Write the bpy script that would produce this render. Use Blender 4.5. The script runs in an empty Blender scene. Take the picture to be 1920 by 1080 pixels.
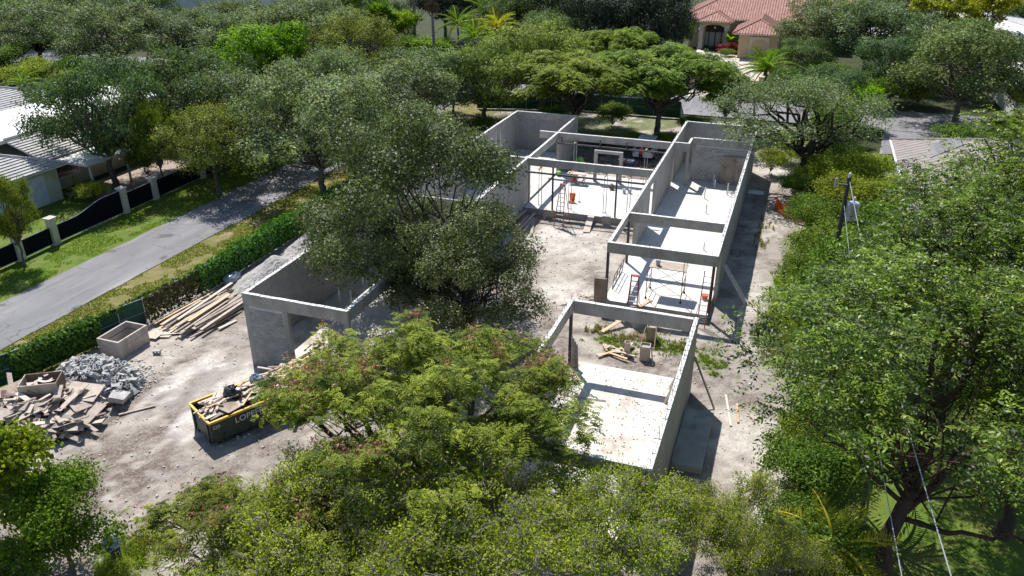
import bpy, math, random
import numpy as np
from mathutils import Vector, Matrix, Euler

SC = bpy.context.scene
COL = SC.collection
# ------------------------------------------------------------------ camera, sky, sun, exposure
cam_d = bpy.data.cameras.new('camera')
cam = bpy.data.objects.new('camera', cam_d)
COL.objects.link(cam)
cam.location = (0, 0, 22.0)
cam.rotation_euler = (math.radians(90 - 25.803), 0.001, 0.34314)
cam_d.sensor_width = 36.0
cam_d.lens = 27.81
cam_d.clip_start = 0.5
cam_d.clip_end = 3000
SC.camera = cam

SUN_TO = Vector((-0.43, 0.52, 1.0)).normalized()
world = bpy.data.worlds.new('World')
SC.world = world
world.use_nodes = True
wn = world.node_tree
wn.nodes.clear()
sky = wn.nodes.new('ShaderNodeTexSky')
sky.sky_type = 'NISHITA'
sky.sun_disc = False
sky.sun_elevation = math.asin(SUN_TO.z)
sky.sun_rotation = math.atan2(SUN_TO.x, SUN_TO.y)
sky.air_density = 1.0
sky.dust_density = 0.25
sky.ozone_density = 1.0
bg = wn.nodes.new('ShaderNodeBackground')
bg.inputs['Strength'].default_value = 0.10
wo = wn.nodes.new('ShaderNodeOutputWorld')
wn.links.new(sky.outputs[0], bg.inputs[0])
wn.links.new(bg.outputs[0], wo.inputs[0])

sun_d = bpy.data.lights.new('sun', 'SUN')
sun_d.energy = 4.6
sun_d.angle = math.radians(0.5)
sun_d.color = (1.0, 0.965, 0.92)
sun = bpy.data.objects.new('sun', sun_d)
COL.objects.link(sun)
sun.location = (-60, 80, 120)
sun.rotation_euler = SUN_TO.to_track_quat('Z', 'Y').to_euler()

SC.view_settings.view_transform = 'Standard'
SC.view_settings.look = 'None'
SC.view_settings.gamma = 1.0
SC.view_settings.use_curve_mapping = False
SC.view_settings.exposure = 0.64
SC.cycles.max_bounces = 6
SC.cycles.diffuse_bounces = 3
SC.cycles.glossy_bounces = 2
SC.cycles.transmission_bounces = 4
SC.cycles.transparent_max_bounces = 6

R = math.radians
rnd = random.Random(11)

# ------------------------------------------------------------------ materials
def new_mat(name):
    m = bpy.data.materials.new(name)
    m.use_nodes = True
    nt = m.node_tree
    nt.nodes.clear()
    out = nt.nodes.new('ShaderNodeOutputMaterial')
    return m, nt, out

def N(nt, typ, **kw):
    n = nt.nodes.new(typ)
    for k, v in kw.items():
        setattr(n, k, v)
    return n

def mixc(nt, a, b, fac, mode='MIX'):
    n = nt.nodes.new('ShaderNodeMix')
    n.data_type = 'RGBA'
    n.blend_type = mode
    for sock, v in ((n.inputs[0], fac), (n.inputs[6], a), (n.inputs[7], b)):
        if hasattr(v, 'is_output') or hasattr(v, 'links'):
            nt.links.new(v, sock)
        elif isinstance(v, (int, float)):
            sock.default_value = v
        else:
            sock.default_value = (v[0], v[1], v[2], 1)
    return n.outputs[2]

def noise(nt, vec, scale, detail=4, rough=0.55, stretch=None):
    if stretch:
        mp = N(nt, 'ShaderNodeMapping')
        mp.inputs['Scale'].default_value = stretch
        nt.links.new(vec, mp.inputs[0])
        vec = mp.outputs[0]
    n = N(nt, 'ShaderNodeTexNoise')
    n.inputs['Scale'].default_value = scale
    n.inputs['Detail'].default_value = detail
    n.inputs['Roughness'].default_value = rough
    nt.links.new(vec, n.inputs['Vector'])
    return n.outputs['Fac']

def ramp(nt, fac, lo, hi):
    n = N(nt, 'ShaderNodeMapRange')
    n.inputs[1].default_value = lo
    n.inputs[2].default_value = hi
    nt.links.new(fac, n.inputs[0])
    return n.outputs[0]

def math_n(nt, op, a, b=None):
    n = N(nt, 'ShaderNodeMath', operation=op)
    for i, v in enumerate((a, b)):
        if v is None:
            continue
        if isinstance(v, (int, float)):
            n.inputs[i].default_value = v
        else:
            nt.links.new(v, n.inputs[i])
    return n.outputs[0]

def surf(name, col, col2=None, rough=0.85, scale=3.0, stretch=None, fine=40.0, fine_amt=0.15, stain=None, stain_scale=0.6,
         stain_rng=(0.5, 0.7), vary=0.0, bump=0.3, spec=0.3, metal=0.0, stain_stretch=None, coat=0.0):
    """two-tone surface with blotches, grain, stains and fine relief"""
    m, nt, out = new_mat(name)
    p = N(nt, 'ShaderNodeBsdfPrincipled')
    nt.links.new(p.outputs[0], out.inputs[0])
    tc = N(nt, 'ShaderNodeTexCoord')
    geo = N(nt, 'ShaderNodeNewGeometry')
    vec = geo.outputs['Position']
    if col2 is None:
        col2 = tuple(c * 0.78 for c in col)
    c = mixc(nt, col, col2, ramp(nt, noise(nt, vec, scale, 5, 0.6, stretch), 0.35, 0.65))
    f = noise(nt, vec, fine, 3, 0.7)
    g = N(nt, 'ShaderNodeMapRange')
    g.inputs[1].default_value = 0.25; g.inputs[2].default_value = 0.75
    g.inputs[3].default_value = 1 - fine_amt; g.inputs[4].default_value = 1 + fine_amt
    nt.links.new(f, g.inputs[0])
    if stain is not None:
        c = mixc(nt, c, stain, ramp(nt, noise(nt, vec, stain_scale, 7, 0.65, stain_stretch), stain_rng[0], stain_rng[1]))
    mul = N(nt, 'ShaderNodeVectorMath', operation='SCALE')
    nt.links.new(c, mul.inputs[0])
    sc_in = g.outputs[0]
    if vary:
        oi = N(nt, 'ShaderNodeObjectInfo')
        vr = N(nt, 'ShaderNodeMapRange')
        vr.inputs[3].default_value = 1 - vary; vr.inputs[4].default_value = 1 + vary
        nt.links.new(oi.outputs['Random'], vr.inputs[0])
        sc_in = math_n(nt, 'MULTIPLY', sc_in, vr.outputs[0])
    nt.links.new(sc_in, mul.inputs['Scale'])
    nt.links.new(mul.outputs[0], p.inputs['Base Color'])
    p.inputs['Roughness'].default_value = rough
    p.inputs['Specular IOR Level'].default_value = spec
    p.inputs['Metallic'].default_value = metal
    p.inputs['Coat Weight'].default_value = coat
    if bump:
        b = N(nt, 'ShaderNodeBump')
        b.inputs['Strength'].default_value = bump
        b.inputs['Distance'].default_value = 0.03
        nt.links.new(f, b.inputs['Height'])
        nt.links.new(b.outputs[0], p.inputs['Normal'])
    return m

def leaf_mat(name, dark, mid, light, trans=0.3, rough=0.45, spec=0.5, tcol=None):
    m, nt, out = new_mat(name)
    at = N(nt, 'ShaderNodeAttribute', attribute_name='tint')
    cr = N(nt, 'ShaderNodeValToRGB')
    e = cr.color_ramp.elements
    e[0].position = 0.1; e[0].color = (*dark, 1)
    e[1].position = 0.9; e[1].color = (*light, 1)
    x = e.new(0.5); x.color = (*mid, 1)
    nt.links.new(at.outputs['Fac'], cr.inputs[0])
    hs = N(nt, 'ShaderNodeHueSaturation')
    oi = N(nt, 'ShaderNodeObjectInfo')
    for sock, a, b in (('Hue', 0.485, 0.515), ('Value', 0.86, 1.16)):
        vr = N(nt, 'ShaderNodeMapRange')
        vr.inputs[3].default_value = a; vr.inputs[4].default_value = b
        nt.links.new(oi.outputs['Random'] if sock == 'Value' else math_n(nt, 'FRACT', math_n(nt, 'MULTIPLY', oi.outputs['Random'], 7.31)), vr.inputs[0])
        nt.links.new(vr.outputs[0], hs.inputs[sock])
    nt.links.new(cr.outputs[0], hs.inputs['Color'])
    p = N(nt, 'ShaderNodeBsdfPrincipled')
    p.inputs['Roughness'].default_value = rough
    p.inputs['Specular IOR Level'].default_value = spec
    nt.links.new(hs.outputs[0], p.inputs['Base Color'])
    t = N(nt, 'ShaderNodeBsdfTranslucent')
    tm = mixc(nt, hs.outputs[0], tcol or (1.35, 1.5, 0.55), 1.0, 'MULTIPLY')
    nt.links.new(tm, t.inputs[0])
    mx = N(nt, 'ShaderNodeMixShader')
    mx.inputs[0].default_value = trans
    nt.links.new(p.outputs[0], mx.inputs[1])
    nt.links.new(t.outputs[0], mx.inputs[2])
    nt.links.new(mx.outputs[0], out.inputs[0])
    return m

def paint(name, col, rough=0.35, metal=0.0, spec=0.5, dirt=0.25):
    return surf(name, col, tuple(c * (1 - dirt) for c in col), rough=rough, scale=1.5, fine=25, fine_amt=0.08, bump=0.05, spec=spec, metal=metal)

M = {}
M['concrete'] = surf('cast_concrete', (0.40, 0.39, 0.36), (0.30, 0.29, 0.27), scale=1.2, stretch=(1, 1, 0.35), stain=(0.17, 0.155, 0.13), stain_scale=1.6, stain_stretch=(1, 1, 0.3), stain_rng=(0.55, 0.75), fine=30)
M['tie'] = surf('tie_beam_concrete', (0.41, 0.39, 0.35), (0.29, 0.275, 0.25), scale=1.4, stretch=(1, 1, 0.5), stain=(0.15, 0.135, 0.105), stain_scale=2.2, stain_rng=(0.56, 0.8), fine=26)
M['parge'] = surf('parged_concrete', (0.37, 0.36, 0.34), (0.31, 0.30, 0.285), scale=0.7, stain=(0.24, 0.23, 0.21), stain_scale=1.3, stain_stretch=(1, 1, 0.25), fine=22, fine_amt=0.10)
M['mortar'] = surf('mortar', (0.56, 0.55, 0.53), (0.48, 0.47, 0.45), scale=3, fine=40)
M['block'] = surf('concrete_block', (0.36, 0.36, 0.355), (0.29, 0.29, 0.285), scale=2.5, fine=45, fine_amt=0.16, vary=0.15, stain=(0.27, 0.26, 0.24), stain_scale=0.9)
M['slab'] = surf('floor_slab', (0.60, 0.585, 0.55), (0.50, 0.485, 0.45), scale=0.7, fine=14, fine_amt=0.06, stain=(0.55, 0.47, 0.36), stain_scale=0.55, stain_rng=(0.55, 0.80), bump=0.08)
M['slab_dirty'] = surf('dirty_floor_slab', (0.62, 0.59, 0.54), (0.48, 0.45, 0.40), scale=1.3, fine=12, fine_amt=0.10, stain=(0.27, 0.21, 0.155), stain_scale=0.7, stain_rng=(0.52, 0.76), bump=0.15)
M['toplime'] = surf('pale_cement_top', (0.72, 0.71, 0.69), (0.55, 0.54, 0.52), scale=5, fine=30, fine_amt=0.2)  # pale tone also carries the sunlight on wall and beam tops
M['rubble'] = surf('broken_concrete', (0.46, 0.455, 0.44), (0.36, 0.355, 0.34), scale=5, fine=25, fine_amt=0.25, vary=0.15, bump=0.6)
M['stone'] = surf('limestone_chip', (0.62, 0.59, 0.54), (0.45, 0.42, 0.37), scale=2, fine=30, fine_amt=0.2)
M['gravel'] = surf('crushed_rock', (0.44, 0.42, 0.40), (0.30, 0.28, 0.26), scale=3, fine=14, fine_amt=0.45, bump=1.0)
M['asphalt'] = surf('asphalt', (0.215, 0.21, 0.215), (0.18, 0.175, 0.18), scale=0.35, stretch=(1, 0.15, 1), fine=30, fine_amt=0.16, stain=(0.26, 0.25, 0.245), stain_scale=0.5, stain_stretch=(1.6, 0.12, 1), rough=0.8)
M['pavers'] = surf('driveway_pavers', (0.56, 0.49, 0.43), (0.48, 0.41, 0.36), scale=0.8, fine=6, fine_amt=0.1)
M['wood_new'] = surf('new_lumber', (0.62, 0.45, 0.29), (0.52, 0.36, 0.21), scale=6, fine=30, fine_amt=0.12, vary=0.16)
M['wood_pale'] = surf('pale_lumber', (0.60, 0.52, 0.44), (0.47, 0.39, 0.32), scale=6, fine=30, fine_amt=0.15, vary=0.2)
M['wood_grey'] = surf('weathered_lumber', (0.40, 0.34, 0.285), (0.29, 0.24, 0.20), scale=4, fine=30, fine_amt=0.18, vary=0.3)
M['wood_red'] = surf('reddish_lumber', (0.23, 0.155, 0.125), (0.16, 0.108, 0.09), scale=5, fine=30, fine_amt=0.18, vary=0.2)
M['plywood'] = surf('plywood', (0.50, 0.43, 0.36), (0.38, 0.32, 0.265), scale=2.2, stretch=(1, 1, 0.3), stain=(0.30, 0.225, 0.165), stain_scale=1.6, fine=30, fine_amt=0.12, vary=0.22)
M['plyboard'] = surf('form_board', (0.40, 0.33, 0.26), (0.29, 0.235, 0.18), scale=2.2, stretch=(1, 1, 0.2), stain=(0.19, 0.145, 0.11), stain_scale=1.6, fine=30, vary=0.1)
M['steel'] = surf('primed_steel', (0.085, 0.085, 0.10), (0.06, 0.06, 0.07), rough=0.55, fine=20, bump=0.05)
M['steel_brown'] = surf('rust_primed_steel', (0.10, 0.055, 0.045), (0.07, 0.04, 0.035), rough=0.6, fine=20, bump=0.05)
M['galv'] = surf('galvanised_steel', (0.42, 0.44, 0.47), (0.34, 0.355, 0.38), rough=0.45, metal=0.4, fine=20, bump=0.03)
M['rebar'] = surf('rusty_rebar', (0.16, 0.12, 0.10), (0.11, 0.075, 0.06), rough=0.8, fine=30, bump=0)
M['yellow'] = paint('yellow_paint', (0.72, 0.42, 0.03))
M['greenpaint'] = surf('dark_green_paint', (0.035, 0.055, 0.045), (0.025, 0.038, 0.033), rough=0.5, fine=10, fine_amt=0.2, stain=(0.07, 0.065, 0.05), stain_scale=1.4, bump=0.1)
M['whitepaint'] = paint('white_paint', (0.78, 0.78, 0.76))
M['lettering'] = paint('white_lettering', (0.70, 0.70, 0.68), rough=0.6)
M['redpaint'] = paint('red_paint', (0.42, 0.05, 0.035))
M['redfibre'] = paint('red_fibreglass', (0.40, 0.11, 0.075))
M['orange'] = paint('orange_plastic', (0.80, 0.13, 0.03))
M['lime'] = paint('lime_plastic', (0.22, 0.62, 0.06))
M['bluetarp'] = paint('blue_plastic', (0.03, 0.09, 0.28))
M['blackbag'] = paint('black_plastic', (0.02, 0.021, 0.025), rough=0.25, spec=0.7)
M['greybag'] = paint('grey_plastic', (0.17, 0.20, 0.24), rough=0.25, spec=0.7)
M['clear'] = paint('clear_sheeting', (0.33, 0.38, 0.42), rough=0.2, spec=0.7)
M['black'] = paint('black_metal', (0.014, 0.015, 0.018), rough=0.6, spec=0.2)
M['screen'] = surf('black_windscreen', (0.008, 0.009, 0.012), (0.006, 0.007, 0.009), rough=0.9, spec=0.1, fine=15)
M['gscreen'] = surf('green_windscreen', (0.035, 0.085, 0.06), (0.025, 0.062, 0.045), rough=0.9, spec=0.1, scale=0.8, fine=10, fine_amt=0.2)
M['cream'] = surf('cream_stucco', (0.50, 0.48, 0.38), (0.44, 0.42, 0.33), scale=1.0, fine=20, fine_amt=0.08)
M['tan'] = surf('tan_stucco', (0.55, 0.44, 0.28), (0.50, 0.39, 0.24), scale=0.6, fine=12, fine_amt=0.06)
M['palegreen'] = surf('pale_green_stucco', (0.46, 0.49, 0.38), (0.42, 0.44, 0.34), scale=0.6, fine=12, fine_amt=0.06)
M['garage'] = paint('white_garage_door', (0.62, 0.66, 0.72), rough=0.6)
M['whiteroof'] = surf('white_flat_roof', (0.66, 0.65, 0.63), (0.58, 0.57, 0.55), scale=0.7, fine=6, fine_amt=0.04, stain=(0.40, 0.37, 0.33), stain_scale=0.35, stain_rng=(0.66, 0.74), bump=0.05)
M['whitetile'] = surf('white_roof_tile', (0.46, 0.45, 0.43), (0.36, 0.35, 0.335), scale=1.2, fine=9, fine_amt=0.15, stain=(0.22, 0.21, 0.20), stain_scale=0.9, stain_rng=(0.58, 0.85))
M['greytile'] = surf('grey_roof_tile', (0.30, 0.265, 0.25), (0.23, 0.205, 0.19), scale=1.2, fine=9, fine_amt=0.18, stain=(0.18, 0.16, 0.15), stain_scale=0.9, stain_rng=(0.6, 0.85))
M['redtile'] = surf('terracotta_roof_tile', (0.40, 0.225, 0.18), (0.31, 0.155, 0.12), scale=2.5, fine=6, fine_amt=0.2, stain=(0.48, 0.34, 0.28), stain_scale=1.2)
M['redcap'] = surf('terracotta_ridge_tile', (0.42, 0.20, 0.16), (0.34, 0.15, 0.12), scale=2.5, fine=6)
M['glass'] = surf('dark_glass', (0.02, 0.022, 0.026), rough=0.08, spec=0.8, bump=0, fine_amt=0.02)
M['paleglass'] = surf('frosted_glass', (0.30, 0.31, 0.31), rough=0.3, spec=0.6, bump=0, fine_amt=0.02)
M['darkdoor'] = surf('dark_wood_door', (0.035, 0.025, 0.02), rough=0.5)
M['trim'] = surf('pale_stone_trim', (0.62, 0.57, 0.48), scale=1, fine=12, fine_amt=0.06)
M['carpaint'] = surf('white_car_paint', (0.72, 0.73, 0.74), (0.66, 0.67, 0.68), rough=0.25, spec=0.6, bump=0, fine_amt=0.03, coat=0.5)
M['tyre'] = surf('tyre_rubber', (0.02, 0.02, 0.02), rough=0.9, bump=0)
M['lamp_red'] = paint('red_lamp_lens', (0.45, 0.02, 0.015), rough=0.15)
M['bark'] = surf('grey_bark', (0.135, 0.12, 0.10), (0.085, 0.072, 0.058), scale=5, stretch=(1, 1, 0.25), fine=30, fine_amt=0.3, bump=0.7)
M['bark_dark'] = surf('dark_bark', (0.062, 0.048, 0.040), (0.035, 0.028, 0.024), scale=5, stretch=(1, 1, 0.25), fine=30, fine_amt=0.3, bump=0.7)
M['bark_red'] = surf('reddish_bark', (0.095, 0.050, 0.036), (0.045, 0.030, 0.024), scale=4, stretch=(1, 1, 0.25), fine=30, fine_amt=0.3, bump=0.7)
M['bark_pale'] = surf('pale_twig_bark', (0.34, 0.30, 0.25), (0.24, 0.20, 0.165), scale=5, fine=30, fine_amt=0.2, bump=0.3)
M['palmtrunk'] = surf('palm_trunk', (0.26, 0.23, 0.19), (0.17, 0.15, 0.12), scale=3, stretch=(1, 1, 3), fine=20, fine_amt=0.25)
M['pole'] = surf('tarred_pole', (0.085, 0.072, 0.062), (0.06, 0.05, 0.044), scale=3, fine=20)
M['soil'] = surf('dark_soil', (0.13, 0.10, 0.08), (0.08, 0.06, 0.05), scale=2, fine=15, fine_amt=0.4, bump=0.8)
M['litter'] = surf('dry_leaf_litter', (0.20, 0.135, 0.09), (0.11, 0.075, 0.055), scale=4, fine=20, fine_amt=0.4)
M['mulch'] = surf('brown_gravel', (0.34, 0.27, 0.225), (0.27, 0.21, 0.17), scale=2, fine=12, fine_amt=0.4)
M['skin'] = surf('skin', (0.42, 0.24, 0.165), bump=0, fine_amt=0.05, rough=0.6)
M['hair'] = surf('black_hair', (0.015, 0.012, 0.010), bump=0, rough=0.6)
M['shirt_blue'] = surf('light_blue_cloth', (0.34, 0.42, 0.62), (0.29, 0.36, 0.55), bump=0.05, rough=0.9, fine_amt=0.08)
M['shirt_red'] = surf('red_cloth', (0.55, 0.04, 0.03), bump=0.05, rough=0.9)
M['jeans'] = surf('denim', (0.05, 0.07, 0.13), bump=0.05, rough=0.9)
M['darkcloth'] = surf('dark_cloth', (0.03, 0.03, 0.035), bump=0.05, rough=0.9)

def grass_mat(name, a, b, c):
    return surf(name, a, b, scale=1.1, fine=18, fine_amt=0.35, stain=c, stain_scale=0.5, stain_rng=(0.45, 0.72), bump=1.0, rough=0.9, spec=0.15)
M['lawn'] = grass_mat('lawn_grass', (0.105, 0.165, 0.022), (0.075, 0.125, 0.018), (0.17, 0.17, 0.05))
M['verge'] = grass_mat('dry_verge_grass', (0.19, 0.17, 0.06), (0.125, 0.125, 0.04), (0.27, 0.215, 0.12))
M['undergrowth'] = grass_mat('undergrowth', (0.045, 0.060, 0.018), (0.03, 0.04, 0.014), (0.07, 0.06, 0.04))

# leaf colours
LM = {}
LM['oak'] = leaf_mat('oak_leaves', (0.039, 0.061, 0.019), (0.119, 0.173, 0.056), (0.224, 0.293, 0.105), 0.27, 0.6, 0.16)
LM['oak_y'] = leaf_mat('olive_oak_leaves', (0.060, 0.078, 0.014), (0.184, 0.225, 0.047), (0.317, 0.362, 0.090), 0.27, 0.6, 0.16)
LM['oak_grey'] = leaf_mat('grey_oak_leaves', (0.055, 0.075, 0.033), (0.156, 0.204, 0.092), (0.260, 0.318, 0.166), 0.27, 0.6, 0.16)
LM['oak_dark'] = leaf_mat('dark_oak_leaves', (0.032, 0.056, 0.024), (0.081, 0.131, 0.052), (0.145, 0.206, 0.083), 0.27, 0.6, 0.16)
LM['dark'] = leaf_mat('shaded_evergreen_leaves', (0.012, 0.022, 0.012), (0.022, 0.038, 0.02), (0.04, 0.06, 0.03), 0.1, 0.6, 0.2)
LM['oak_big'] = leaf_mat('glossy_oak_leaves', (0.042, 0.056, 0.022), (0.092, 0.115, 0.042), (0.185, 0.21, 0.085), 0.26, 0.5, 0.25)
LM['poinciana'] = leaf_mat('feathery_leaves', (0.039, 0.062, 0.010), (0.162, 0.210, 0.024), (0.324, 0.363, 0.046), 0.42, 0.6, 0.16)
LM['umbrella'] = leaf_mat('bright_feathery_leaves', (0.054, 0.093, 0.012), (0.167, 0.236, 0.030), (0.287, 0.345, 0.052), 0.42, 0.6, 0.16)
LM['rust'] = leaf_mat('rusty_seed_pods', (0.20, 0.075, 0.05), (0.38, 0.16, 0.11), (0.52, 0.27, 0.19), 0.2, 0.6, 0.15, (1, 1, 1))
LM['twiggy'] = leaf_mat('yellow_green_leaves', (0.125, 0.169, 0.013), (0.294, 0.347, 0.023), (0.450, 0.480, 0.055), 0.42, 0.55, 0.2)
LM['glossy'] = leaf_mat('glossy_green_leaves', (0.013, 0.026, 0.003), (0.066, 0.118, 0.010), (0.199, 0.289, 0.032), 0.36, 0.45, 0.32)
LM['glossy_b'] = leaf_mat('yellowish_glossy_leaves', (0.016, 0.029, 0.003), (0.079, 0.129, 0.010), (0.230, 0.317, 0.032), 0.36, 0.45, 0.32)
LM['shrub_g'] = leaf_mat('green_shrub_leaves', (0.032, 0.059, 0.009), (0.100, 0.162, 0.020), (0.199, 0.288, 0.040), 0.33, 0.6, 0.16)
LM['shrub_y'] = leaf_mat('yellowish_shrub_leaves', (0.084, 0.112, 0.011), (0.207, 0.251, 0.021), (0.341, 0.372, 0.046), 0.35, 0.6, 0.16)
LM['maple'] = leaf_mat('light_tree_leaves', (0.084, 0.117, 0.009), (0.207, 0.265, 0.017), (0.369, 0.416, 0.035), 0.38, 0.6, 0.16)
LM['bush_tree'] = leaf_mat('deep_green_leaves', (0.046, 0.091, 0.009), (0.111, 0.205, 0.016), (0.209, 0.326, 0.026), 0.36, 0.6, 0.16)
LM['lone'] = leaf_mat('mid_green_leaves', (0.060, 0.082, 0.013), (0.133, 0.177, 0.021), (0.283, 0.322, 0.031), 0.3, 0.6, 0.16)
LM['bright'] = leaf_mat('bright_green_leaves', (0.053, 0.104, 0.005), (0.149, 0.255, 0.006), (0.298, 0.407, 0.008), 0.4, 0.6, 0.16)
LM['glow'] = leaf_mat('yellow_flowering_leaves', (0.090, 0.120, 0.004), (0.270, 0.281, 0.004), (0.465, 0.417, 0.004), 0.3, 0.5, 0.3)
LM['palm'] = leaf_mat('palm_leaves', (0.049, 0.092, 0.013), (0.131, 0.212, 0.022), (0.267, 0.360, 0.048), 0.33, 0.6, 0.16)
LM['palm_y'] = leaf_mat('yellowing_palm_leaves', (0.101, 0.112, 0.008), (0.269, 0.269, 0.019), (0.459, 0.412, 0.039), 0.35, 0.6, 0.16)
LM['palm_dead'] = leaf_mat('dead_palm_leaves', (0.07, 0.045, 0.022), (0.14, 0.09, 0.045), (0.24, 0.15, 0.07), 0.15, 0.6, 0.3, (1, 1, 1))
LM['ivy'] = leaf_mat('ivy_leaves', (0.024, 0.064, 0.011), (0.074, 0.165, 0.023), (0.157, 0.290, 0.042), 0.3, 0.6, 0.16)
LM['dryvine'] = leaf_mat('dry_vine_leaves', (0.05, 0.05, 0.022), (0.10, 0.095, 0.04), (0.19, 0.17, 0.08), 0.2, 0.6, 0.2)
LM['red'] = leaf_mat('red_leaves', (0.12, 0.01, 0.012), (0.26, 0.015, 0.02), (0.45, 0.04, 0.05), 0.25, 0.45, 0.4, (1.2, 0.7, 0.7))
LM['weed'] = leaf_mat('weed_leaves', (0.10, 0.14, 0.02), (0.19, 0.25, 0.032), (0.30, 0.36, 0.06), 0.4, 0.6, 0.25)
LM['dryweed'] = leaf_mat('dry_grass_blades', (0.118, 0.118, 0.024), (0.227, 0.210, 0.058), (0.372, 0.324, 0.120), 0.3, 0.7, 0.2)

def asphalt_mat():
    m, nt, out = new_mat('worn_asphalt')
    p = N(nt, 'ShaderNodeBsdfPrincipled'); p.inputs['Roughness'].default_value = 0.85; p.inputs['Specular IOR Level'].default_value = 0.25
    nt.links.new(p.outputs[0], out.inputs[0])
    vec = N(nt, 'ShaderNodeNewGeometry').outputs['Position']
    c = mixc(nt, (0.20, 0.197, 0.203), (0.155, 0.152, 0.158), ramp(nt, noise(nt, vec, 0.5, 6, 0.65, (1, .35, 1)), 0.38, 0.62))
    c = mixc(nt, c, (0.27, 0.262, 0.255), ramp(nt, noise(nt, vec, 0.9, 5, 0.6, (1.2, 0.10, 1)), 0.5, 0.72))
    c = mixc(nt, c, (0.105, 0.10, 0.10), ramp(nt, noise(nt, vec, 0.55, 3, 0.5), 0.63, 0.69))
    wv = N(nt, 'ShaderNodeVectorMath', operation='ADD')
    nz = N(nt, 'ShaderNodeTexNoise'); nz.inputs['Scale'].default_value = 1.3; nz.inputs['Detail'].default_value = 5
    nt.links.new(vec, nz.inputs['Vector'])
    sc = N(nt, 'ShaderNodeVectorMath', operation='SCALE'); sc.inputs['Scale'].default_value = 1.2
    nt.links.new(nz.outputs['Color'], sc.inputs[0]); nt.links.new(vec, wv.inputs[0]); nt.links.new(sc.outputs[0], wv.inputs[1])
    vo = N(nt, 'ShaderNodeTexVoronoi', feature='DISTANCE_TO_EDGE'); vo.inputs['Scale'].default_value = 0.28
    nt.links.new(wv.outputs[0], vo.inputs['Vector'])
    crack = math_n(nt, 'MULTIPLY', math_n(nt, 'SUBTRACT', 1.0, ramp(nt, vo.outputs['Distance'], 0.0, 0.016)), ramp(nt, noise(nt, vec, 0.3, 3, .5), .45, .6))
    c = mixc(nt, c, (0.05, 0.047, 0.045), math_n(nt, 'MULTIPLY', crack, .8))
    f = noise(nt, vec, 35, 3, 0.8)
    c = mixc(nt, c, (0.34, 0.33, 0.32), math_n(nt, 'MULTIPLY', ramp(nt, f, 0.6, 0.75), .5))
    nt.links.new(c, p.inputs['Base Color'])
    b = N(nt, 'ShaderNodeBump'); b.inputs['Strength'].default_value = .4; b.inputs['Distance'].default_value = .02
    nt.links.new(f, b.inputs['Height']); nt.links.new(b.outputs[0], p.inputs['Normal'])
    return m
M['asphalt'] = asphalt_mat()
# ------------------------------------------------------------------ mesh helpers
ORG = {}

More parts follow.
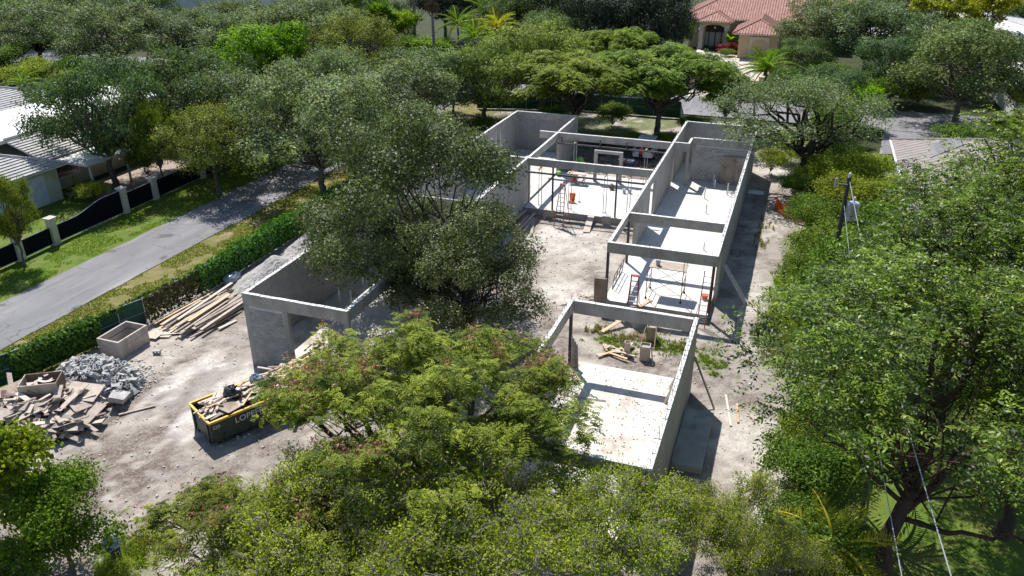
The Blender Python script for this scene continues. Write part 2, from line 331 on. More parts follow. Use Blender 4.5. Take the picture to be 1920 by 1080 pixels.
class MB:
    """collects boxes, tubes and faces, then links them as ONE mesh object"""
    def __init__(self):
        self.v = []; self.f = []
    def add(self, vs, fs):
        b = len(self.v)
        self.v.extend(tuple(p) for p in vs)
        self.f.extend(tuple(b + i for i in f) for f in fs)
    def box(self, x0, x1, y0, y1, z0, z1):
        self.add([(x0, y0, z0), (x1, y0, z0), (x1, y1, z0), (x0, y1, z0), (x0, y0, z1), (x1, y0, z1), (x1, y1, z1), (x0, y1, z1)],
                 [(3, 2, 1, 0), (4, 5, 6, 7), (0, 1, 5, 4), (1, 2, 6, 5), (2, 3, 7, 6), (3, 0, 4, 7)])
    def obox(self, c, s, rot=None, taper=1.0):
        hx, hy, hz = s[0] / 2, s[1] / 2, s[2] / 2
        m = Euler(rot).to_matrix() if rot is not None else Matrix.Identity(3)
        vs = []
        for z in (-hz, hz):
            k = taper if z > 0 else 1.0
            for x, y in ((-hx, -hy), (hx, -hy), (hx, hy), (-hx, hy)):
                vs.append(Vector(c) + m @ Vector((x * k, y * k, z)))
        self.add(vs, [(3, 2, 1, 0), (4, 5, 6, 7), (0, 1, 5, 4), (1, 2, 6, 5), (2, 3, 7, 6), (3, 0, 4, 7)])
    def tube(self, pts, r, n=6, r2=None, cap=True):
        pts = [Vector(p) for p in pts]
        k = len(pts)
        rings = []
        for i, p in enumerate(pts):
            d = (pts[min(i + 1, k - 1)] - pts[max(i - 1, 0)]).normalized()
            a = Vector((0, 0, 1)) if abs(d.z) < 0.9 else Vector((1, 0, 0))
            u = d.cross(a).normalized(); w = d.cross(u)
            rr = r if r2 is None else r + (r2 - r) * i / (k - 1)
            rings.append([p + (u * math.cos(2 * math.pi * j / n) + w * math.sin(2 * math.pi * j / n)) * rr for j in range(n)])
        vs = [q for ring in rings for q in ring]
        fs = []
        for i in range(k - 1):
            for j in range(n):
                a = i * n + j; b = i * n + (j + 1) % n
                fs.append((a, a + n, b + n, b))
        if cap:
            fs.append(tuple(range(n)))
            fs.append(tuple((k - 1) * n + j for j in reversed(range(n))))
        self.add(vs, fs)
    def poly(self, pts):
        self.add(pts, [tuple(range(len(pts)))])
    def prism(self, pts, t):
        """polygon pts (ordered) thickened downwards along its normal by t"""
        P = [Vector(p) for p in pts]
        nrm = (P[1] - P[0]).cross(P[2] - P[0]).normalized()
        n = len(P)
        vs = P + [p - nrm * t for p in P]
        fs = [tuple(range(n)), tuple(reversed(range(n, 2 * n)))]
        for i in range(n):
            j = (i + 1) % n
            fs.append((i, i + n, j + n, j))
        self.add(vs, fs)
    def cyl(self, c, r, h, n=14, r2=None):
        self.tube([c, (c[0], c[1], c[2] + h)], r, n, r2)
    def ball(self, c, r, nu=10, nv=7, jit=0.0, seed=0):
        g = random.Random(seed)
        rx, ry, rz = r if isinstance(r, (tuple, list)) else (r, r, r)
        vs = []; fs = []
        for i in range(nv + 1):
            t = math.pi * i / nv
            for j in range(nu):
                a = 2 * math.pi * j / nu
                k = 1 + g.uniform(-jit, jit)
                vs.append((c[0] + rx * math.sin(t) * math.cos(a) * k, c[1] + ry * math.sin(t) * math.sin(a) * k, c[2] + rz * math.cos(t) * k))
        for i in range(nv):
            for j in range(nu):
                a = i * nu + j; b = i * nu + (j + 1) % nu
                fs.append((a, a + nu, b + nu, b))
        self.add(vs, fs)
    def mesh(self, name, mat, off=(0, 0, 0)):
        me = bpy.data.meshes.new(name)
        o = off
        me.from_pydata([(x - o[0], y - o[1], z - o[2]) for x, y, z in self.v], [], self.f)
        if mat: me.materials.append(mat)
        me.validate()
        return me
    def build(self, name, mat, parent=None, off=None, smooth=False):
        if off is None:
            off = ORG.get(parent.name, (0, 0, 0)) if parent else (0, 0, 0)
        me = self.mesh(name, mat, off)
        if smooth:
            me.polygons.foreach_set('use_smooth', [True] * len(me.polygons))
        return obj(name, me, parent, off)

def obj(name, me, parent=None, off=(0, 0, 0)):
    o = bpy.data.objects.new(name, me)
    COL.objects.link(o)
    if parent:
        o.parent = parent
        ORG[o.name] = tuple(off)
    return o

def tag(o, label, cat, group=None):
    o['label'] = label; o['category'] = cat
    if group: o['group'] = group
    return o

def thing(name, label, cat, loc=(0, 0, 0), rz=0.0, group=None):
    o = bpy.data.objects.new(name, None)
    COL.objects.link(o)
    o.empty_display_size = 0.3
    o.location = loc; o.rotation_euler = (0, 0, rz)
    ORG[o.name] = tuple(loc) if rz == 0 else (0, 0, 0)
    return tag(o, label, cat, group)

def place(mb, name, mat, label, cat, loc=None, group=None, smooth=False):
    """one-mesh thing; origin at loc"""
    o = mb.build(name, mat, None, loc or (0, 0, 0), smooth)
    if loc: o.location = loc
    return tag(o, label, cat, group)

def struct(o):
    o['kind'] = 'structure'
    return o

def stuff(o):
    o['kind'] = 'stuff'
    return o

def copy_tree(o, parent=None):
    c = o.copy()
    COL.objects.link(c)
    if parent: c.parent = parent
    for ch in o.children:
        copy_tree(ch, c)
    return c

def np_mesh(name, verts, faces, mat, tint=None, smooth=False):
    """verts (n,3); faces (m,k) all with k corners"""
    me = bpy.data.meshes.new(name)
    n, (m, k) = len(verts), faces.shape
    me.vertices.add(n)
    me.vertices.foreach_set('co', np.asarray(verts, np.float32).ravel())
    me.loops.add(m * k)
    me.loops.foreach_set('vertex_index', np.asarray(faces, np.int32).ravel())
    me.polygons.add(m)
    me.polygons.foreach_set('loop_start', np.arange(0, m * k, k, dtype=np.int32))
    if smooth:
        me.polygons.foreach_set('use_smooth', np.ones(m, bool))
    if tint is not None:
        a = me.attributes.new('tint', 'FLOAT', 'POINT')
        a.data.foreach_set('value', np.clip(tint, 0, 1).astype(np.float32))
    if mat: me.materials.append(mat)
    me.update(calc_edges=True)
    return me

# ------------------------------------------------------------------ foliage
def unit(a):
    return a / np.maximum(np.linalg.norm(a, axis=-1, keepdims=True), 1e-6)

def leaves(rg, pos, nrm, L, W, tint, axis=None, fold=0.0):
    """a pointed leaf at every pos, facing nrm"""
    n = len(pos)
    if axis is None:
        axis = rg.normal(size=(n, 3))
    ax = unit(axis - nrm * np.sum(axis * nrm, 1, keepdims=True))
    sd = np.cross(nrm, ax)
    s = (rg.uniform(0.7, 1.3, n))[:, None]
    l = ax * L * s; w = sd * W * s * 0.5
    v = np.empty((n, 4, 3))
    v[:, 0] = pos - l * 0.5
    v[:, 1] = pos - l * 0.05 + w + nrm * fold
    v[:, 2] = pos + l * 0.5
    v[:, 3] = pos - l * 0.05 - w + nrm * fold
    f = np.arange(n * 4).reshape(n, 4)
    return v.reshape(-1, 3), f, np.repeat(tint, 4)

def tubes(paths, n=5):
    """paths: list of (pts (k,3), radii (k)) -> verts, quad faces"""
    V = []; F = []; b = 0
    for pts, rad in paths:
        k = len(pts)
        d = np.gradient(pts, axis=0); d = unit(d)
        a = np.where(np.abs(d[:, 2:3]) < 0.9, np.array([[0, 0, 1.0]]), np.array([[1.0, 0, 0]]))
        u = unit(np.cross(d, a)); w = np.cross(d, u)
        t = np.arange(n) * 2 * np.pi / n
        ring = pts[:, None] + (u[:, None] * np.cos(t)[None, :, None] + w[:, None] * np.sin(t)[None, :, None]) * np.asarray(rad)[:, None, None]
        V.append(ring.reshape(-1, 3))
        i = np.arange(k - 1)[:, None] * n; j = np.arange(n)[None]
        q = np.stack([i + j, i + n + j, i + n + (j + 1) % n, i + (j + 1) % n], -1).reshape(-1, 4)
        F.append(q + b); b += k * n
    return np.concatenate(V), np.concatenate(F)

def curve(rg, a, b, k=6, wob=0.08, sag=0.0):
    t = np.linspace(0, 1, k)[:, None]
    p = a + (b - a) * t
    ln = np.linalg.norm(b - a)
    off = rg.normal(size=(k, 3)) * wob * ln * np.sin(np.pi * t)
    p = p + off
    p[:, 2] += sag * ln * np.sin(np.pi * t[:, 0])
    return p

def crown_points(rg, Rx, Rz, zc, nl, clumps, lobe=(0.30, 0.45), flat=0.8, fill=0.25, low=-0.35, spread=0.70, neg=0.7):
    """lobes on an ellipsoid, twig ends on the lobes' surfaces"""
    lob = []
    for i in range(nl):
        a = i * 2.39996 + rg.uniform(-0.5, 0.5)
        r = math.sqrt((i + 0.5) / nl) * spread + rg.uniform(-0.06, 0.06)
        top = math.sqrt(max(0, 1 - (r / 1.0) ** 2))
        z = top * rg.uniform(0.25, 0.72) * (1 if rg.random() > fill else -neg)
        lr = Rx * rg.uniform(*lobe)
        lob.append((np.array([math.cos(a) * r * Rx, math.sin(a) * r * Rx, zc + z * Rz]), lr))
    C = []; O = []
    w = np.array([l[1] ** 2 for l in lob]); w = w / w.sum()
    for (c, lr), ww in zip(lob, w):
        k = max(4, int(clumps * ww))
        d = rg.normal(size=(k * 3, 3)); d = unit(d)
        d = d[d[:, 2] > low][:k]
        rr = lr * rg.uniform(0.62, 1.1, len(d))[:, None]
        C.append(c + d * rr * np.array([1, 1, flat]))
        O.append(d)
    return lob, np.concatenate(C), np.concatenate(O)

def branch_paths(rg, lob, C, H0, r0, nsub=5, fork=None, lean=(0, 0), stems=1, limb_r=0.42, sag=0.05):
    paths_t = []; paths_b = []
    fk = np.array([lean[0], lean[1], H0 if fork is None else fork])
    base = np.zeros(3)
    for s in range(stems):
        b = base + np.array([rg.uniform(-.25, .25), rg.uniform(-.25, .25), -0.1]) * (0.4 if stems == 1 else 1.2)
        p = curve(rg, b, fk + (rg.normal(size=3) * 0.25 if stems > 1 else 0), 7, 0.035)
        rs = r0 * np.linspace(1.25, 0.8, 7) / math.sqrt(stems)
        rs[0] *= 1.35
        paths_t.append((p, rs))
    for c, lr in lob:
        a = fk + np.array([0, 0, rg.uniform(-0.15, 0.1) * H0])
        p = curve(rg, a, c, 8, 0.07, sag)
        paths_b.append((p, r0 * limb_r * np.linspace(1.25, 0.3, 8)))
        d = np.linalg.norm(C - c, axis=1)
        idx = np.argsort(d)[: max(8, int(len(C) / len(lob)))]
        for j in rg.choice(idx, min(nsub, len(idx)), replace=False):
            s = p[rg.integers(4, 8)]
            q = curve(rg, s, C[j], 5, 0.09, 0.03)
            paths_b.append((q, r0 * limb_r * np.linspace(0.32, 0.06, 5)))
    return paths_t, paths_b

def tree_meshes(name, seed, Rx, Rz, zc, nl, clumps, per, L, W, rc, mat, bark, r0, up=0.55, out=0.5, jit=0.8, kind='leaf', **kw):
    """returns dict part -> mesh"""
    rg = np.random.default_rng(seed)
    ck = {k: kw[k] for k in ('lobe', 'flat', 'fill', 'low', 'spread', 'neg') if k in kw}
    lob, C, O = crown_points(rg, Rx, Rz, zc, nl, clumps, **ck)
    if 'shift' in kw:
        sv = np.array(kw['shift'], float); C = C + sv; lob = [(c + sv, r) for c, r in lob]
    gap = kw.get('gap', 0)
    if gap:
        keep = rg.random(len(C)) > gap
        C, O = C[keep], O[keep]
    if 'cull' in kw:
        keep = ~kw['cull'](C[:, 0], C[:, 1], C[:, 2]); C, O = C[keep], O[keep]
    pt, pb = branch_paths(rg, lob, C, zc - Rz * kw.get('forkd', 0.75), r0, kw.get('nsub', 5), kw.get('fork'), kw.get('lean', (0, 0)), kw.get('stems', 1), kw.get('limb_r', 0.42), kw.get('sag', 0.05))
    for a, b, ra, rb in kw.get('stem_to', ()):
        pt.append((curve(rg, np.array(a, float), np.array(b, float), 9, 0.03), np.linspace(ra, rb, 9)))
    parts = {}
    v, f = tubes(pt, 8)
    parts['trunk'] = np_mesh(name + '_trunk', v, f, bark, smooth=True)
    v, f = tubes(pb, 5)
    parts['branches'] = np_mesh(name + '_branches', v, f, kw.get('bark2', bark), smooth=True)
    ct = rg.normal(0.5, kw.get('cvar', 0.17), len(C))
    if kind == 'leaf':
        n = len(C) * per
        ci = np.repeat(np.arange(len(C)), per)
        e = rg.normal(size=(n, 3)) * rc * np.array([1, 1, 0.75])
        pos = C[ci] + e
        nrm = unit(O[ci] * out + np.array([0, 0, up]) + rg.normal(size=(n, 3)) * jit)
        tint = ct[ci] + rg.normal(0, 0.15, n)
        v, f, t = leaves(rg, pos, nrm, L, W, tint, fold=W * kw.get('fold', 0.16))
    elif kind == 'frond':
        # rosettes of feathery compound leaves spreading from each twig end
        per_f = per; pin = kw.get('pin', 6)
        n = len(C) * per_f
        ci = np.repeat(np.arange(len(C)), per_f)
        az = rg.uniform(0, 2 * np.pi, n)
        rise = rg.uniform(-0.25, 0.45, n)
        d = unit(np.stack([np.cos(az), np.sin(az), rise], 1))
        s = rg.uniform(0.7, 1.25, n)
        base = C[ci] + rg.normal(size=(n, 3)) * rc * np.array([1, 1, 0.5])
        side = unit(np.cross(d, np.array([0, 0, 1.0])))
        P = []; A = []; NN = []; T = []
        tt = ct[ci] + rg.normal(0, 0.12, n)
        for k in range(pin):
            u = (k + 0.6) / pin
            drop = -0.55 * u * u * L
            c = base + d * (u * L * s)[:, None]
            c[:, 2] += drop * s
            taper = math.sin(math.pi * (0.18 + 0.75 * u))
            for sg in (-1, 1):
                a = unit(side * sg + d * 0.35 + np.array([0, 0, -0.25]))
                P.append(c + a * (W * taper * 0.5 * s)[:, None]); A.append(a * 1.0)
                NN.append(unit(np.array([0, 0, 1.0]) + side * sg * 0.3 + rg.normal(size=(n, 3)) * 0.25)); T.append(tt + 0.12 * (u - 0.5))
        pos = np.concatenate(P); ax = np.concatenate(A); nr = np.concatenate(NN); ti = np.concatenate(T)
        ax = unit(ax - nr * np.sum(ax * nr, 1, keepdims=True))
        v, f, t = leaves(rg, pos, nr, W, kw.get('pw', 0.05), ti, ax)
    elif kind == 'pinnate':
        # drooping compound leaves with paired glossy leaflets
        pin = kw.get('pin', 4)
        n = len(C) * per
        ci = np.repeat(np.arange(len(C)), per)
        az = rg.uniform(0, 2 * np.pi, n)
        d = unit(np.stack([np.cos(az), np.sin(az), rg.uniform(-0.5, 0.35, n)], 1) + O[ci] * 0.4)
        base = C[ci] + rg.normal(size=(n, 3)) * rc
        side = unit(np.cross(d, np.array([0, 0, 1.0])))
        P = []; A = []; NN = []; T = []
        tt = ct[ci] + rg.normal(0, 0.14, n)
        for k in range(pin):
            u = (k + 0.8) / pin
            c = base + d * (u * L * 3.0)
            c[:, 2] -= 0.35 * u * u * L * 3
            for sg in ((-1, 1) if k < pin - 1 else (0,)):
                a = unit(side * sg * 0.9 + d * 0.6 + np.array([0, 0, -0.35]))
                P.append(c + a * L * 0.5); A.append(a)
                NN.append(unit(np.array([0, 0, 1.0]) + rg.normal(size=(n, 3)) * 0.45)); T.append(tt + rg.normal(0, 0.06, n))
        pos = np.concatenate(P); ax = np.concatenate(A); nr = np.concatenate(NN); ti = np.concatenate(T)
        v, f, t = leaves(rg, pos, nr, L, W, ti, ax, fold=W * .16)
    parts['crown'] = np_mesh(name + '_crown', v, f, mat, t)
    tw = kw.get('twigs', 0)
    if tw:
        i = rg.integers(0, len(C), tw)
        ps = []
        for j in i:
            d = unit(O[j] * 0.8 + rg.normal(size=3) * 0.7 + np.array([0, 0, 0.3]))
            ln = rg.uniform(0.35, 1.0)
            a = C[j] - d * ln * 0.5
            ps.append((curve(rg, a, a + d * ln, 4, 0.12), np.linspace(kw.get('twr', 0.016), 0.005, 4)))
        v, f = tubes(ps, 3)
        parts['twigs'] = np_mesh(name + '_twigs', v, f, M['bark_pale'])
    pods = kw.get('pods', 0)
    if pods:
        i = rg.integers(0, len(C), pods)
        near = np.min(np.linalg.norm(C[i][:, None] - C[rg.integers(0, len(C), 22)][None], axis=2), axis=1)
        keep = (O[i][:, 2] > 0.1) & (near < 1.15)
        i = i[keep]
        m = 14
        ii = np.repeat(i, m)
        pos = C[ii] + O[ii] * rc * 1.5 + np.array([0, 0, 0.12]) + rg.normal(size=(len(ii), 3)) * 0.16
        v, f, t = leaves(rg, pos, unit(rg.normal(size=(len(ii), 3)) + np.array([0, 0, .5])), 0.13, 0.06, rg.normal(0.5, 0.25, len(ii)))
        parts['seed_pods'] = np_mesh(name + '_pods', v, f, LM['rust'], t)
    parts['_C'] = C; parts['_O'] = O
    return parts

STUFFY = ('crown', 'twigs', 'seed_pods')
def plant(name, parts, label, cat, loc, sx=1, sz=1, rz=0.0, mat=None, group=None):
    t = thing(name, label, cat, loc, 0, group)
    for k, me in parts.items():
        if k[0] == '_': continue
        o = bpy.data.objects.new(k, me)
        COL.objects.link(o)
        o.parent = t
        o.scale = (sx, sx, sz)
        o.rotation_euler = (0, 0, rz)
        if k in STUFFY: o['kind'] = 'stuff'
        if mat and k == 'crown':
            o.material_slots[0].link = 'OBJECT'
            o.material_slots[0].material = mat
    return t
# ------------------------------------------------------------------ the setting
def sheet(name, pts, z, mat):
    mb = MB(); mb.poly([(x, y, z) for x, y in pts])
    return struct(mb.build(name, mat))

sheet('ground', [(-700, -300), (700, -300), (700, 1200), (-700, 1200)], -0.09, M['undergrowth'])

def smooth(a, lo, hi):
    t = np.clip((a - lo) / (hi - lo), 0, 1)
    return t * t * (3 - 2 * t)

def vnoise(x, y, s, seed):
    """tileless value noise on a grid"""
    rg = np.random.default_rng(seed)
    G = rg.random((256, 256))
    u = x * s; v = y * s
    i = np.floor(u).astype(int); j = np.floor(v).astype(int)
    fu = u - i; fv = v - j
    fu = fu * fu * (3 - 2 * fu); fv = fv * fv * (3 - 2 * fv)
    g = lambda a, b: G[a % 256, b % 256]
    return (g(i, j) * (1 - fu) + g(i + 1, j) * fu) * (1 - fv) + (g(i, j + 1) * (1 - fu) + g(i + 1, j + 1) * fu) * fv

def fbm(x, y, s, seed, o=4):
    r = 0; a = 1; t = 0
    for k in range(o):
        r = r + a * vnoise(x, y, s * 2 ** k, seed + k); t += a; a *= 0.55
    return r / t

def seg_dist(x, y, pts):
    d = np.full(x.shape, 1e9)
    for (ax, ay), (bx, by) in zip(pts[:-1], pts[1:]):
        L2 = (bx - ax) ** 2 + (by - ay) ** 2
        t = np.clip(((x - ax) * (bx - ax) + (y - ay) * (by - ay)) / L2, 0, 1)
        d = np.minimum(d, np.hypot(x - ax - t * (bx - ax), y - ay - t * (by - ay)))
    return d

TRACKS = ([(-29.8, 34.0), (-28.8, 29.7), (-29.0, 26.0), (-28.2, 22.4), (-27.3, 20.1), (-25.5, 17)],
          [(-27.4, 34.5), (-26.9, 30.0), (-26.9, 28.0), (-26.3, 25.0), (-25.0, 21.5), (-23.5, 18)])
def site_height(x, y):
    h = (fbm(x, y, 0.35, 3) - 0.5) * 0.10 + (fbm(x, y, 1.7, 9) - 0.5) * 0.05
    for t in TRACKS:
        h = h - 0.05 * (1 - smooth(seg_dist(x, y, t), 0.15, 0.5))
    # berm of spoil on the right edge of the plot
    h = h + 0.35 * np.exp(-((x - 2.2) ** 2 / 1.2 + (y - 38.5) ** 2 / 5))
    return h

gx = np.arange(-34.9, 3.01, 0.2); gy = np.arange(9.0, 92.01, 0.25)
X, Y = np.meshgrid(gx, gy, indexing='ij')
Hh = site_height(X, Y)
edge = np.minimum(np.minimum(X - gx[0], gx[-1] - X), np.minimum(Y - gy[0], gy[-1] - Y))
Hh = Hh * smooth(edge, 0, 1.0) - 0.10 * (1 - smooth(edge, 0, 0.8))
n1 = fbm(X, Y, 0.22, 21, 5); n2 = fbm(X, Y, 0.8, 33, 4); n3 = fbm(X, Y, 2.5, 41, 3)
dark = smooth(n1 * 0.45 + n2 * 0.35 + n3 * .2, 0.44, 0.56) * 0.92
dark = np.maximum(dark, (1 - smooth(np.hypot((X + 25.3) / 4.6, (Y - 19.3) / 4.0), 0.4, 1.2)) * smooth(n2 * .6 + n3 * .4, 0.36, 0.52) * 1.0)
dark = np.maximum(dark, (1 - smooth(np.hypot((X + 22) / 4.5, (Y - 15.0) / 2.5), 0.4, 1.2)) * smooth(n2, 0.35, 0.6) * 0.8)
for t in TRACKS:
    d = seg_dist(X, Y, t)
    dark = np.maximum(dark, (1 - smooth(d, 0.2, 0.62)) * smooth(n3 * 0.6 + n2 * 0.4, 0.34, 0.50) * 1.0)
dark = np.maximum(dark, smooth(Y, 67, 70) * smooth(-np.abs(X + 14), -7, -3) * smooth(n2, 0.3, 0.6) * 0.95)     # rear yard shade put into the soil colour, with leaf litter
pale = smooth(n1 * 0.5 + n3 * 0.5, 0.48, 0.62)
pale = np.maximum(pale, (1 - smooth(np.hypot((X + 14) / 5, (Y - 51.5) / 3.2), 0.5, 1.2)) * smooth(n2, 0.3, 0.55))
pale = np.maximum(pale, smooth(X, -29.5, -26.5) * smooth(-np.abs(Y - 27.5), -5, -1) * smooth(n2, 0.30, 0.55) * (X < -24))
pale = np.maximum(pale, smooth(X, -2.6, -1.2) * 0.8)
pale = pale * smooth(n2 * .6 + n3 * .4, .36, .56)
for cx, cy, rx, ry in ((-25.6, 29.0, 1.8, 4.0), (-24.6, 24.5, 1.2, 2.2), (-27.9, 26.5, .5, 3.5), (-12.0, 43.0, 1.6, 2.0), (-15, 53.5, 2.5, 1.5)):
    pale = np.maximum(pale, (1 - smooth(np.hypot((X - cx) / rx, (Y - cy) / ry) + (n2 - .5), .5, 1.1)))
dark = dark * (1 - .35 * pale)
green = np.zeros_like(X)
def gpatch(cx, cy, rx, ry, s=1.0):
    global green
    green = np.maximum(green, s * (1 - smooth(np.hypot((X - cx) / rx, (Y - cy) / ry) + (n2 - 0.5) * 1.1, 0.6, 1.1)))
for cx, cy, rx, ry in ((-8.1, 38.3, .9, .6), (-7.2, 37.4, .7, .6), (-5.5, 38.9, 1.1, .7), (-4.2, 38.7, .8, .8), (-2.2, 37.8, .9, .8), (1.3, 44.0, 1.5, 4.4), (1.3, 49.5, 1.2, 3.4), (1.9, 53.5, 1.3, 4), (1.5, 57, 1.2, 3), (1.7, 39, 1.2, 2), (-21.3, 16.2, 1.6, 1.2), (-16, 80, 9, 3.5), (-2, 36.6, .5, .3)):
    gpatch(cx, cy, rx, ry)
green = np.maximum(green, smooth(X + (n2 - .5) * 2.0, 1.6, 2.4) * 0.9)
green = np.maximum(green, smooth(Y + (n2 - .5) * 4, 76, 79) * smooth(n2, 0.35, 0.5))
sg = np_mesh('site_ground', np.stack([X, Y, Hh], -1).reshape(-1, 3),
             (lambda i, j, w: np.stack([i * w + j, (i + 1) * w + j, (i + 1) * w + j + 1, i * w + j + 1], -1).reshape(-1, 4))(*np.meshgrid(np.arange(len(gx) - 1), np.arange(len(gy) - 1), indexing='ij'), len(gy)), None, smooth=True)
for nm, arr in (('dark_soil_and_shade', dark), ('soil_pale', pale), ('soil_green', green)):
    a = sg.attributes.new(nm, 'FLOAT', 'POINT'); a.data.foreach_set('value', arr.reshape(-1).astype(np.float32))

def site_mat():
    m, nt, out = new_mat('trodden_site_soil')
    p = N(nt, 'ShaderNodeBsdfPrincipled'); p.inputs['Roughness'].default_value = 0.95; p.inputs['Specular IOR Level'].default_value = 0.15
    nt.links.new(p.outputs[0], out.inputs[0])
    vec = N(nt, 'ShaderNodeNewGeometry').outputs['Position']
    fine = noise(nt, vec, 6, 8, 0.72); mid = noise(nt, vec, 1.1, 6, 0.65); grit = noise(nt, vec, 22, 4, 0.8)
    def att(n):
        return N(nt, 'ShaderNodeAttribute', attribute_name=n).outputs['Fac']
    c = mixc(nt, (0.43, 0.39, 0.335), (0.305, 0.266, 0.225), ramp(nt, mid, 0.4, 0.62))
    c = mixc(nt, c, (0.58, 0.55, 0.495), math_n(nt, 'MULTIPLY', att('soil_pale'), ramp(nt, fine, 0.36, 0.54)))
    c = mixc(nt, c, (0.120, 0.088, 0.074), math_n(nt, 'MULTIPLY', att('dark_soil_and_shade'), math_n(nt, 'ADD', 0.45, math_n(nt, 'MULTIPLY', ramp(nt, fine, 0.38, 0.52), 0.55))))
    c = mixc(nt, c, (0.215, 0.175, 0.15), math_n(nt, 'MULTIPLY', ramp(nt, grit, 0.56, 0.66), 0.55))
    c = mixc(nt, c, (0.62, 0.59, 0.55), math_n(nt, 'MULTIPLY', ramp(nt, noise(nt, vec, 15, 3, 0.6), 0.60, 0.68), 0.5))
    c = mixc(nt, c, (0.115, 0.145, 0.04), math_n(nt, 'MULTIPLY', att('soil_green'), ramp(nt, fine, 0.35, 0.55)))
    nt.links.new(c, p.inputs['Base Color'])
    b = N(nt, 'ShaderNodeBump'); b.inputs['Strength'].default_value = 0.7; b.inputs['Distance'].default_value = 0.08
    nt.links.new(math_n(nt, 'ADD', fine, math_n(nt, 'MULTIPLY', grit, 0.5)), b.inputs['Height'])
    nt.links.new(b.outputs[0], p.inputs['Normal'])
    return m
sg.materials.append(site_mat())
struct(obj('site_ground', sg))

# streets, verges, lawns
def strip(name, x0, x1, y0, y1, z, mat, wob=0.0, seed=1):
    rg = random.Random(seed)
    k = int((y1 - y0) / 1.2) + 2
    ys = [y0 + (y1 - y0) * i / (k - 1) for i in range(k)]
    vs = []; fs = []
    for y in ys:
        vs.append((x0 + rg.uniform(-wob, wob), y, z)); vs.append((x1 + rg.uniform(-wob, wob), y, z))
    for i in range(k - 1):
        fs.append((2 * i, 2 * i + 1, 2 * i + 3, 2 * i + 2))
    mb = MB(); mb.add(vs, fs)
    return struct(mb.build(name, mat))
strip('verge', -39.6, -34.6, -20, 92.5, -0.03, M['verge'])
strip('lawn', -49.2, -43.9, -20, 92.5, -0.03, M['lawn'])
strip('lawn', -60, -49.6, -20, 47.2, -0.034, M['lawn'])
strip('path', -57.5, -49.8, 47.3, 62, -0.026, M['mulch'], 0.15)
strip('road', -44.3, -39.25, -20, 93.5, 0.012, M['asphalt'], 0.06, 4)
sheet('back_road', [(-150, 93.6), (60, 93.6), (60, 103.5), (-150, 103.5)], 0.016, M['asphalt'])
sheet('driveway', [(-13.5, 103.6), (-5.5, 103.6), (-4.5, 120), (-3.5, 133.5), (-17, 141), (-16.5, 131), (-12.5, 118)], 0.0, M['pavers'])
sheet('neighbour_driveway', [(8.5, 83.5), (19.5, 85.5), (21, 93.55), (9.5, 93.55)], -0.012, M['asphalt'])
strip('lawn', 2.3, 60, -10, 66, -0.04, M['lawn'], .5, 8)
sheet('lawn', [(4.5, 72), (9.2, 72), (9.6, 83.3), (6.5, 84)], -0.04, M['lawn'])

# loose stones, chips and litter trodden into the site (nobody could count them)
def scatter_stones(name, n, seed, xr, yr, smin, smax, mat, excl=None):
    rg = np.random.default_rng(seed)
    x = rg.uniform(*xr, n); y = rg.uniform(*yr, n)
    if excl is not None:
        k = ~excl(x, y); x, y = x[k], y[k]
    n = len(x)
    z = site_height(x, y)
    s = smin + (smax - smin) * rg.random(n) ** 4
    base = np.array([[1, 0, 0], [-.5, .87, 0], [-.5, -.87, 0], [0, 0, .8], [0, 0, -.6]])
    tri = np.array([[0, 1, 3], [1, 2, 3], [2, 0, 3], [1, 0, 4], [2, 1, 4], [0, 2, 4]])
    a = rg.uniform(0, 6.28, n)
    v = base[None] * s[:, None, None] * rg.uniform(0.6, 1.4, (n, 5, 1))
    ca, sa = np.cos(a)[:, None], np.sin(a)[:, None]
    vx = v[..., 0] * ca - v[..., 1] * sa; vy = v[..., 0] * sa + v[..., 1] * ca
    V = np.stack([vx + x[:, None], vy + y[:, None], v[..., 2] + z[:, None] + s[:, None] * 0.25], -1).reshape(-1, 3)
    F = (tri[None] + (np.arange(n) * 5)[:, None, None]).reshape(-1, 3)
    stuff(obj(name, np_mesh(name, V, F, mat)))
def on_slab(x, y):
    return ((x > -25.4) & (x < -19) & (y > 29.4)) | ((x > -19.3) & (x < -9) & (y > 55.8) & (y < 66)) | ((x > -9.4) & (x < -2.6) & (y > 42) & (y < 73.3)) | ((x > -9.4) & (x < -2.7) & (y > 22.2) & (y < 35))
scatter_stones('limestone_chips', 9000, 5, (-34, 1.8), (12, 58), 0.015, 0.10, M['stone'], on_slab)
scatter_stones('dark_clods', 1500, 6, (-34, 1.8), (12, 58), 0.015, 0.075, M['soil'], on_slab)
scatter_stones('rubble_chips', 1100, 8, (-33.2, -28.6), (22.0, 27.8), 0.02, 0.13, M['rubble'])

# ------------------------------------------------------------------ concrete shell
T0 = 4.2
BLOCK_ME = {}
def block_mesh(w, ax, t):
    k = (round(w, 2), ax, round(t, 3))
    if k not in BLOCK_ME:
        mb = MB()
        if ax == 'x': mb.box(-w / 2, w / 2, -t / 2, t / 2, -0.087, 0.087)
        else: mb.box(-t / 2, t / 2, -w / 2, w / 2, -0.087, 0.087)
        BLOCK_ME[k] = mb.mesh('block', M['block'])
    return BLOCK_ME[k]

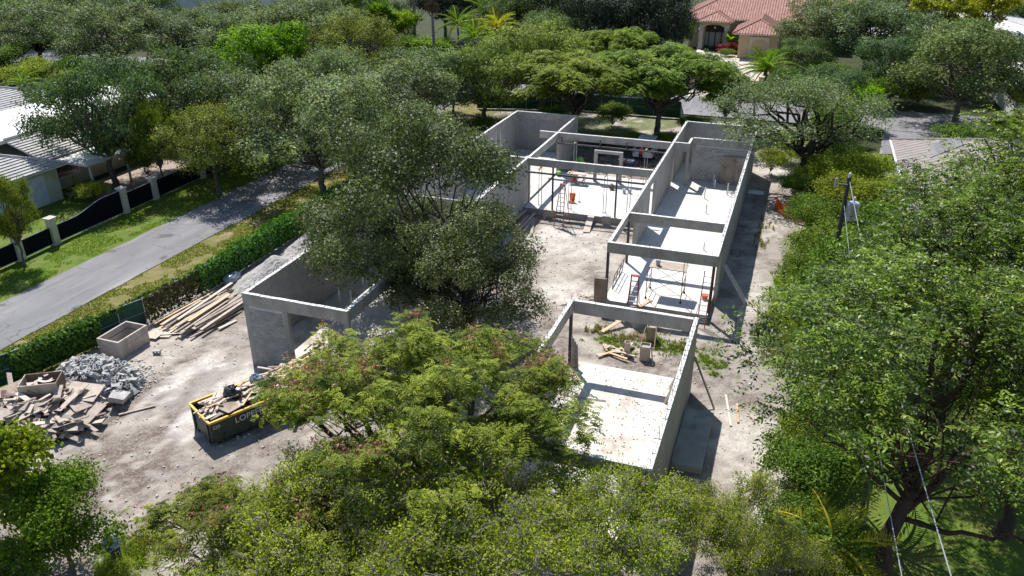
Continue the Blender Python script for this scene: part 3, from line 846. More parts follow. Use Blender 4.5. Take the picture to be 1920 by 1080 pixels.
def wall(root, ax, a0, a1, c, z0=0.0, z1=T0, tie=0.6, openings=(), blocks=None, t=0.2, cols=True, colset=None, face='mortar', dowels=True, top='tie'):
    """a masonry wall along an axis: core, courses of blocks, cast columns at ends and jambs, tie beam on top"""
    off = ORG[root.name]
    ln = a1 - a0
    def bx(mb, s0, s1, zz0, zz1, th):
        if ax == 'x': mb.box(a0 + s0, a0 + s1, c - th / 2, c + th / 2, zz0, zz1)
        else: mb.box(c - th / 2, c + th / 2, a0 + s0, a0 + s1, zz0, zz1)
    zt = z1 - tie
    ops = [(s0 - a0, s1 - a0, zb, ztp) for s0, s1, zb, ztp in openings]
    if colset is None: colset = [0.0, ln - 0.3]
    cw = [(s, s + 0.3) for s in colset]
    cuts = sorted(set([0.0, ln] + [v for o in ops for v in o[:2]] + [v for q in cw for v in q]))
    solid = []
    for s0, s1 in zip(cuts[:-1], cuts[1:]):
        if s1 - s0 < 1e-4: continue
        m = (s0 + s1) / 2
        if any(q[0] < m < q[1] for q in cw): continue
        spans = [(z0, zt)]
        for o in ops:
            if o[0] < m < o[1]:
                ns = []
                for p0, p1 in spans:
                    if o[2] > p0: ns.append((p0, min(p1, o[2])))
                    if o[3] < p1: ns.append((max(p0, o[3]), p1))
                spans = ns
        for p0, p1 in spans: solid.append((s0, s1, p0, p1))
    core = MB()
    for s0, s1, p0, p1 in solid: bx(core, s0, s1, p0, p1, t - (0.024 if blocks else 0))
    if not core.v: bx(core, 0, ln, zt - 0.02, zt - 0.004, t - 0.02)
    w = core.build('wall', M[face], root)
    tb = MB(); bx(tb, 0, ln, zt, z1, t + 0.004)
    tb.build('tie_beam', M[top if top != 'tie' else 'tie'], w, off)
    if cols:
        for q in cw:
            cb = MB(); bx(cb, q[0], q[1], z0, zt, t + 0.008); cb.build('column', M['concrete'], w, off)
    if blocks:
        st = MB()
        for s0, s1, p0, p1 in solid:
            nz = int((p1 - p0 + 0.01) / 0.2)
            for r in range(nz):
                zc = p0 + 0.1 + r * 0.2
                s = s0 + 0.005
                first = 0.195 if r % 2 else 0.395
                while s < s1 - 0.06:
                    wd = min(first, s1 - 0.005 - s); first = 0.395
                    mid = s + wd / 2 - 0.0
                    bw = round(wd - 0.028, 3)
                    if blocks == 'part':
                        o = bpy.data.objects.new('block', block_mesh(bw, ax, t)); COL.objects.link(o); o.parent = w
                        p = (a0 + mid, c, zc) if ax == 'x' else (c, a0 + mid, zc)
                        o.location = tuple(p[i] - off[i] for i in range(3))
                    else:
                        th = t
                        if ax == 'x': st.box(a0 + mid - bw / 2, a0 + mid + bw / 2, c - th / 2, c + th / 2, zc - .095, zc + .095)
                        else: st.box(c - th / 2, c + th / 2, a0 + mid - bw / 2, a0 + mid + bw / 2, zc - .095, zc + .095)
                    s += wd
        if st.v: stuff(st.build('block_courses', M['block'], w, off))
    # rough cement lip, its pale colour carrying the sun on top; rebar hooks
    tp = MB(); rg = random.Random(int(a0 * 7 + c * 13))
    s = 0.02
    while s < ln - 0.1:
        d = rg.uniform(0.25, 0.55)
        e = min(ln - 0.02, s + d - rg.uniform(0.02, 0.06))
        hh = rg.uniform(0.012, 0.035)
        th = t - 0.012
        if ax == 'x': tp.box(a0 + s, a0 + e, c - th / 2, c + th / 2, z1, z1 + hh)
        else: tp.box(c - th / 2, c + th / 2, a0 + s, a0 + e, z1, z1 + hh)
        s += d
    stuff(tp.build('sunlit_cement_bed', M['toplime'], w, off))
    if dowels:
        rb = MB(); s = 0.3
        while s < ln:
            h = rg.uniform(0.18, 0.34); j = rg.uniform(-.05, .05); q = rg.uniform(-0.16, 0.16)
            if ax == 'x':
                rb.tube([(a0 + s, c + j, z1), (a0 + s + .02, c + j, z1 + h), (a0 + s + q, c + j, z1 + h + .02), (a0 + s + q * 1.3, c + j, z1 + h - .08)], 0.011, 4)
            else:
                rb.tube([(c + j, a0 + s, z1), (c + j, a0 + s + .02, z1 + h), (c + j + q * .6, a0 + s, z1 + h + .02), (c + j + q * .8, a0 + s, z1 + h - .08)], 0.011, 4)
            s += rg.uniform(0.35, 0.6)
        stuff(rb.build('rebar_hooks', M['rebar'], w, off))
    return w

def beam(root, name, ax, a0, a1, c, zb, zt, t=0.2, mat='tie', joints=True):
    off = ORG[root.name]
    mb = MB()
    if ax == 'x': mb.box(a0, a1, c - t / 2, c + t / 2, zb, zt)
    else: mb.box(c - t / 2, c + t / 2, a0, a1, zb, zt)
    b = mb.build(name, M[mat], root)
    tp = MB(); rg = random.Random(int(a0 * 17 + c * 3)); s = a0 + 0.03
    while s < a1 - 0.1:
        d = rg.uniform(0.5, 1.0); e = min(a1 - .03, s + d - .025); h = rg.uniform(.008, .02)
        if ax == 'x': tp.box(s, e, c - t / 2 + .008, c + t / 2 - .008, zt, zt + h)
        else: tp.box(c - t / 2 + .008, c + t / 2 - .008, s, e, zt, zt + h)
        s += d
    stuff(tp.build('sunlit_cement_bed', M['toplime'], b, off))  # sunlit beam top put into the pale cement colour
    rb = MB(); s = a0 + .4
    while s < a1:
        p = (s, c, zt) if ax == 'x' else (c, s, zt)
        rb.tube([p, (p[0], p[1], zt + rg.uniform(.08, .22))], .010, 4); s += rg.uniform(.5, .9)
    stuff(rb.build('rebar_hooks', M['rebar'], b, off))
    # form-joint seams standing 3 mm proud
    if joints and ax == 'x':
        s = a0 + rg.uniform(1.0, 2.0)
        while s < a1 - .5:
            fj = MB(); fj.box(s, s + .02, c - t / 2 - .004, c + t / 2 + .004, zb + .01, zt - .03); s += rg.uniform(1.4, 2.44)
            fj.build('form_seam', M['concrete'], b, off)
    return b

def post(root, name, x, y, z0, z1, s, mat):
    mb = MB(); mb.box(x - s / 2, x + s / 2, y - s / 2, y + s / 2, z0, z1)
    return mb.build(name, M[mat], root)

house = thing('unfinished_house', 'roofless grey concrete block shell of a house with bare tie beams around a dirt courtyard', 'house', (-14, 50, 0))
# floor slabs
def slab(root, x0, x1, y0, y1, mat, h=0.5):
    mb = MB(); mb.box(x0, x1, y0, y1, -0.15, h - 0.004)
    s = mb.build('foundation', M['concrete'], root)
    tp = MB(); tp.box(x0 + .01, x1 - .01, y0 + .01, y1 - .01, h - .004, h)
    tp.build('floor_slab', M[mat], s, ORG[root.name])
slab(house, -19.03, -9.22, 56.0, 66.0, 'slab')
slab(house, -9.2, -3.02, 42.2, 72.88, 'slab')
slab(house, -24.98, -19.27, 29.67, 71.58, 'slab_dirty')
# left wing
wall(house, 'x', -25.2, -19.05, 29.55, tie=0.65, openings=[(-22.6, -19.35, 0.0, 3.55)], blocks='part', colset=[0.0, 2.32, 5.85], dowels=False)
wall(house, 'y', 29.66, 71.6, -25.1, openings=[(65.55, 65.85, 1.3, 3.55), (66.65, 66.95, 1.3, 3.55)], blocks='stuff', colset=[0, 10, 20, 30, 41.6])
wall(house, 'x', -25.2, -19.05, 71.7, blocks='stuff', dowels=False)
wall(house, 'y', 65.8, 71.58, -19.15, blocks='stuff')
beam(house, 'beam', 'y', 57.32, 65.5, -19.12, 3.6, T0)
post(house, 'column', -19.12, 65.62, 0.5, T0, 0.24, 'concrete')
wall(house, 'y', 47.0, 57.05, -19.15, blocks='stuff')
beam(house, 'beam', 'y', 29.7, 46.98, -19.17, 3.6, T0)
for yy in (35.5, 41.3): post(house, 'column', -19.17, yy, 0, 3.6, 0.22, 'concrete')
lw = MB(); lw.box(-24.9, -19.35, 46.9, 47.1, 0.5, 3.9); lw.build('wall', M['parge'], house)
# middle: two long beams over the terrace
b1 = beam(house, 'beam', 'x', -20.65, -9.25, 57.2, 3.62, T0, 0.22)
b2 = beam(house, 'beam', 'x', -20.75, -9.25, 65.35, 3.62, T0, 0.22)
post(house, 'column', -19.08, 57.2, 0.5, 3.62, 0.26, 'concrete')
for x in (-16.75, -11.75):
    post(house, 'steel_column', x, 56.2, 0.3, 4.0, 0.12, 'steel')
def hbar(root, name, x0, x1, y, z, s, mat):
    mb = MB(); mb.box(x0, x1, y - s / 2, y + s / 2, z - s / 2, z + s / 2)
    return mb.build(name, M[mat], root)
hbar(house, 'steel_lintel', -18.95, -9.3, 56.1, 3.42, 0.12, 'steel')
hbar(house, 'steel_lintel', -18.95, -9.3, 64.75, 3.42, 0.12, 'steel')
for x in (-18.6, -15.2, -12.9): post(house, 'steel_hanger', x, 64.9, 3.49, 4.0, 0.1, 'steel')
for x in (-15.4, -13.2): post(house, 'column', x, 64.35, 0.5, 3.25, 0.26, 'concrete')
hbar(house, 'lintel', -15.27, -13.33, 64.35, 3.13, 0.24, 'concrete')
# right wing
wall(house, 'y', 44.7, 72.86, -2.9, openings=[(61.9, 62.9, 2.2, 2.55), (61.9, 62.9, 2.68, 3.05)], face='parge', colset=[0, 8, 16, 27.86])
beam(house, 'beam', 'y', 42.56, 44.68, -2.9, 3.6, T0)
wall(house, 'x', -9.2, -2.8, 73.0, blocks='stuff', dowels=False)
wall(house, 'x', -7.72, -3.02, 67.5, blocks='part', dowels=False, colset=[0.0], z0=0.5)
beam(house, 'beam', 'x', -9.0, -7.73, 65.55, 3.5, T0, joints=False)
beam(house, 'beam', 'y', 65.66, 67.38, -7.83, 3.5, T0)
post(house, 'column', -7.85, 65.78, 0.5, 3.5, 0.24, 'concrete')
wall(house, 'y', 57.4, 72.88, -9.1, z0=0.5, face='parge', openings=[(65.3, 66.4, 0.5, 2.7)], colset=[0, 7.6, 15.18])
wall(house, 'y', 50.3, 55.1, -9.1, z0=0.5, face='parge', colset=[0, 4.5], dowels=True)
beam(house, 'beam', 'y', 55.12, 57.38, -9.1, 3.6, T0)
beam(house, 'beam', 'y', 42.58, 50.28, -9.1, 3.7, T0)
beam(house, 'beam', 'x', -9.2, -2.8, 42.45, 3.55, T0, 0.22)
beam(house, 'beam', 'x', -8.98, -3.02, 47.72, 3.6, T0, 0.22)
post(house, 'steel_column', -9.12, 42.4, 0.5, 3.55, 0.15, 'steel')
post(house, 'steel_column', -9.08, 48.1, 0.5, 3.7, 0.15, 'steel')
post(house, 'steel_column', -3.0, 42.6, 0.5, 3.55, 0.16, 'steel_brown')

garage = thing('garage_shell', 'separate roofless room of grey walls on a pale leaf-littered slab, nearest the camera', 'building', (-6, 28, 0))
slab(garage, -8.98, -3.07, 22.7, 34.75, 'slab_dirty')
wall(garage, 'y', 22.5, 34.5, -9.1, z0=0.0, openings=[(30.05, 34.5, 0.0, 3.6)], face='parge', colset=[0, 7.25])
wall(garage, 'y', 22.5, 34.55, -2.95, face='parge', colset=[0, 11.75])
wall(garage, 'x', -8.98, -3.07, 22.6, openings=[(-8.5, -3.5, 0.5, 3.6)], blocks=None, face='parge', dowels=False, colset=[0, 5.6])
beam(garage, 'beam', 'x', -8.98, -3.07, 34.4, 3.52, T0, 0.22)
post(garage, 'steel_column', -9.12, 34.38, 0.2, 3.58, 0.15, 'steel')

# stoop in the shade of the garage's outer wall
mb = MB(); mb.box(-2.82, -1.5, 28.2, 32.6, -0.05, 0.32)
place(mb, 'concrete_stoop', M['concrete'], 'flat concrete landing slab in the shade against the outer right wall', 'concrete slab', (-2.1, 30, 0))
TONE = {'wood_new': 'fresh yellow', 'wood_pale': 'pale', 'wood_grey': 'weathered grey', 'wood_red': 'reddish brown', 'plywood': 'tan', 'plyboard': 'dark brown'}
# ------------------------------------------------------------------ things in and around the shell
# adjustable shoring posts under the two long beams
def shore(x, y, label):
    t = thing('shoring_post', label, 'shoring prop', (x, y, 0.5), 0, 'shoring posts under the terrace beams')
    for i, dx in enumerate((-.11, .11)):
        mb = MB(); mb.tube([(x + dx, y, 0.5), (x + dx, y, 1.9)], .032, 6); mb.tube([(x + dx, y, 1.88), (x + dx, y, 3.5)], .024, 6)
        mb.build('leg', M['galv'], t)
    mb = MB(); mb.box(x - .2, x + .2, y - .1, y + .1, 0.5, .515); mb.build('base_plate', M['galv'], t)
    mb = MB(); mb.box(x - .05, x + .05, y - .38, y + .30, 3.5, 3.6); mb.build('timber_head', M['wood_new'], t)
for x, l in ((-18.0, 'nearest the corner column'), (-15.55, 'beside the tall stepladder'), (-12.75, 'midway along'), (-10.9, 'closest to the right wing wall')):
    shore(x, 56.95, 'twin steel shoring legs under the front terrace beam, ' + l)
for x, l in ((-17.4, 'by the inner left wall'), (-11.2, 'in front of the white car')):
    shore(x, 65.0, 'twin steel shoring legs under the rear terrace beam, ' + l)

def stepladder(name, label, x, y, z, h, rz, mat, w0=.55, w1=.32, spread=1.3):
    t = thing(name, label, 'ladder', (x, y, z), rz)
    n = int(h / .3)
    for s in (-1, 1):
        mb = MB(); mb.tube([(s * w0 / 2, 0, 0), (s * w1 / 2, spread * .5, h)], .035, 4); mb.build('rail', M[mat], t)
        mb = MB(); mb.tube([(s * w0 / 2, spread, 0), (s * w1 / 2, spread * .5, h)], .028, 4); mb.build('rear_leg', M[mat], t)
    for i in range(1, n):
        u = i / n; w = w0 + (w1 - w0) * u
        mb = MB(); mb.box(-w / 2, w / 2, spread * .5 * u - .045, spread * .5 * u + .045, u * h - .015, u * h + .015)
        mb.build('step', M['galv'], t)
    mb = MB(); mb.box(-w1 / 2 - .05, w1 / 2 + .05, spread * .5 - .1, spread * .5 + .12, h, h + .05); mb.build('top_cap', M[mat], t)
    for i in (2, 5):
        u = i / n; w = w0 + (w1 - w0) * u
        mb = MB(); mb.tube([(-w / 2, spread * (1 - .5 * u), u * h), (w / 2, spread * (1 - .5 * u), u * h)], .014, 4); mb.build('brace', M['galv'], t)
    return t
stepladder('stepladder', 'tall red fibreglass stepladder standing in the courtyard against the terrace slab edge', -15.55, 53.9, 0, 3.2, -.06, 'redfibre', .75, .35, 1.5)
stepladder('stepladder', 'red stepladder with dark steps standing before the right wing slab', -7.35, 41.55, 0, 2.4, .05, 'redpaint', .62, .42, 1.1)
def straight_ladder(label, p0, p1, w, mat):
    t = thing('extension_ladder', label, 'ladder', p0)
    p0 = Vector(p0); p1 = Vector(p1)
    for s in (-1, 1):
        mb = MB(); mb.tube([p0 + Vector((s * w / 2, 0, 0)), p1 + Vector((s * w / 2, 0, 0))], .028, 4); mb.build('rail', M[mat], t)
    n = int((p1 - p0).length / .32)
    for i in range(1, n):
        q = p0 + (p1 - p0) * (i / n)
        mb = MB(); mb.tube([q - Vector((w / 2, 0, 0)), q + Vector((w / 2, 0, 0))], .017, 5); mb.build('rung', M['galv'], t)
straight_ladder('long straight ladder leaning up against the steel column at the right wing corner', (-3.28, 41.5, 0), (-3.22, 42.1, 3.35), .45, 'redfibre')

# rolling scaffold
t = thing('scaffold', 'thin steel scaffold frame with a plywood deck standing on the sunlit slab', 'scaffold', (-5.8, 44.0, .5))
zt = 2.35
for x in (-6.85, -4.75):
    mb = MB()
    for y in (43.2, 44.7): mb.tube([(x, y, .62), (x, y, zt)], .024, 6)
    for z in (.95, 1.6, zt - .03): mb.tube([(x, 43.2, z), (x, 44.7, z)], .02, 6)
    mb.build('end_frame', M['steel_brown'], t)
    for y in (43.2, 44.7):
        mb = MB(); mb.tube([(x, y - .02, .57), (x, y + .02, .57)], .07, 10); mb.tube([(x, y, .57), (x, y, .66)], .02, 5); mb.build('caster', M['black'], t)
for y in (43.2, 44.7):
    for a, b in ((.95, 2.1), (2.1, .95)):
        mb = MB(); mb.tube([(-6.85, y, a), (-4.75, y, b)], .014, 5); mb.build('cross_brace', M['steel_brown'], t)
mb = MB(); mb.obox((-5.75, 44.25, zt + .035), (2.2, 1.15, .04), (0, 0, -.03)); mb.build('deck', M['plywood'], t)
mb = MB(); mb.tube([(-4.75, 43.2, zt), (-4.75, 43.2, zt + .75)], .02, 5); mb.tube([(-4.75, 44.7, zt), (-4.75, 44.7, zt + .75)], .02, 5); mb.tube([(-4.75, 43.2, zt + .7), (-4.75, 44.7, zt + .7)], .02, 5); mb.build('guard_rail', M['steel_brown'], t)

BOARD = MB(); BOARD.box(-.5, .5, -.5, .5, -.5, .5)
BME = {k: BOARD.mesh('board_' + k, M[k]) for k in ('wood_new', 'wood_pale', 'wood_grey', 'wood_red', 'plywood', 'plyboard')}
def board(name, mat, p, size, rot, label, cat, group=None):
    o = bpy.data.objects.new(name, BME[mat]); COL.objects.link(o)
    o.location = p; o.scale = size; o.rotation_euler = rot
    return tag(o, label, cat, group)
def bar(name, mat, p0, p1, w, h, label, cat, group=None, roll=0.0):
    """a board running from p0 to p1"""
    p0 = Vector(p0); p1 = Vector(p1); d = p1 - p0
    q = d.to_track_quat('X', 'Z').to_euler()
    q.rotate_axis('X', roll)
    return board(name, mat, (p0 + p1) / 2, (d.length, w, h), q, label, cat, group)

# form boards, props and offcuts
board('plywood_sheet', 'plyboard', (-4.55, 67.22, 1.66), (1.22, .03, 2.46), (-.05, 0, 0), 'brown plywood sheet leaning on the block wall, left of two', 'plywood')
board('plywood_sheet', 'plywood', (-3.58, 67.24, 1.66), (.70, .03, 2.44), (-.05, 0, 0), 'paler plywood strip leaning on the block wall beside the right wall', 'plywood')
board('form_panel', 'plyboard', (-9.35, 41.8, 1.05), (.75, .06, 2.2), (.12, 0, .12), 'tall brown form board propped at the near left corner of the right wing', 'board')
bar('ramp_board', 'wood_pale', (-13.3, 53.6, .05), (-13.55, 56.05, .52), .5, .05, 'pale plank leaning as a ramp against the terrace slab', 'plank')
board('form_panel', 'plywood', (-12.3, 55.75, .33), (.62, .05, .66), (-.12, 0, .05), 'small plywood panel leaning on the terrace slab edge right of the ramp', 'board')
board('form_panel', 'wood_pale', (-16.95, 55.72, .30), (.75, .06, .62), (-.1, 0, 0), 'pale square board against the terrace slab edge left of the stepladder', 'board')
bar('timber_brace', 'wood_pale', (-1.0, 45.3, .05), (-2.72, 47.0, 1.75), .35, .05, 'long pale board leaning off the right wing wall into the alley', 'plank')
bar('loose_strip', 'wood_pale', (-1.05, 47.0, .06), (-1.2, 44.9, .06), .1, .05, 'white strip standing in for a slit of sunlight in the shaded alley', 'plank')  # pale board in place of a sun slit on the alley ground
bar('loose_strip', 'wood_pale', (-1.15, 34.8, .06), (-.65, 32.2, .06), .1, .04, 'pale narrow strip lying on the gravel right of the garage, left one', 'plank')
bar('loose_strip', 'wood_new', (-.55, 34.2, .06), (-.35, 32.6, .06), .1, .04, 'orange narrow strip lying on the gravel right of the garage, right one', 'plank')
bar('wall_prop', 'wood_grey', (-1.55, 33.4, .03), (-2.82, 36.9 - 2.6, 2.2), .07, .07, 'thin raking prop bracing the outer garage wall', 'prop')
bar('long_plank', 'wood_new', (-8.5, 39.0, .08), (-7.0, 41.2, .62), .24, .05, 'fresh yellow plank sloping from the courtyard dirt to the slab', 'plank')
bar('long_plank', 'wood_new', (-6.95, 42.0, .5), (-6.5, 43.0, .56), .2, .05, 'short fresh plank on the edge of the right wing slab', 'plank')
for i, (x0, x1, y) in enumerate(((-3.82, -3.20, 32.35), (-3.7, -3.12, 33.1), (-3.78, -3.16, 33.75))):
    bar('leaning_board', 'wood_grey', (x0, y, .52), (x1, y + .5, 2.1), .18, .04, 'board leaning inside the garage right wall, ' + ('nearest of three', 'middle of three', 'farthest of three')[i], 'board', 'boards leaning in the garage')
for i in range(4):
    bar('leaning_board', 'wood_grey', (-8.9 + .11 * i, 34.05 - .03 * i, .52), (-9.02 + .09 * i, 34.3, 2.2 - .15 * i), .09, .05, 'thin grey board leaning on the dark steel garage column', 'board', 'thin boards at the garage column')
bar('steel_rod', 'wood_grey', (-9.2, 31.3, .55), (-6.5, 31.55, .55), .04, .04, 'long thin rod lying across the pale garage floor', 'rod')
bar('loose_plank', 'wood_new', (-9.95, 32.9, .2), (-8.55, 33.3, .58), .12, .05, 'orange plank resting on the garage slab edge near the leaves', 'plank')
for i in range(3):
    bar('loose_plank', 'wood_pale', (-8.7 + .18 * i, 31.0, .54), (-9.0 + .2 * i, 32.1, .54), .12, .04, 'short pale strip lying on the garage floor at the left wall', 'plank', 'short strips on the garage floor')

# column forms and stub columns in the dirt between garage and right wing
def form_box(name, label, x, y, s, h, mat, hollow=True, rz=.08):
    t = thing(name, label, 'column form', (x, y, 0), rz)
    for k, (cx, cy, sx, sy) in enumerate(((0, -s / 2, s, .03), (0, s / 2, s, .03), (-s / 2, 0, .03, s - .04), (s / 2, 0, .03, s - .04))):
        mb = MB(); mb.obox((cx, cy, h / 2), (sx, sy, h)); mb.build('side_board', M[mat], t)
    mb = MB(); mb.box(-s / 2 + .04, s / 2 - .04, -s / 2 + .04, s / 2 - .04, 0, h - .12); mb.build('concrete_core', M['concrete'], t)
form_box('column_form', 'brown boxed column form with two raking stakes beside the grass', -5.7, 39.1, .5, .95, 'plyboard')
form_box('column_form', 'tan wooden box form standing lowest in the dirt, by its own shadow', -5.65, 37.0, .5, .85, 'plywood')
form_box('column_form', 'narrow pale stub column form left of the tan box form', -6.65, 37.1, .28, .8, 'wood_pale')
bar('stake', 'wood_new', (-6.15, 38.2, 0), (-6.0, 38.85, .95), .06, .04, 'left raking stake of the brown column form', 'stake')
bar('stake', 'wood_new', (-5.35, 38.1, 0), (-5.42, 38.85, .95), .06, .04, 'right raking stake of the brown column form', 'stake')
bar('stake', 'wood_grey', (-5.1, 36.4, 0), (-5.33, 36.95, .8), .06, .04, 'grey stake leaning on the tan box form', 'stake')
t = thing('concrete_drum', 'round grey concrete stub with a hollow white rim in the courtyard', 'concrete stub', (-6.75, 40.5, 0))
mb = MB(); mb.cyl((-6.75, 40.5, 0), .38, .86, 18, .36); mb.build('stub', M['concrete'], t)
mb = MB(); mb.tube([(-6.75 + .30 * math.cos(a * .3927), 40.5 + .30 * math.sin(a * .3927), .9) for a in range(17)], .07, 6, cap=False); mb.build('rim', M['toplime'], t)
mb = MB(); mb.cyl((-6.75, 40.5, .86), .22, .01, 14); mb.build('core', M['soil'], t)
mb = MB(); mb.ball((-4.0, 40.75, .14), (.28, .2, .18), 9, 6, .08, 4)
place(mb, 'white_sack', M['toplime'], 'white cement sack lying in the dirt under the garage beam', 'sack', (-4, 40.75, 0), smooth=True)
r2 = random.Random(5)
for i in range(13):
    a = r2.uniform(-.9, .9) + (1.9 if i % 3 == 0 else 0); L = r2.uniform(.5, 1.7)
    x = -7.35 + r2.uniform(-.55, .75); y = 36.9 + r2.uniform(-.45, .5)
    mt5 = r2.choice(['wood_new', 'wood_pale', 'wood_pale'])
    board('offcut', mt5, (x, y, .06 + .035 * i * .5), (L, r2.uniform(.06, .16), .04), (r2.uniform(-.1, .1), r2.uniform(-.12, .12), a), TONE[mt5] + (' long' if L > 1.1 else ' short') + (' offcut lying across' if abs(a) > .9 else ' offcut lying lengthwise') + (' low' if i < 5 else ' high' if i > 9 else ' midway') + ' in the small heap by the garage slab', 'offcut', 'timber offcuts heaped by the garage slab')
for i in range(12):
    a = r2.uniform(0, 3.1); L = r2.uniform(.5, 1.6)
    board('offcut', r2.choice(['wood_pale', 'wood_grey', 'wood_pale']), (-10.4 + r2.uniform(-.8, .7), 41.9 + r2.uniform(-.9, .9), .07 + .03 * i), (L, .07, .05), (r2.uniform(-.15, .15), r2.uniform(-.2, .2), a), 'thin timber offcut in the loose scatter left of the brown form board', 'offcut', 'timber offcuts by the form board')
r2 = random.Random(15)
for i in range(5):
    L = r2.uniform(2.6, 4.2)
    board('stacked_plank', ['wood_grey', 'wood_red', 'wood_grey', 'wood_pale', 'wood_grey'][i], (-18.75 + .24 * i + r2.uniform(-.05, .05), 53.3 + r2.uniform(-.5, .5), .5 - .09 * i), (.24, L, .08), (r2.uniform(-.03, .03), -.3 + r2.uniform(-.1, .1), r2.uniform(-.06, .06)), 'long scaffold plank stacked at the foot of the inner left wall', 'plank', 'planks stacked at the inner left wall')
for i in range(4):
    board('stacked_plank', 'wood_grey', (-17.9 + .2 * i, 52.0 + .3 * i, .1 + .03 * (i % 2)), (.2, 2.2 + .3 * i, .06), (0, 0, .12 * i - .1), 'grey plank lying loose in front of the stacked planks', 'plank', 'loose planks by the inner left wall')

# plumbing stubs, buckets, tools
for i, (x, y, h) in enumerate(((-8.2, 69.3, .6), (-5.6, 66.75, .9), (-5.85, 62.9, .95), (-5.4, 66.0, .7), (-4.2, 64.4, 1.0), (-5.3, 59.5, .7), (-4.5, 52, .6), (-25.0 + 1.0, 36.4, 1.1), (-23.2, 36.4, 1.0), (-24.0, 39.2, 1.0), (-22.8, 40.0, .9), (-21.5, 43.5, .9))):
    mb = MB(); mb.cyl((x, y, .5), .05, h, 8)
    place(mb, 'pipe_stub', M['whitepaint'], 'white plastic pipe stub rising from the floor slab', 'pipe', (x, y, .5), 'white plumbing stubs in the slabs')
r2 = random.Random(21)
def bucket(x, y, z, label, mat, r=.15, h=.36):
    t = thing('bucket', label, 'bucket', (x, y, z))
    mb = MB(); mb.cyl((x, y, z), r * .85, h, 14, r); mb.build('pail', M[mat], t)
    mb = MB(); mb.tube([(x + r * math.cos(a * .2617), y - .05, z + h + r * .8 * math.sin(a * .2617)) for a in range(13)], .008, 4); mb.build('handle', M['galv'], t)
bucket(-12.3, 62.0, .5, 'pale bucket in the shade on the terrace, left of two', 'galv')
bucket(-11.85, 62.15, .5, 'pale bucket in the shade on the terrace, right of two', 'galv')
bucket(-18.75, 64.7, .5, 'lime green bucket at the foot of the inner left wall', 'lime', .22, .4)
bucket(-6.4, 44.1, zt + .06, 'grey pail standing on the scaffold deck', 'galv')
bucket(-3.45, 44.3, .5, 'orange tub on the slab beside the straight ladder', 'orange', .2, .3)
t = thing('hand_truck', 'orange upright barrow with a black handle on the sunlit terrace', 'barrow', (-15.75, 58.4, .5))
mb = MB(); mb.prism([(-15.95, 58.4, .7), (-15.55, 58.4, .7), (-15.5, 58.45, 1.25), (-16.0, 58.45, 1.25)], .08); mb.obox((-15.75, 58.25, .6), (.4, .3, .18)); mb.build('tray', M['orange'], t)
mb = MB(); mb.tube([(-15.87, 58.42, .6), (-15.85, 58.48, 1.6), (-15.65, 58.48, 1.6), (-15.63, 58.42, .6)], .02, 5); mb.build('handle', M['black'], t)
mb = MB(); mb.tube([(-15.9, 58.5, .6), (-15.6, 58.5, .6)], .1, 10); mb.build('wheel', M['tyre'], t)
mb = MB(); mb.tube([(-15.2, 58.6, .5), (-15.22, 58.75, 1.5)], .018, 5); mb.box(-15.32, -15.1, 58.56, 58.62, .5, .58)
place(mb, 'push_broom', M['wood_grey'], 'broom standing upright right of the orange barrow', 'broom', (-15.2, 58.6, .5))
t = thing('workbench', 'rough timber trestle bench cluttered with boards on the terrace', 'bench', (-16.6, 63.2, .5))
mb = MB(); mb.box(-17.5, -15.9, 62.85, 63.5, 1.36, 1.42); mb.build('bench_top', M['wood_pale'], t)
for x in (-17.35, -16.7, -16.05):
    for s in (-1, 1):
        mb = MB(); mb.tube([(x - .3 * s, 63.18 + .38 * s, .5), (x + .12 * s, 63.18 + .1 * s, 1.36)], .045, 4); mb.build('leg', M['wood_grey'], t)
    mb = MB(); mb.tube([(x - .2, 62.85, .75), (x + .2, 63.5, .95)], .035, 4); mb.build('brace', M['wood_grey'], t)
mb = MB(); mb.cyl((-17.1, 63.75, .5), .28, .95, 14); mb.cyl((-17.1, 63.75, 1.45), .24, .2, 14, .1)
place(mb, 'water_cooler', M['orange'], 'orange barrel cooler behind the timber trestle bench', 'cooler', (-17.1, 63.75, .5))
mb = MB(); mb.ball((-13.5, 62.6, .75), (.22, .3, .26), 10, 7, .1, 3); mb.tube([(-13.8, 62.5, .8), (-14.4, 62.4, .95)], .025, 5)
place(mb, 'wheelbarrow_tub', M['rebar'], 'small rusty tub with a handle on the terrace beside a concrete column', 'tub', (-13.5, 62.6, .5))
t = thing('window_frame', 'thin dark window grille propped at the edge of the right wing slab', 'frame', (-9.0, 45.2, .5))
mb = MB()
for z in (0.55, 1.0, 1.45): mb.tube([(-9.05 + .1 * (z - .5), 43.8, z), (-9.05 + .1 * (z - .5), 46.6, z)], .025, 4)
for y in (43.8, 44.7, 45.7, 46.6): mb.tube([(-9.05, y, .5), (-8.95, y, 1.48)], .025, 4)
mb.build('bars', M['steel'], t)

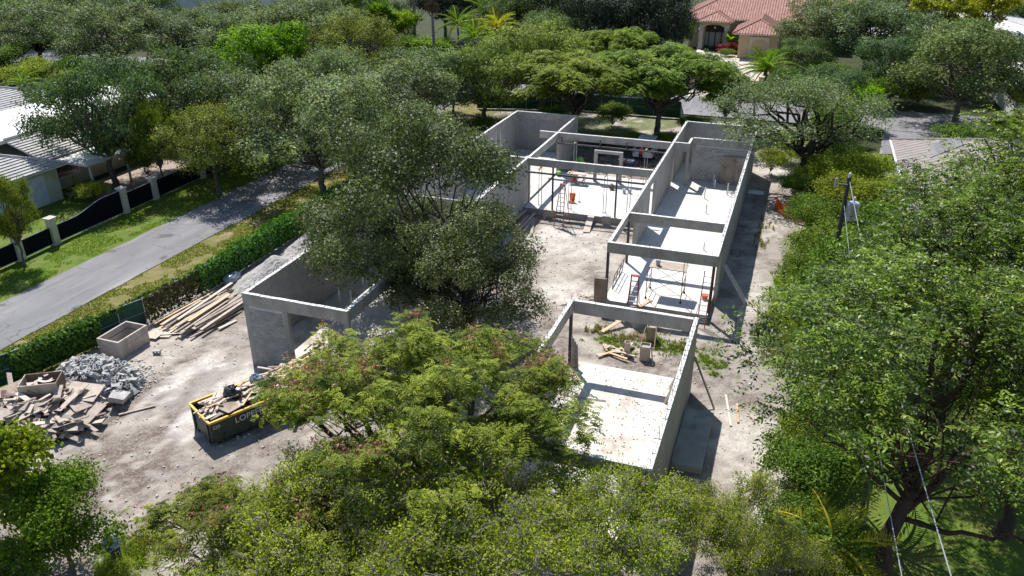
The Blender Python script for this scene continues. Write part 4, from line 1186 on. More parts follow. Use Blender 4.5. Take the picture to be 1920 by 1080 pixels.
# ------------------------------------------------------------------ left yard: rubble, timber heap, lumber, planter, dumpster
def sector(x, y, cx, cy, rx, ry):
    u = (x - cx) / rx; v = (y - cy) / ry
    a = 'left' if u < -.33 else 'right' if u > .33 else 'middle'
    b = 'near' if v < -.33 else 'far' if v > .33 else 'central'
    return {'middlecentral': 'at the very middle', 'leftcentral': 'at the left end', 'rightcentral': 'at the right end', 'middlenear': 'at the near foot', 'middlefar': 'at the far side'}.get(a + b, 'at the %s %s corner' % (b, a))
def cmu_build(l=.39, w=.19, h=.19):
    b = MB()
    x0, x1, y0, y1, z0, z1 = -l / 2, l / 2, -w / 2, w / 2, -h / 2, h / 2
    t = .035
    b.box(x0, x1, y0, y0 + t, z0, z1); b.box(x0, x1, y1 - t, y1, z0, z1)
    for c in (x0, -t / 2, x1 - t): b.box(c, c + t, y0 + t, y1 - t, z0, z1)
    return b
CM = [cmu_build().mesh('cinder_block', M['rubble']), cmu_build(.19).mesh('half_cinder_block', M['rubble'])]
def shard(seed):
    g = random.Random(seed); b = MB()
    b.ball((0, 0, 0), (g.uniform(.12, .22), g.uniform(.1, .17), g.uniform(.07, .12)), 6, 4, .35, seed)
    return b.mesh('concrete_shard', M['rubble'])
SH = [shard(i) for i in range(4)]
r2 = random.Random(3)
HC = (-31.5, 25.1)
def heap(x, y):
    d = math.hypot((x - HC[0]) * .62 + (y - HC[1]) * .12, (y - HC[1]) * .95)
    return max(0.0, 1.35 * (1 - (d / 1.7) ** 2))
mb = MB(); vs = []; fs = []
k = 26
for i in range(k):
    for j in range(k):
        x = HC[0] - 2.6 + 5.2 * i / (k - 1); y = HC[1] - 2.2 + 4.4 * j / (k - 1)
        vs.append((x, y, heap(x, y) * .8 - .05 + r2.uniform(-.04, .04) * (heap(x, y) > 0)))
for i in range(k - 1):
    for j in range(k - 1):
        a = i * k + j; fs.append((a, a + k, a + k + 1, a + 1))
mb.add(vs, fs)
o = mb.build('rubble_mound', M['gravel']); stuff(o); o['label'] = 'low mound of fine rubble under the broken blocks'; 
n = 0
while n < 260:
    x = HC[0] + r2.uniform(-2.4, 2.4); y = HC[1] + r2.uniform(-1.7, 1.7)
    h = heap(x, y)
    if h < .03 and r2.random() > .12: continue
    z = h * .9 + r2.uniform(.05, .14)
    kind = r2.random()
    rot = (r2.choice([0, 0, 1.57]) * 1.0 + r2.uniform(-.5, .5), r2.uniform(-.6, .6), r2.uniform(0, 6.28))
    if kind < .62: nm, me, lab, ca = 'cinder_block', CM[0], 'hollow concrete block in the rubble heap by the planter', 'concrete block'
    elif kind < .78: nm, me, lab, ca = 'half_block', CM[1], 'half concrete block in the rubble heap by the planter', 'concrete block'
    else: nm, me, lab, ca = 'concrete_shard', r2.choice(SH), 'jagged concrete shard in the rubble heap by the planter', 'rubble'
    o = bpy.data.objects.new(nm, me); COL.objects.link(o); o.location = (x, y, z); o.rotation_euler = rot
    pose = 'lying level' if abs(rot[0]) < .25 and abs(rot[1]) < .25 else 'standing upturned' if abs(rot[0]) > 1.1 else 'tilted'
    tag(o, lab.split(' in ')[0] + ' ' + pose + (' high up' if h > .9 else ' low down') + ' ' + sector(x, y, HC[0], HC[1], 2.4, 1.7) + ' of the rubble heap', ca, lab.split(' in ')[0] + 's of the rubble heap'); n += 1
def chunk(name, label, c, pts, t, rot):
    m3 = Euler(rot).to_matrix(); b = MB(); g = random.Random(len(label))
    top = [Vector(c) + m3 @ Vector((x, y, g.uniform(-.02, .02))) for x, y in pts]
    b.prism(top, t)
    place(b, name, M['gravel'], label, 'concrete slab', c)
chunk('broken_slab', 'large jagged broken concrete slab lying flat in front of the rubble heap', (-30.2, 23.5, .55), [(-1.1, -.9), (-.2, -1.15), (.75, -.6), (.8, .3), (.1, 1.2), (-.7, .5)], .22, (-.28, .22, .3))
chunk('broken_slab', 'long narrow broken concrete slab tilted on the right of the rubble heap', (-29.3, 24.6, .45), [(-.4, -1.1), (.3, -1.2), (.45, .2), (.2, 1.1), (-.35, .9)], .22, (-.2, .3, .55))
o = bpy.data.objects.new('cinder_block', CM[0]); COL.objects.link(o); o.location = (-27.1 - .9 - 2.8, 28.6, .12); o.rotation_euler = (1.57, 0, .4)
tag(o, 'single hollow block lying alone on the dirt right of the planter', 'concrete block')

# timber debris heap at the left edge
HD = (-32.0, 21.9)
r2 = random.Random(8)
def heap2(x, y):
    d = math.hypot((x - HD[0]) / 3.3, (y - HD[1]) / 2.1)
    return max(0.0, 1.15 * (1 - d * d))
b = MB(); vs = []; fs = []
for i in range(k):
    for j in range(k):
        x = HD[0] - 3.4 + 6.8 * i / (k - 1); y = HD[1] - 2.3 + 4.6 * j / (k - 1)
        vs.append((x, y, heap2(x, y) * .62 - .06 + r2.uniform(-.06, .06) * (heap2(x, y) > 0)))
for i in range(k - 1):
    for j in range(k - 1):
        a = i * k + j; fs.append((a, a + k, a + k + 1, a + 1))
b.add(vs, fs)
o = b.build('debris_mound', M['soil']); stuff(o); o['label'] = 'dark core of splinters under the timber debris heap'
for i in range(215):
    for _ in range(40):
        x = HD[0] + r2.uniform(-3.4, 3.2); y = HD[1] + r2.uniform(-2.1, 2.2)
        if heap2(x, y) > .05: break
    h = heap2(x, y)
    q = r2.random()
    if q < .22:
        s = (r2.uniform(.7, 1.5), r2.uniform(.4, .8), .025); mt = r2.choice(['plywood', 'plywood', 'plyboard', 'wood_grey']); nm = 'plywood_scrap'; lab = 'torn plywood scrap in the timber debris heap'; ca = 'plywood'
    elif q < .62:
        s = (r2.uniform(1.0, 2.4), r2.uniform(.12, .26), .04); mt = r2.choice(['wood_grey', 'wood_grey', 'wood_pale', 'wood_red']); nm = 'old_plank'; lab = 'weathered plank in the timber debris heap'; ca = 'plank'
    else:
        s = (r2.uniform(.4, 1.2), r2.uniform(.06, .14), .05); mt = r2.choice(['wood_grey', 'wood_pale', 'wood_red', 'wood_grey']); nm = 'short_offcut'; lab = 'short timber offcut in the timber debris heap'; ca = 'offcut'
    board(nm, mt, (x, y, .12 + h * .8 + r2.uniform(0, .22)), s, (r2.gauss(0, .28), r2.gauss(0, .3), (yw := r2.uniform(0, 6.28))), TONE[mt] + ' ' + nm.replace('_', ' ') + (' pointing sideways' if abs(math.cos(yw)) > .7 else ' pointing away') + ' ' + sector(x, y, HD[0], HD[1], 3.3, 2.1) + ' of the timber debris heap', ca, lab.split(' in ')[0] + 's of the debris heap')
board('plywood_sheet', 'plywood', (-30.3, 23.3, .95), (1.6, 1.2, .03), (.15, .12, .3), 'broad pale plywood sheet lying on top of the debris heap, upper one', 'plywood')
board('plywood_sheet', 'plywood', (-29.4, 22.4, .65), (1.3, 1.5, .03), (.05, .3, .2), 'broad pale plywood sheet at the right side of the debris heap', 'plywood')
board('plywood_sheet', 'wood_grey', (-29.0, 21.4, .5), (.8, .6, .03), (.1, .2, .7), 'small silver-grey plywood square at the right foot of the debris heap', 'plywood')
bar('curled_plank', 'wood_grey', (-31.2, 22.9, 1.35), (-29.5, 20.3, .35), .34, .03, 'wide grey plank sloping down the front of the debris heap', 'plank')
bar('curled_plank', 'wood_grey', (-30.3, 23.6, 1.2), (-30.0, 21.6, 1.0), .26, .03, 'wide brown plank lying along the top of the debris heap', 'plank')
bar('edge_board', 'wood_new', (-31.0, 19.6, .12), (-29.6, 20.1, .2), .3, .05, 'yellowish board lying at the near foot of the debris heap', 'plank')
bar('loose_rod', 'wood_grey', (-28.35, 23.3, .06), (-27.25, 24.5, .06), .09, .05, 'single thin board lying alone on the tracked dirt', 'plank')
t = thing('wooden_crate', 'open plywood crate full of scraps on top of the debris heap', 'crate', (-32.1, 22.7, .95), .55)
for cx, cy, sx, sy in ((0, -.55, 1.7, .05), (0, .55, 1.7, .05), (-.825, 0, .05, 1.05), (.825, 0, .05, 1.05)):
    mb = MB(); mb.obox((cx, cy, .35), (sx, sy, .7)); mb.build('side', M['wood_red' if cy > 0 or cx > 0 else 'plywood'], t)
mb = MB(); mb.box(-.8, .8, -.52, .52, 0, .05); mb.build('bottom', M['plyboard'], t)
r2 = random.Random(31)
for i in range(9):
    board('paper_scrap', r2.choice(['wood_pale', 'wood_pale', 'wood_grey']), (-32.1 + r2.uniform(-.5, .5), 22.7 + r2.uniform(-.45, .45), 1.35 + .03 * i), (r2.uniform(.25, .6), r2.uniform(.15, .3), .02), (r2.uniform(-.4, .4), r2.uniform(-.4, .4), r2.uniform(0, 3)), 'pale scrap lying inside the open plywood crate', 'scrap', 'scraps in the crate')
mb = MB(); mb.ball((-30.9, 20.6, .45), (.16, .13, .12), 8, 6, .2, 2)
place(mb, 'yellow_bag', M['yellow'], 'small yellow bag near the foot of the debris heap', 'bag', (-30.9, 20.6, .3))

# lumber stack along the fence
r2 = random.Random(4)
DIR = Vector((.05, 1.0, 0)).normalized()
lay = 0
for i in range(40):
    row = i % 10; lv = i // 10
    x = -32.7 + row * .30 + r2.uniform(-.07, .07); y0 = 31.1 + r2.uniform(-.5, .9) - .05 * row; L = r2.uniform(3.2, 5.2)
    mt = r2.choice(['wood_pale', 'wood_grey', 'wood_new', 'wood_pale', 'wood_grey'] if row < 6 else ['wood_grey', 'wood_grey', 'wood_pale'])
    board('lumber', mt, (x + .03 * L, y0 + L / 2, .09 + lv * .1 + .02 * (row % 3)), (r2.uniform(.10, .24), L, .05), (r2.uniform(-.02, .02), r2.uniform(-.12, .12), r2.uniform(-.13, .09) - .04), TONE[mt] + ' board in the ' + ('bottom', 'second', 'third', 'top')[lv] + ' layer of the lumber stack, ' + ('first', 'second', 'third', 'fourth', 'fifth', 'sixth', 'seventh', 'eighth', 'ninth', 'tenth')[row] + ' from the fence', 'lumber', 'boards of the lumber stack')
for i in range(7):
    board('lumber', 'wood_grey', (-30.6 + .1 * i, 33.3 + r2.uniform(-.3, .3), .12 + .075 * (i % 4)), (.3, r2.uniform(2.6, 3.4), .05), (0, r2.uniform(-.05, .05), -.12 + r2.uniform(-.05, .05)), 'short grey board in the bundle at the right side of the lumber stack', 'lumber', 'grey bundle of the lumber stack')
bar('loose_plank', 'wood_pale', (-29.4, 32.0, .06), (-29.1, 33.2, .06), .2, .04, 'single pale plank lying askew right of the lumber stack', 'plank')
bar('dark_beam', 'wood_red', (-33.0, 31.2, .12), (-32.75, 34.4, .14), .12, .12, 'dark reddish beam lying along the fence beside the lumber stack', 'beam')
for i, (x, y, a) in enumerate(((-32.3, 30.5, .35), (-31.9, 30.9, .55), (-32.7, 30.2, .1))):
    board('plywood_sheet', 'wood_pale', (x, y, .06 + .035 * i), (1.5, 1.1, .03), (0, .02, a), ('lowest', 'middle', 'topmost')[i] + ' of the pale plywood sheets lying flat beyond the planter', 'plywood')
mb = MB(); mb.ball((-32.8, 37.7, .2), (.5, .75, .38), 14, 9, .16, 8)
place(mb, 'plastic_bundle', M['clear'], 'silvery bundle wrapped in clear plastic at the end of the lumber stack', 'bundle', (-32.8, 37.7, 0), smooth=True)
# gravel heap by the left wing wall
def gheap(name, label, cx, cy, rx, ry, h, seed):
    g = random.Random(seed); b = MB(); vs = []; fs = []; k = 40
    for i in range(k):
        for j in range(k):
            x = -1 + 2 * i / (k - 1); y = -1 + 2 * j / (k - 1); d = math.hypot(x, y)
            z = h * max(0, 1 - d) ** .85 * (1 + .25 * math.sin(3 * x + seed) * math.cos(4 * y)) - .06
            vs.append((cx + x * rx, cy + y * ry, z + g.uniform(-.035, .035) * (d < 1)))
    for i in range(k - 1):
        for j in range(k - 1):
            a = i * k + j; fs.append((a, a + k, a + k + 1, a + 1))
    b.add(vs, fs)
    o = b.build(name, M['gravel']); stuff(o); o['label'] = label
gheap('gravel_heap', 'long heap of grey crushed rock between the fence and the left wing', -30.6, 39.2, 2.3, 3.4, 1.35, 1)
gheap('gravel_heap', 'second heap of crushed rock farther along the fence', -30.8, 43.8, 2.0, 2.6, 1.2, 2)
mb = MB(); mb.ball((-32.3, 46.8, .3), (.35, .5, .4), 10, 7, .12, 5)
place(mb, 'orange_sack', M['orange'], 'orange sack lying by the ivy fence beyond the gravel', 'sack', (-32.3, 46.8, 0))

# square concrete planter / catch basin in two rings
t = thing('concrete_basin', 'open square precast concrete basin of two stacked rings beside the ivy', 'basin', (-32.9, 28.55, 0), 0.0)
def ring(z0, z1, hx, hy, th):
    b = MB()
    b.box(-32.9 - hx, -32.9 + hx, 28.55 - hy, 28.55 - hy + th, z0, z1); b.box(-32.9 - hx, -32.9 + hx, 28.55 + hy - th, 28.55 + hy, z0, z1)
    b.box(-32.9 - hx, -32.9 - hx + th, 28.55 - hy + th, 28.55 + hy - th, z0, z1); b.box(-32.9 + hx - th, -32.9 + hx, 28.55 - hy + th, 28.55 + hy - th, z0, z1)
    return b
M['basin'] = surf('pinkish_concrete', (0.50, 0.44, 0.40), (0.40, 0.35, 0.32), scale=2, fine=20, fine_amt=0.12, stain=(.28, .24, .21), stain_scale=1.6, stain_stretch=(1, 1, .3))
ring(0, .62, .72, 1.05, .1).build('lower_ring', M['basin'], t)
ring(.645, 1.02, .74, 1.07, .1).build('upper_ring', M['basin'], t)
ring(.6, .66, .69, 1.02, .06).build('joint', M['soil'], t)

# ------------------------------------------------------------------ roll-off dumpster and its load
DL = 6.1; DW = 2.2; DH = 1.35
dx = Vector((.463, .886, 0)); dy = Vector((-.886, .463, 0))
D0 = Vector((-22.4, 22.73, 0))
rzd = math.atan2(dx.y, dx.x)
dump = thing('dumpster', 'dark green roll-off dumpster with a yellow rim, heaped with timber scraps', 'dumpster', tuple(D0), rzd)
b = MB()
b.box(.02, DL, .03, .08, .2, DH - .1); b.box(.02, DL, DW - .08, DW - .03, .2, DH - .1)
b.box(.02, .07, .08, DW - .08, .2, DH - .1); b.box(DL - .05, DL, .08, DW - .08, .2, DH - .1); b.box(.07, DL - .05, .08, DW - .08, .2, .26)
b.build('body', M['greenpaint'], dump)
for s, nm in ((0, 'rim'), (DW, 'rim')):
    b = MB(); b.box(-.02, DL + .02, s - .07 if s else -.03, s + .03 if s else .07, DH - .1, DH); b.build(nm, M['yellow'], dump)
for x in (-.04, DL - .04):
    b = MB(); b.box(x, x + .1, .072, DW - .072, DH - .1, DH - .004); b.build('end_rim', M['yellow'], dump)
for i in range(2):
    b = MB(); x = -.05; y = .25 + i * 1.55; b.box(x, x + .07, y, y + .14, .1, DH - .11); b.build('end_rib', M['greenpaint'], dump)
for i in range(5):
    for y in (-.06, DW - .03):
        b = MB(); x = .5 + i * 1.35 + (.1 if i == 0 else 0); b.box(x, x + .10, y, y + .09, .15, .55); b.build('side_rib', M['greenpaint'], dump)
for y in (.5, DW - .6):
    b = MB(); b.box(0, DL, y, y + .1, .06, .2); b.build('skid', M['black'], dump)
for x in (.35, DL - .5):
    for y in (.2, DW - .4):
        b = MB(); b.tube([(x, y, .12), (x, y + .2, .12)], .12, 12); b.build('wheel', M['black'], dump)
def text_mesh(name, body, size, mat, ext=.006):
    cu = bpy.data.curves.new(name, 'FONT'); cu.body = body; cu.size = size; cu.extrude = ext; cu.resolution_u = 3
    tmp = bpy.data.objects.new(name + '_tmp', cu)
    me = bpy.data.meshes.new_from_object(tmp)
    me.name = name; me.materials.clear(); me.materials.append(M[mat])
    bpy.data.objects.remove(tmp)
    return me
def letter(name, body, size, mat, p):
    o = bpy.data.objects.new(name, text_mesh(name, body, size, mat)); COL.objects.link(o)
    o.parent = dump; o.location = p; o.rotation_euler = (math.pi / 2, 0, 0)
    return o
letter('lettering', 'LOPEFRA  EUSI', .42, 'lettering', (1.15, .012, .80))
letter('number', 'S20', .24, 'lettering', (.12, .012, .92))
# load: floor of splinters and individually thrown boards
b = MB(); r2 = random.Random(12)
k2 = (26, 10); vs = []; fs = []
for i in range(k2[0]):
    for j in range(k2[1]):
        vs.append((.09 + (DL - .18) * i / (k2[0] - 1), .1 + (DW - .2) * j / (k2[1] - 1), .95 + r2.uniform(-.06, .08)))
for i in range(k2[0] - 1):
    for j in range(k2[1] - 1):
        a = i * k2[1] + j; fs.append((a, a + k2[1], a + k2[1] + 1, a + 1))
b.add(vs, fs); o = b.build('timber_litter', M['soil']); o.location = D0; o.rotation_euler = (0, 0, rzd); stuff(o); o['label'] = 'dark bed of splinters filling the dumpster'
def inD(x, y, z): return D0 + dx * x + dy * y + Vector((0, 0, z))
for i in range(100):
    x = r2.uniform(.5, DL - .7); y = r2.uniform(.3, DW - .3)
    q = r2.random()
    up = .08 + max(0, (x - 2.0) * .11)
    if q < .28: s = (r2.uniform(.4, .9), r2.uniform(.35, .6), .025); mt = r2.choice(['plywood', 'wood_grey', 'wood_pale']); lab = 'plywood scrap lying'; nm = 'plywood_scrap'; ca = 'plywood'; a = r2.uniform(0, 3.1)
    else: s = (r2.uniform(.6, 2.0), r2.uniform(.07, .16), .05); mt = r2.choice(['wood_pale', 'wood_grey', 'wood_pale', 'wood_new', 'wood_red']); lab = 'timber offcut lying'; nm = 'offcut'; ca = 'offcut'; a = r2.gauss(0, .5)
    board(nm, mt, inD(x, y, 1.04 + up + r2.uniform(0, .42) * (1 - abs(y - 1.1) * .5)), s, (r2.gauss(0, .12), r2.gauss(0, .14), rzd + a), TONE[mt] + ' ' + lab + (' lengthwise' if abs(a) < .4 else ' askew') + (' at the left end' if x < 2 else ' midway' if x < 4 else ' at the far right end') + (', near side' if y < 1.1 else ', far side') + ' in the dumpster', ca, lab.split(' lying')[0] + 's in the dumpster')
for i, (x, y, a, L) in enumerate(((.9, 1.35, 1.25, 1.8), (.75, 1.45, 1.2, 1.8), (1.1, 1.3, 1.3, 1.8))):
    board('stud', 'wood_pale', inD(x, y, 1.42 + .02 * i), (L, .12, .06), (0, .05, rzd + a - .3), 'pale stud laid across the left end of the dumpster', 'stud', 'studs across the dumpster')
board('plywood_square', 'plyboard', inD(1.25, .55, 1.42), (.95, .8, .03), (.05, .1, rzd + .35), 'tan plywood square tilted on the near edge of the dumpster load', 'plywood')
board('plywood_square', 'wood_grey', inD(.55, .55, 1.36), (.8, .6, .03), (.05, -.05, rzd + .1), 'grey board lying at the near left corner of the dumpster load', 'plywood')
for i in range(3):
    board('long_board', 'wood_pale', inD(2.6 + .2 * i, 1.85 - .14 * i, 1.36 + .03 * i), (4.6, .12, .05), (0, 0, rzd + .02 * i), 'long board lying along the far side of the dumpster', 'plank', 'long boards in the dumpster')
for i in range(6):
    board('splintered_board', r2.choice(['wood_pale', 'wood_new']), inD(4.3 + .3 * i, 1.2 + r2.uniform(-.5, .5), 1.55 + .08 * i), (2.2, .18, .05), (r2.gauss(0, .1), -.12, rzd + r2.gauss(-.1, .2)), 'splintered board sticking up at the far end of the dumpster', 'plank', 'splintered boards in the dumpster')
mb = MB(); mb.ball(inD(1.75, 1.3, 1.55), (.42, .36, .38), 14, 10, .16, 6)
place(mb, 'trash_bag', M['blackbag'], 'crumpled black trash bag on the dumpster load', 'trash bag', tuple(inD(1.75, 1.3, 1.2)))
mb = MB(); mb.ball(inD(3.1, 1.6, 1.55), (.36, .3, .3), 14, 10, .16, 9)
place(mb, 'trash_bag', M['greybag'], 'blue-grey plastic bag on the dumpster load', 'trash bag', tuple(inD(3.1, 1.6, 1.2)))
# timber scraps between dumpster and the left wing
r2 = random.Random(44)
for i in range(30):
    q = r2.random()
    s = (r2.uniform(.5, 1.3), r2.uniform(.1, .45) if q < .5 else .1, .03)
    board('scrap', r2.choice(['wood_pale', 'wood_grey', 'plywood', 'wood_red']), (-21.0 + r2.uniform(-1.7, 1.6), 28.3 + r2.uniform(-.7, .6), .15 + r2.uniform(0, .35)), s, (r2.gauss(0, .2), r2.gauss(0, .2), r2.uniform(0, 3.1)), 'timber scrap in the pile at the foot of the left wing front wall', 'scrap', 'timber scraps before the left wing')
# ------------------------------------------------------------------ fences
def ivy(name, pts, h, th, n, seed, parent, zmin=.15, mat='ivy'):
    rg = np.random.default_rng(seed)
    P = np.array(pts, float); d = np.linalg.norm(np.diff(P, axis=0), axis=1); cum = np.concatenate([[0], np.cumsum(d)])
    s = rg.uniform(0, cum[-1], n)
    x = np.interp(s, cum, P[:, 0]); y = np.interp(s, cum, P[:, 1])
    bulge = 0.55 + 0.9 * fbm(s, s * 0 + seed, .7, seed)
    z = zmin + (h - zmin) * rg.random(n) ** .75 * (0.85 + 0.35 * fbm(s, s * 0, .9, seed + 3))
    side = rg.normal(0, 1, n)
    off = np.sign(side) * np.minimum(np.abs(side), 1.4) * th * .6 * bulge * (0.6 + .4 * z / h)
    o = ORG.get(parent.name, (0, 0, 0))
    pos = np.stack([x + off - o[0], y + rg.normal(0, .05, n) - o[1], z - o[2]], 1)
    nrm = unit(np.stack([np.sign(off) * .7, rg.normal(0, .4, n), .5 + rg.normal(0, .4, n)], 1))
    v, f, t = leaves(rg, pos, nrm, .17, .14, rg.normal(.5, .2, n))
    stuff(obj(name, np_mesh(name, v, f, LM[mat], t), parent))

def fence_line(t, pts, h, step, posts='galv', r=.03, rail=True):
    P = [Vector((x, y, 0)) for x, y in pts]
    for a, b in zip(P[:-1], P[1:]):
        n = max(1, round((b - a).length / step))
        for i in range(n + (b is P[-1])):
            p = a + (b - a) * (i / n)
            m = MB(); m.tube([p, p + Vector((0, 0, h + .05))], r, 7); m.build('post', M[posts], t)
        if rail:
            m = MB(); m.tube([a + Vector((0, 0, h)), b + Vector((0, 0, h))], .02, 6); m.build('top_rail', M[posts], t)
            m = MB(); m.tube([a + Vector((.02, 0, h * .52)), b + Vector((.02, 0, h * .52))], .012, 5); m.build('tension_wire', M[posts], t)

def screen(t, a, b, h, mat, z0=.05, name='screen_panel', dxo=-.035):
    m = MB(); A = Vector((a[0] + dxo, a[1], 0)); B = Vector((b[0] + dxo, b[1], 0))
    n = max(2, int((B - A).length / .3)); g = random.Random(int(a[1] * 9))
    vs = []; fs = []
    for i in range(n + 1):
        p = A + (B - A) * (i / n)
        for z in (z0, h * .5, h):
            vs.append((p.x + g.uniform(-.02, .02), p.y, z))
    for i in range(n):
        for q in range(2):
            k = i * 3 + q; fs.append((k, k + 3, k + 4, k + 1))
    m.add(vs, fs)
    return m.build(name, M[mat], t)

FP = [(-36.9, 20.5), (-35.4, 24.2), (-34.1, 29.6), (-33.6, 31.0), (-33.25, 36), (-33.2, 46), (-33.4, 60), (-33.6, 76)]
cf = thing('chain_link_fence', 'chain link fence overgrown with ivy and green screen along the roadside edge', 'fence', (-33.6, 40, 0))
fence_line(cf, FP, 1.75, 2.9)
screen(cf, FP[0], FP[1], 1.7, 'gscreen'); screen(cf, FP[1], FP[2], 1.7, 'gscreen'); screen(cf, FP[2], FP[3], 1.7, 'gscreen')
screen(cf, FP[4], FP[5], 1.7, 'gscreen'); screen(cf, FP[5], FP[6], 1.7, 'gscreen')
# open chain link fabric between the two ivy runs
m = MB(); a = Vector((FP[3][0], FP[3][1], 0)); b = Vector((FP[4][0], FP[4][1], 0)); L = (b - a).length; u = (b - a) / L
s = -1.7
while s < L:
    for sg in (1, -1):
        q0, q1 = max(s, 0), min(s + 1.7, L)
        if q1 - q0 > .05:
            z0 = (q0 - s) if sg > 0 else 1.7 - (q0 - s); z1 = (q1 - s) if sg > 0 else 1.7 - (q1 - s)
            m.tube([a + u * q0 + Vector((0, 0, z0)), a + u * q1 + Vector((0, 0, z1))], .004, 3, cap=False)
    s += .09
stuff(m.build('wire_fabric', M['rebar'], cf))
ivy('ivy', [(-35.55, 23.8), (-35.0, 25.8), (-34.4, 28.3)], 1.75, .42, 3900, 3, cf)
ivy('ivy', [(-33.35, 35.2), (-33.2, 46), (-33.4, 60)], 1.95, .5, 15000, 4, cf)
ivy('ivy', [(-34.3, 28.4), (-33.3, 35.0)], 1.80, .12, 900, 5, cf, 1.45)
ivy('dry_vines', [(-33.6, 31.0), (-33.25, 36)], 1.7, .10, 2600, 7, cf, .1, 'dryvine')
ivy('ivy', [(-36.8, 20.6), (-35.6, 23.8)], 1.75, .12, 420, 6, cf, .5)

gf = thing('green_screen_fence', 'green fabric construction fence across the back of the site under the umbrella trees', 'fence', (-22, 89, 0))
GP = [(-36, 88.2), (-24.5, 91.2), (-12.2, 91.2), (-11.2, 86.0)]
fence_line(gf, GP, 2.0, 3.0)
for p, q in zip(GP[:-1], GP[1:]): screen(gf, p, q, 1.95, 'gscreen', dxo=0.03)

of = thing('orange_mesh_fence', 'sagging red-orange plastic mesh barrier in the bushes right of the alley', 'fence', (.6, 62, 0))
OP = [(-.3, 63.6), (.4, 62.0), (1.2, 61.0), (2.3, 60.6)]
for x, y in OP:
    m = MB(); m.tube([(x, y, 0), (x + .05, y, 1.15)], .022, 5); m.build('stake', M['rebar'], of)
m = MB(); P = [Vector((x, y, 0)) for x, y in OP]
for a, b in zip(P[:-1], P[1:]):
    L = (b - a).length; n = int(L / .09)
    for i in range(n):
        p = a + (b - a) * (i / n); sag = .16 * math.sin(math.pi * i / n)
        m.tube([p + Vector((0, 0, .08)), p + Vector((.02, 0, 1.05 - sag))], .018, 4, cap=False)
    for j in range(9):
        z = .1 + j * .115
        m.tube([a + (b - a) * q + Vector((0, 0, z - .16 * z * math.sin(math.pi * q))) for q in (0, .25, .5, .75, 1)], .018, 4, cap=False)
stuff(m.build('mesh', M['orange'], of))

# front-yard fence across the road: stuccoed piers with black screened panels
PY = [(-48.7, 29.0, 1.85), (-48.75, 35.7, 1.85), (-48.9, 38.75, 1.95), (-49.0, 45.6, 2.0), (-49.1, 49.0, 1.8), (-49.2, 55.0, 1.8), (-49.3, 61, 1.8)]
yf = thing('pillar_fence', 'black screened metal fence between cream stucco pillars along the neighbour lawn', 'fence', (-48.9, 42, 0))
for x, y, h in PY:
    m = MB(); m.box(x - .24, x + .24, y - .24, y + .24, -.05, h); pl = m.build('pillar', M['cream'], yf)
    m = MB(); m.box(x - .33, x + .33, y - .33, y + .33, h, h + .07); m.add([(x - .3, y - .3, h + .07), (x + .3, y - .3, h + .07), (x + .3, y + .3, h + .07), (x - .3, y + .3, h + .07), (x, y, h + .2)], [(0, 1, 4), (1, 2, 4), (2, 3, 4), (3, 0, 4)]); m.build('cap', M['trim'], pl, ORG[yf.name])
for i, ((x0, y0, h0), (x1, y1, h1)) in enumerate(zip(PY[:-1], PY[1:])):
    n = 14; m = MB(); tops = []
    for k in range(n + 1):
        u = k / n; y = y0 + .25 + (y1 - y0 - .5) * u; x = x0 + (x1 - x0) * u
        if i == 2: z = 1.30 + .55 * (smooth(np.array(u), .25, .75))
        elif i == 0: z = 1.35
        elif i == 1: z = 1.3
        else: z = 1.5
        tops.append((x, y, float(z)))
    vs = []; fs = []
    for x, y, z in tops: vs += [(x - .012, y, .1), (x - .012, y, z)]
    for k in range(n): fs.append((2 * k, 2 * k + 2, 2 * k + 3, 2 * k + 1))
    b = len(vs)
    vs += [(x + .024, y, z) for x, y, z in vs]
    for k in range(n): fs.append((b + 2 * k + 1, b + 2 * k + 3, b + 2 * k + 2, b + 2 * k))
    for k in range(n): fs.append((2 * k + 1, 2 * k + 3, b + 2 * k + 3, b + 2 * k + 1))
    m.add(vs, fs); p = m.build('screen_panel', M['screen'], yf)
    m = MB(); m.tube([(x, y, z + .02) for x, y, z in tops], .03, 5); m.build('top_rail', M['galv'], p, ORG[yf.name])
    m = MB(); m.tube([(x, y, .07) for x, y, z in tops], .025, 5); m.build('bottom_rail', M['galv'], p, ORG[yf.name])

# ------------------------------------------------------------------ neighbouring houses
def clip_line(poly, o, d):
    """interval of o + t d inside a convex polygon (list of Vectors, planar)"""
    n = (poly[1] - poly[0]).cross(poly[2] - poly[0]).normalized()
    c = sum(poly, Vector()) / len(poly)
    t0, t1 = -1e9, 1e9
    for i in range(len(poly)):
        a, b = poly[i], poly[(i + 1) % len(poly)]
        m = n.cross(b - a)
        if m.dot(c - a) < 0: m = -m
        den = m.dot(d); num = m.dot(o - a)
        if abs(den) < 1e-9:
            if num < 0: return None
            continue
        t = -num / den
        if den > 0: t0 = max(t0, t)
        else: t1 = min(t1, t)
    return (t0, t1) if t1 - t0 > .15 else None

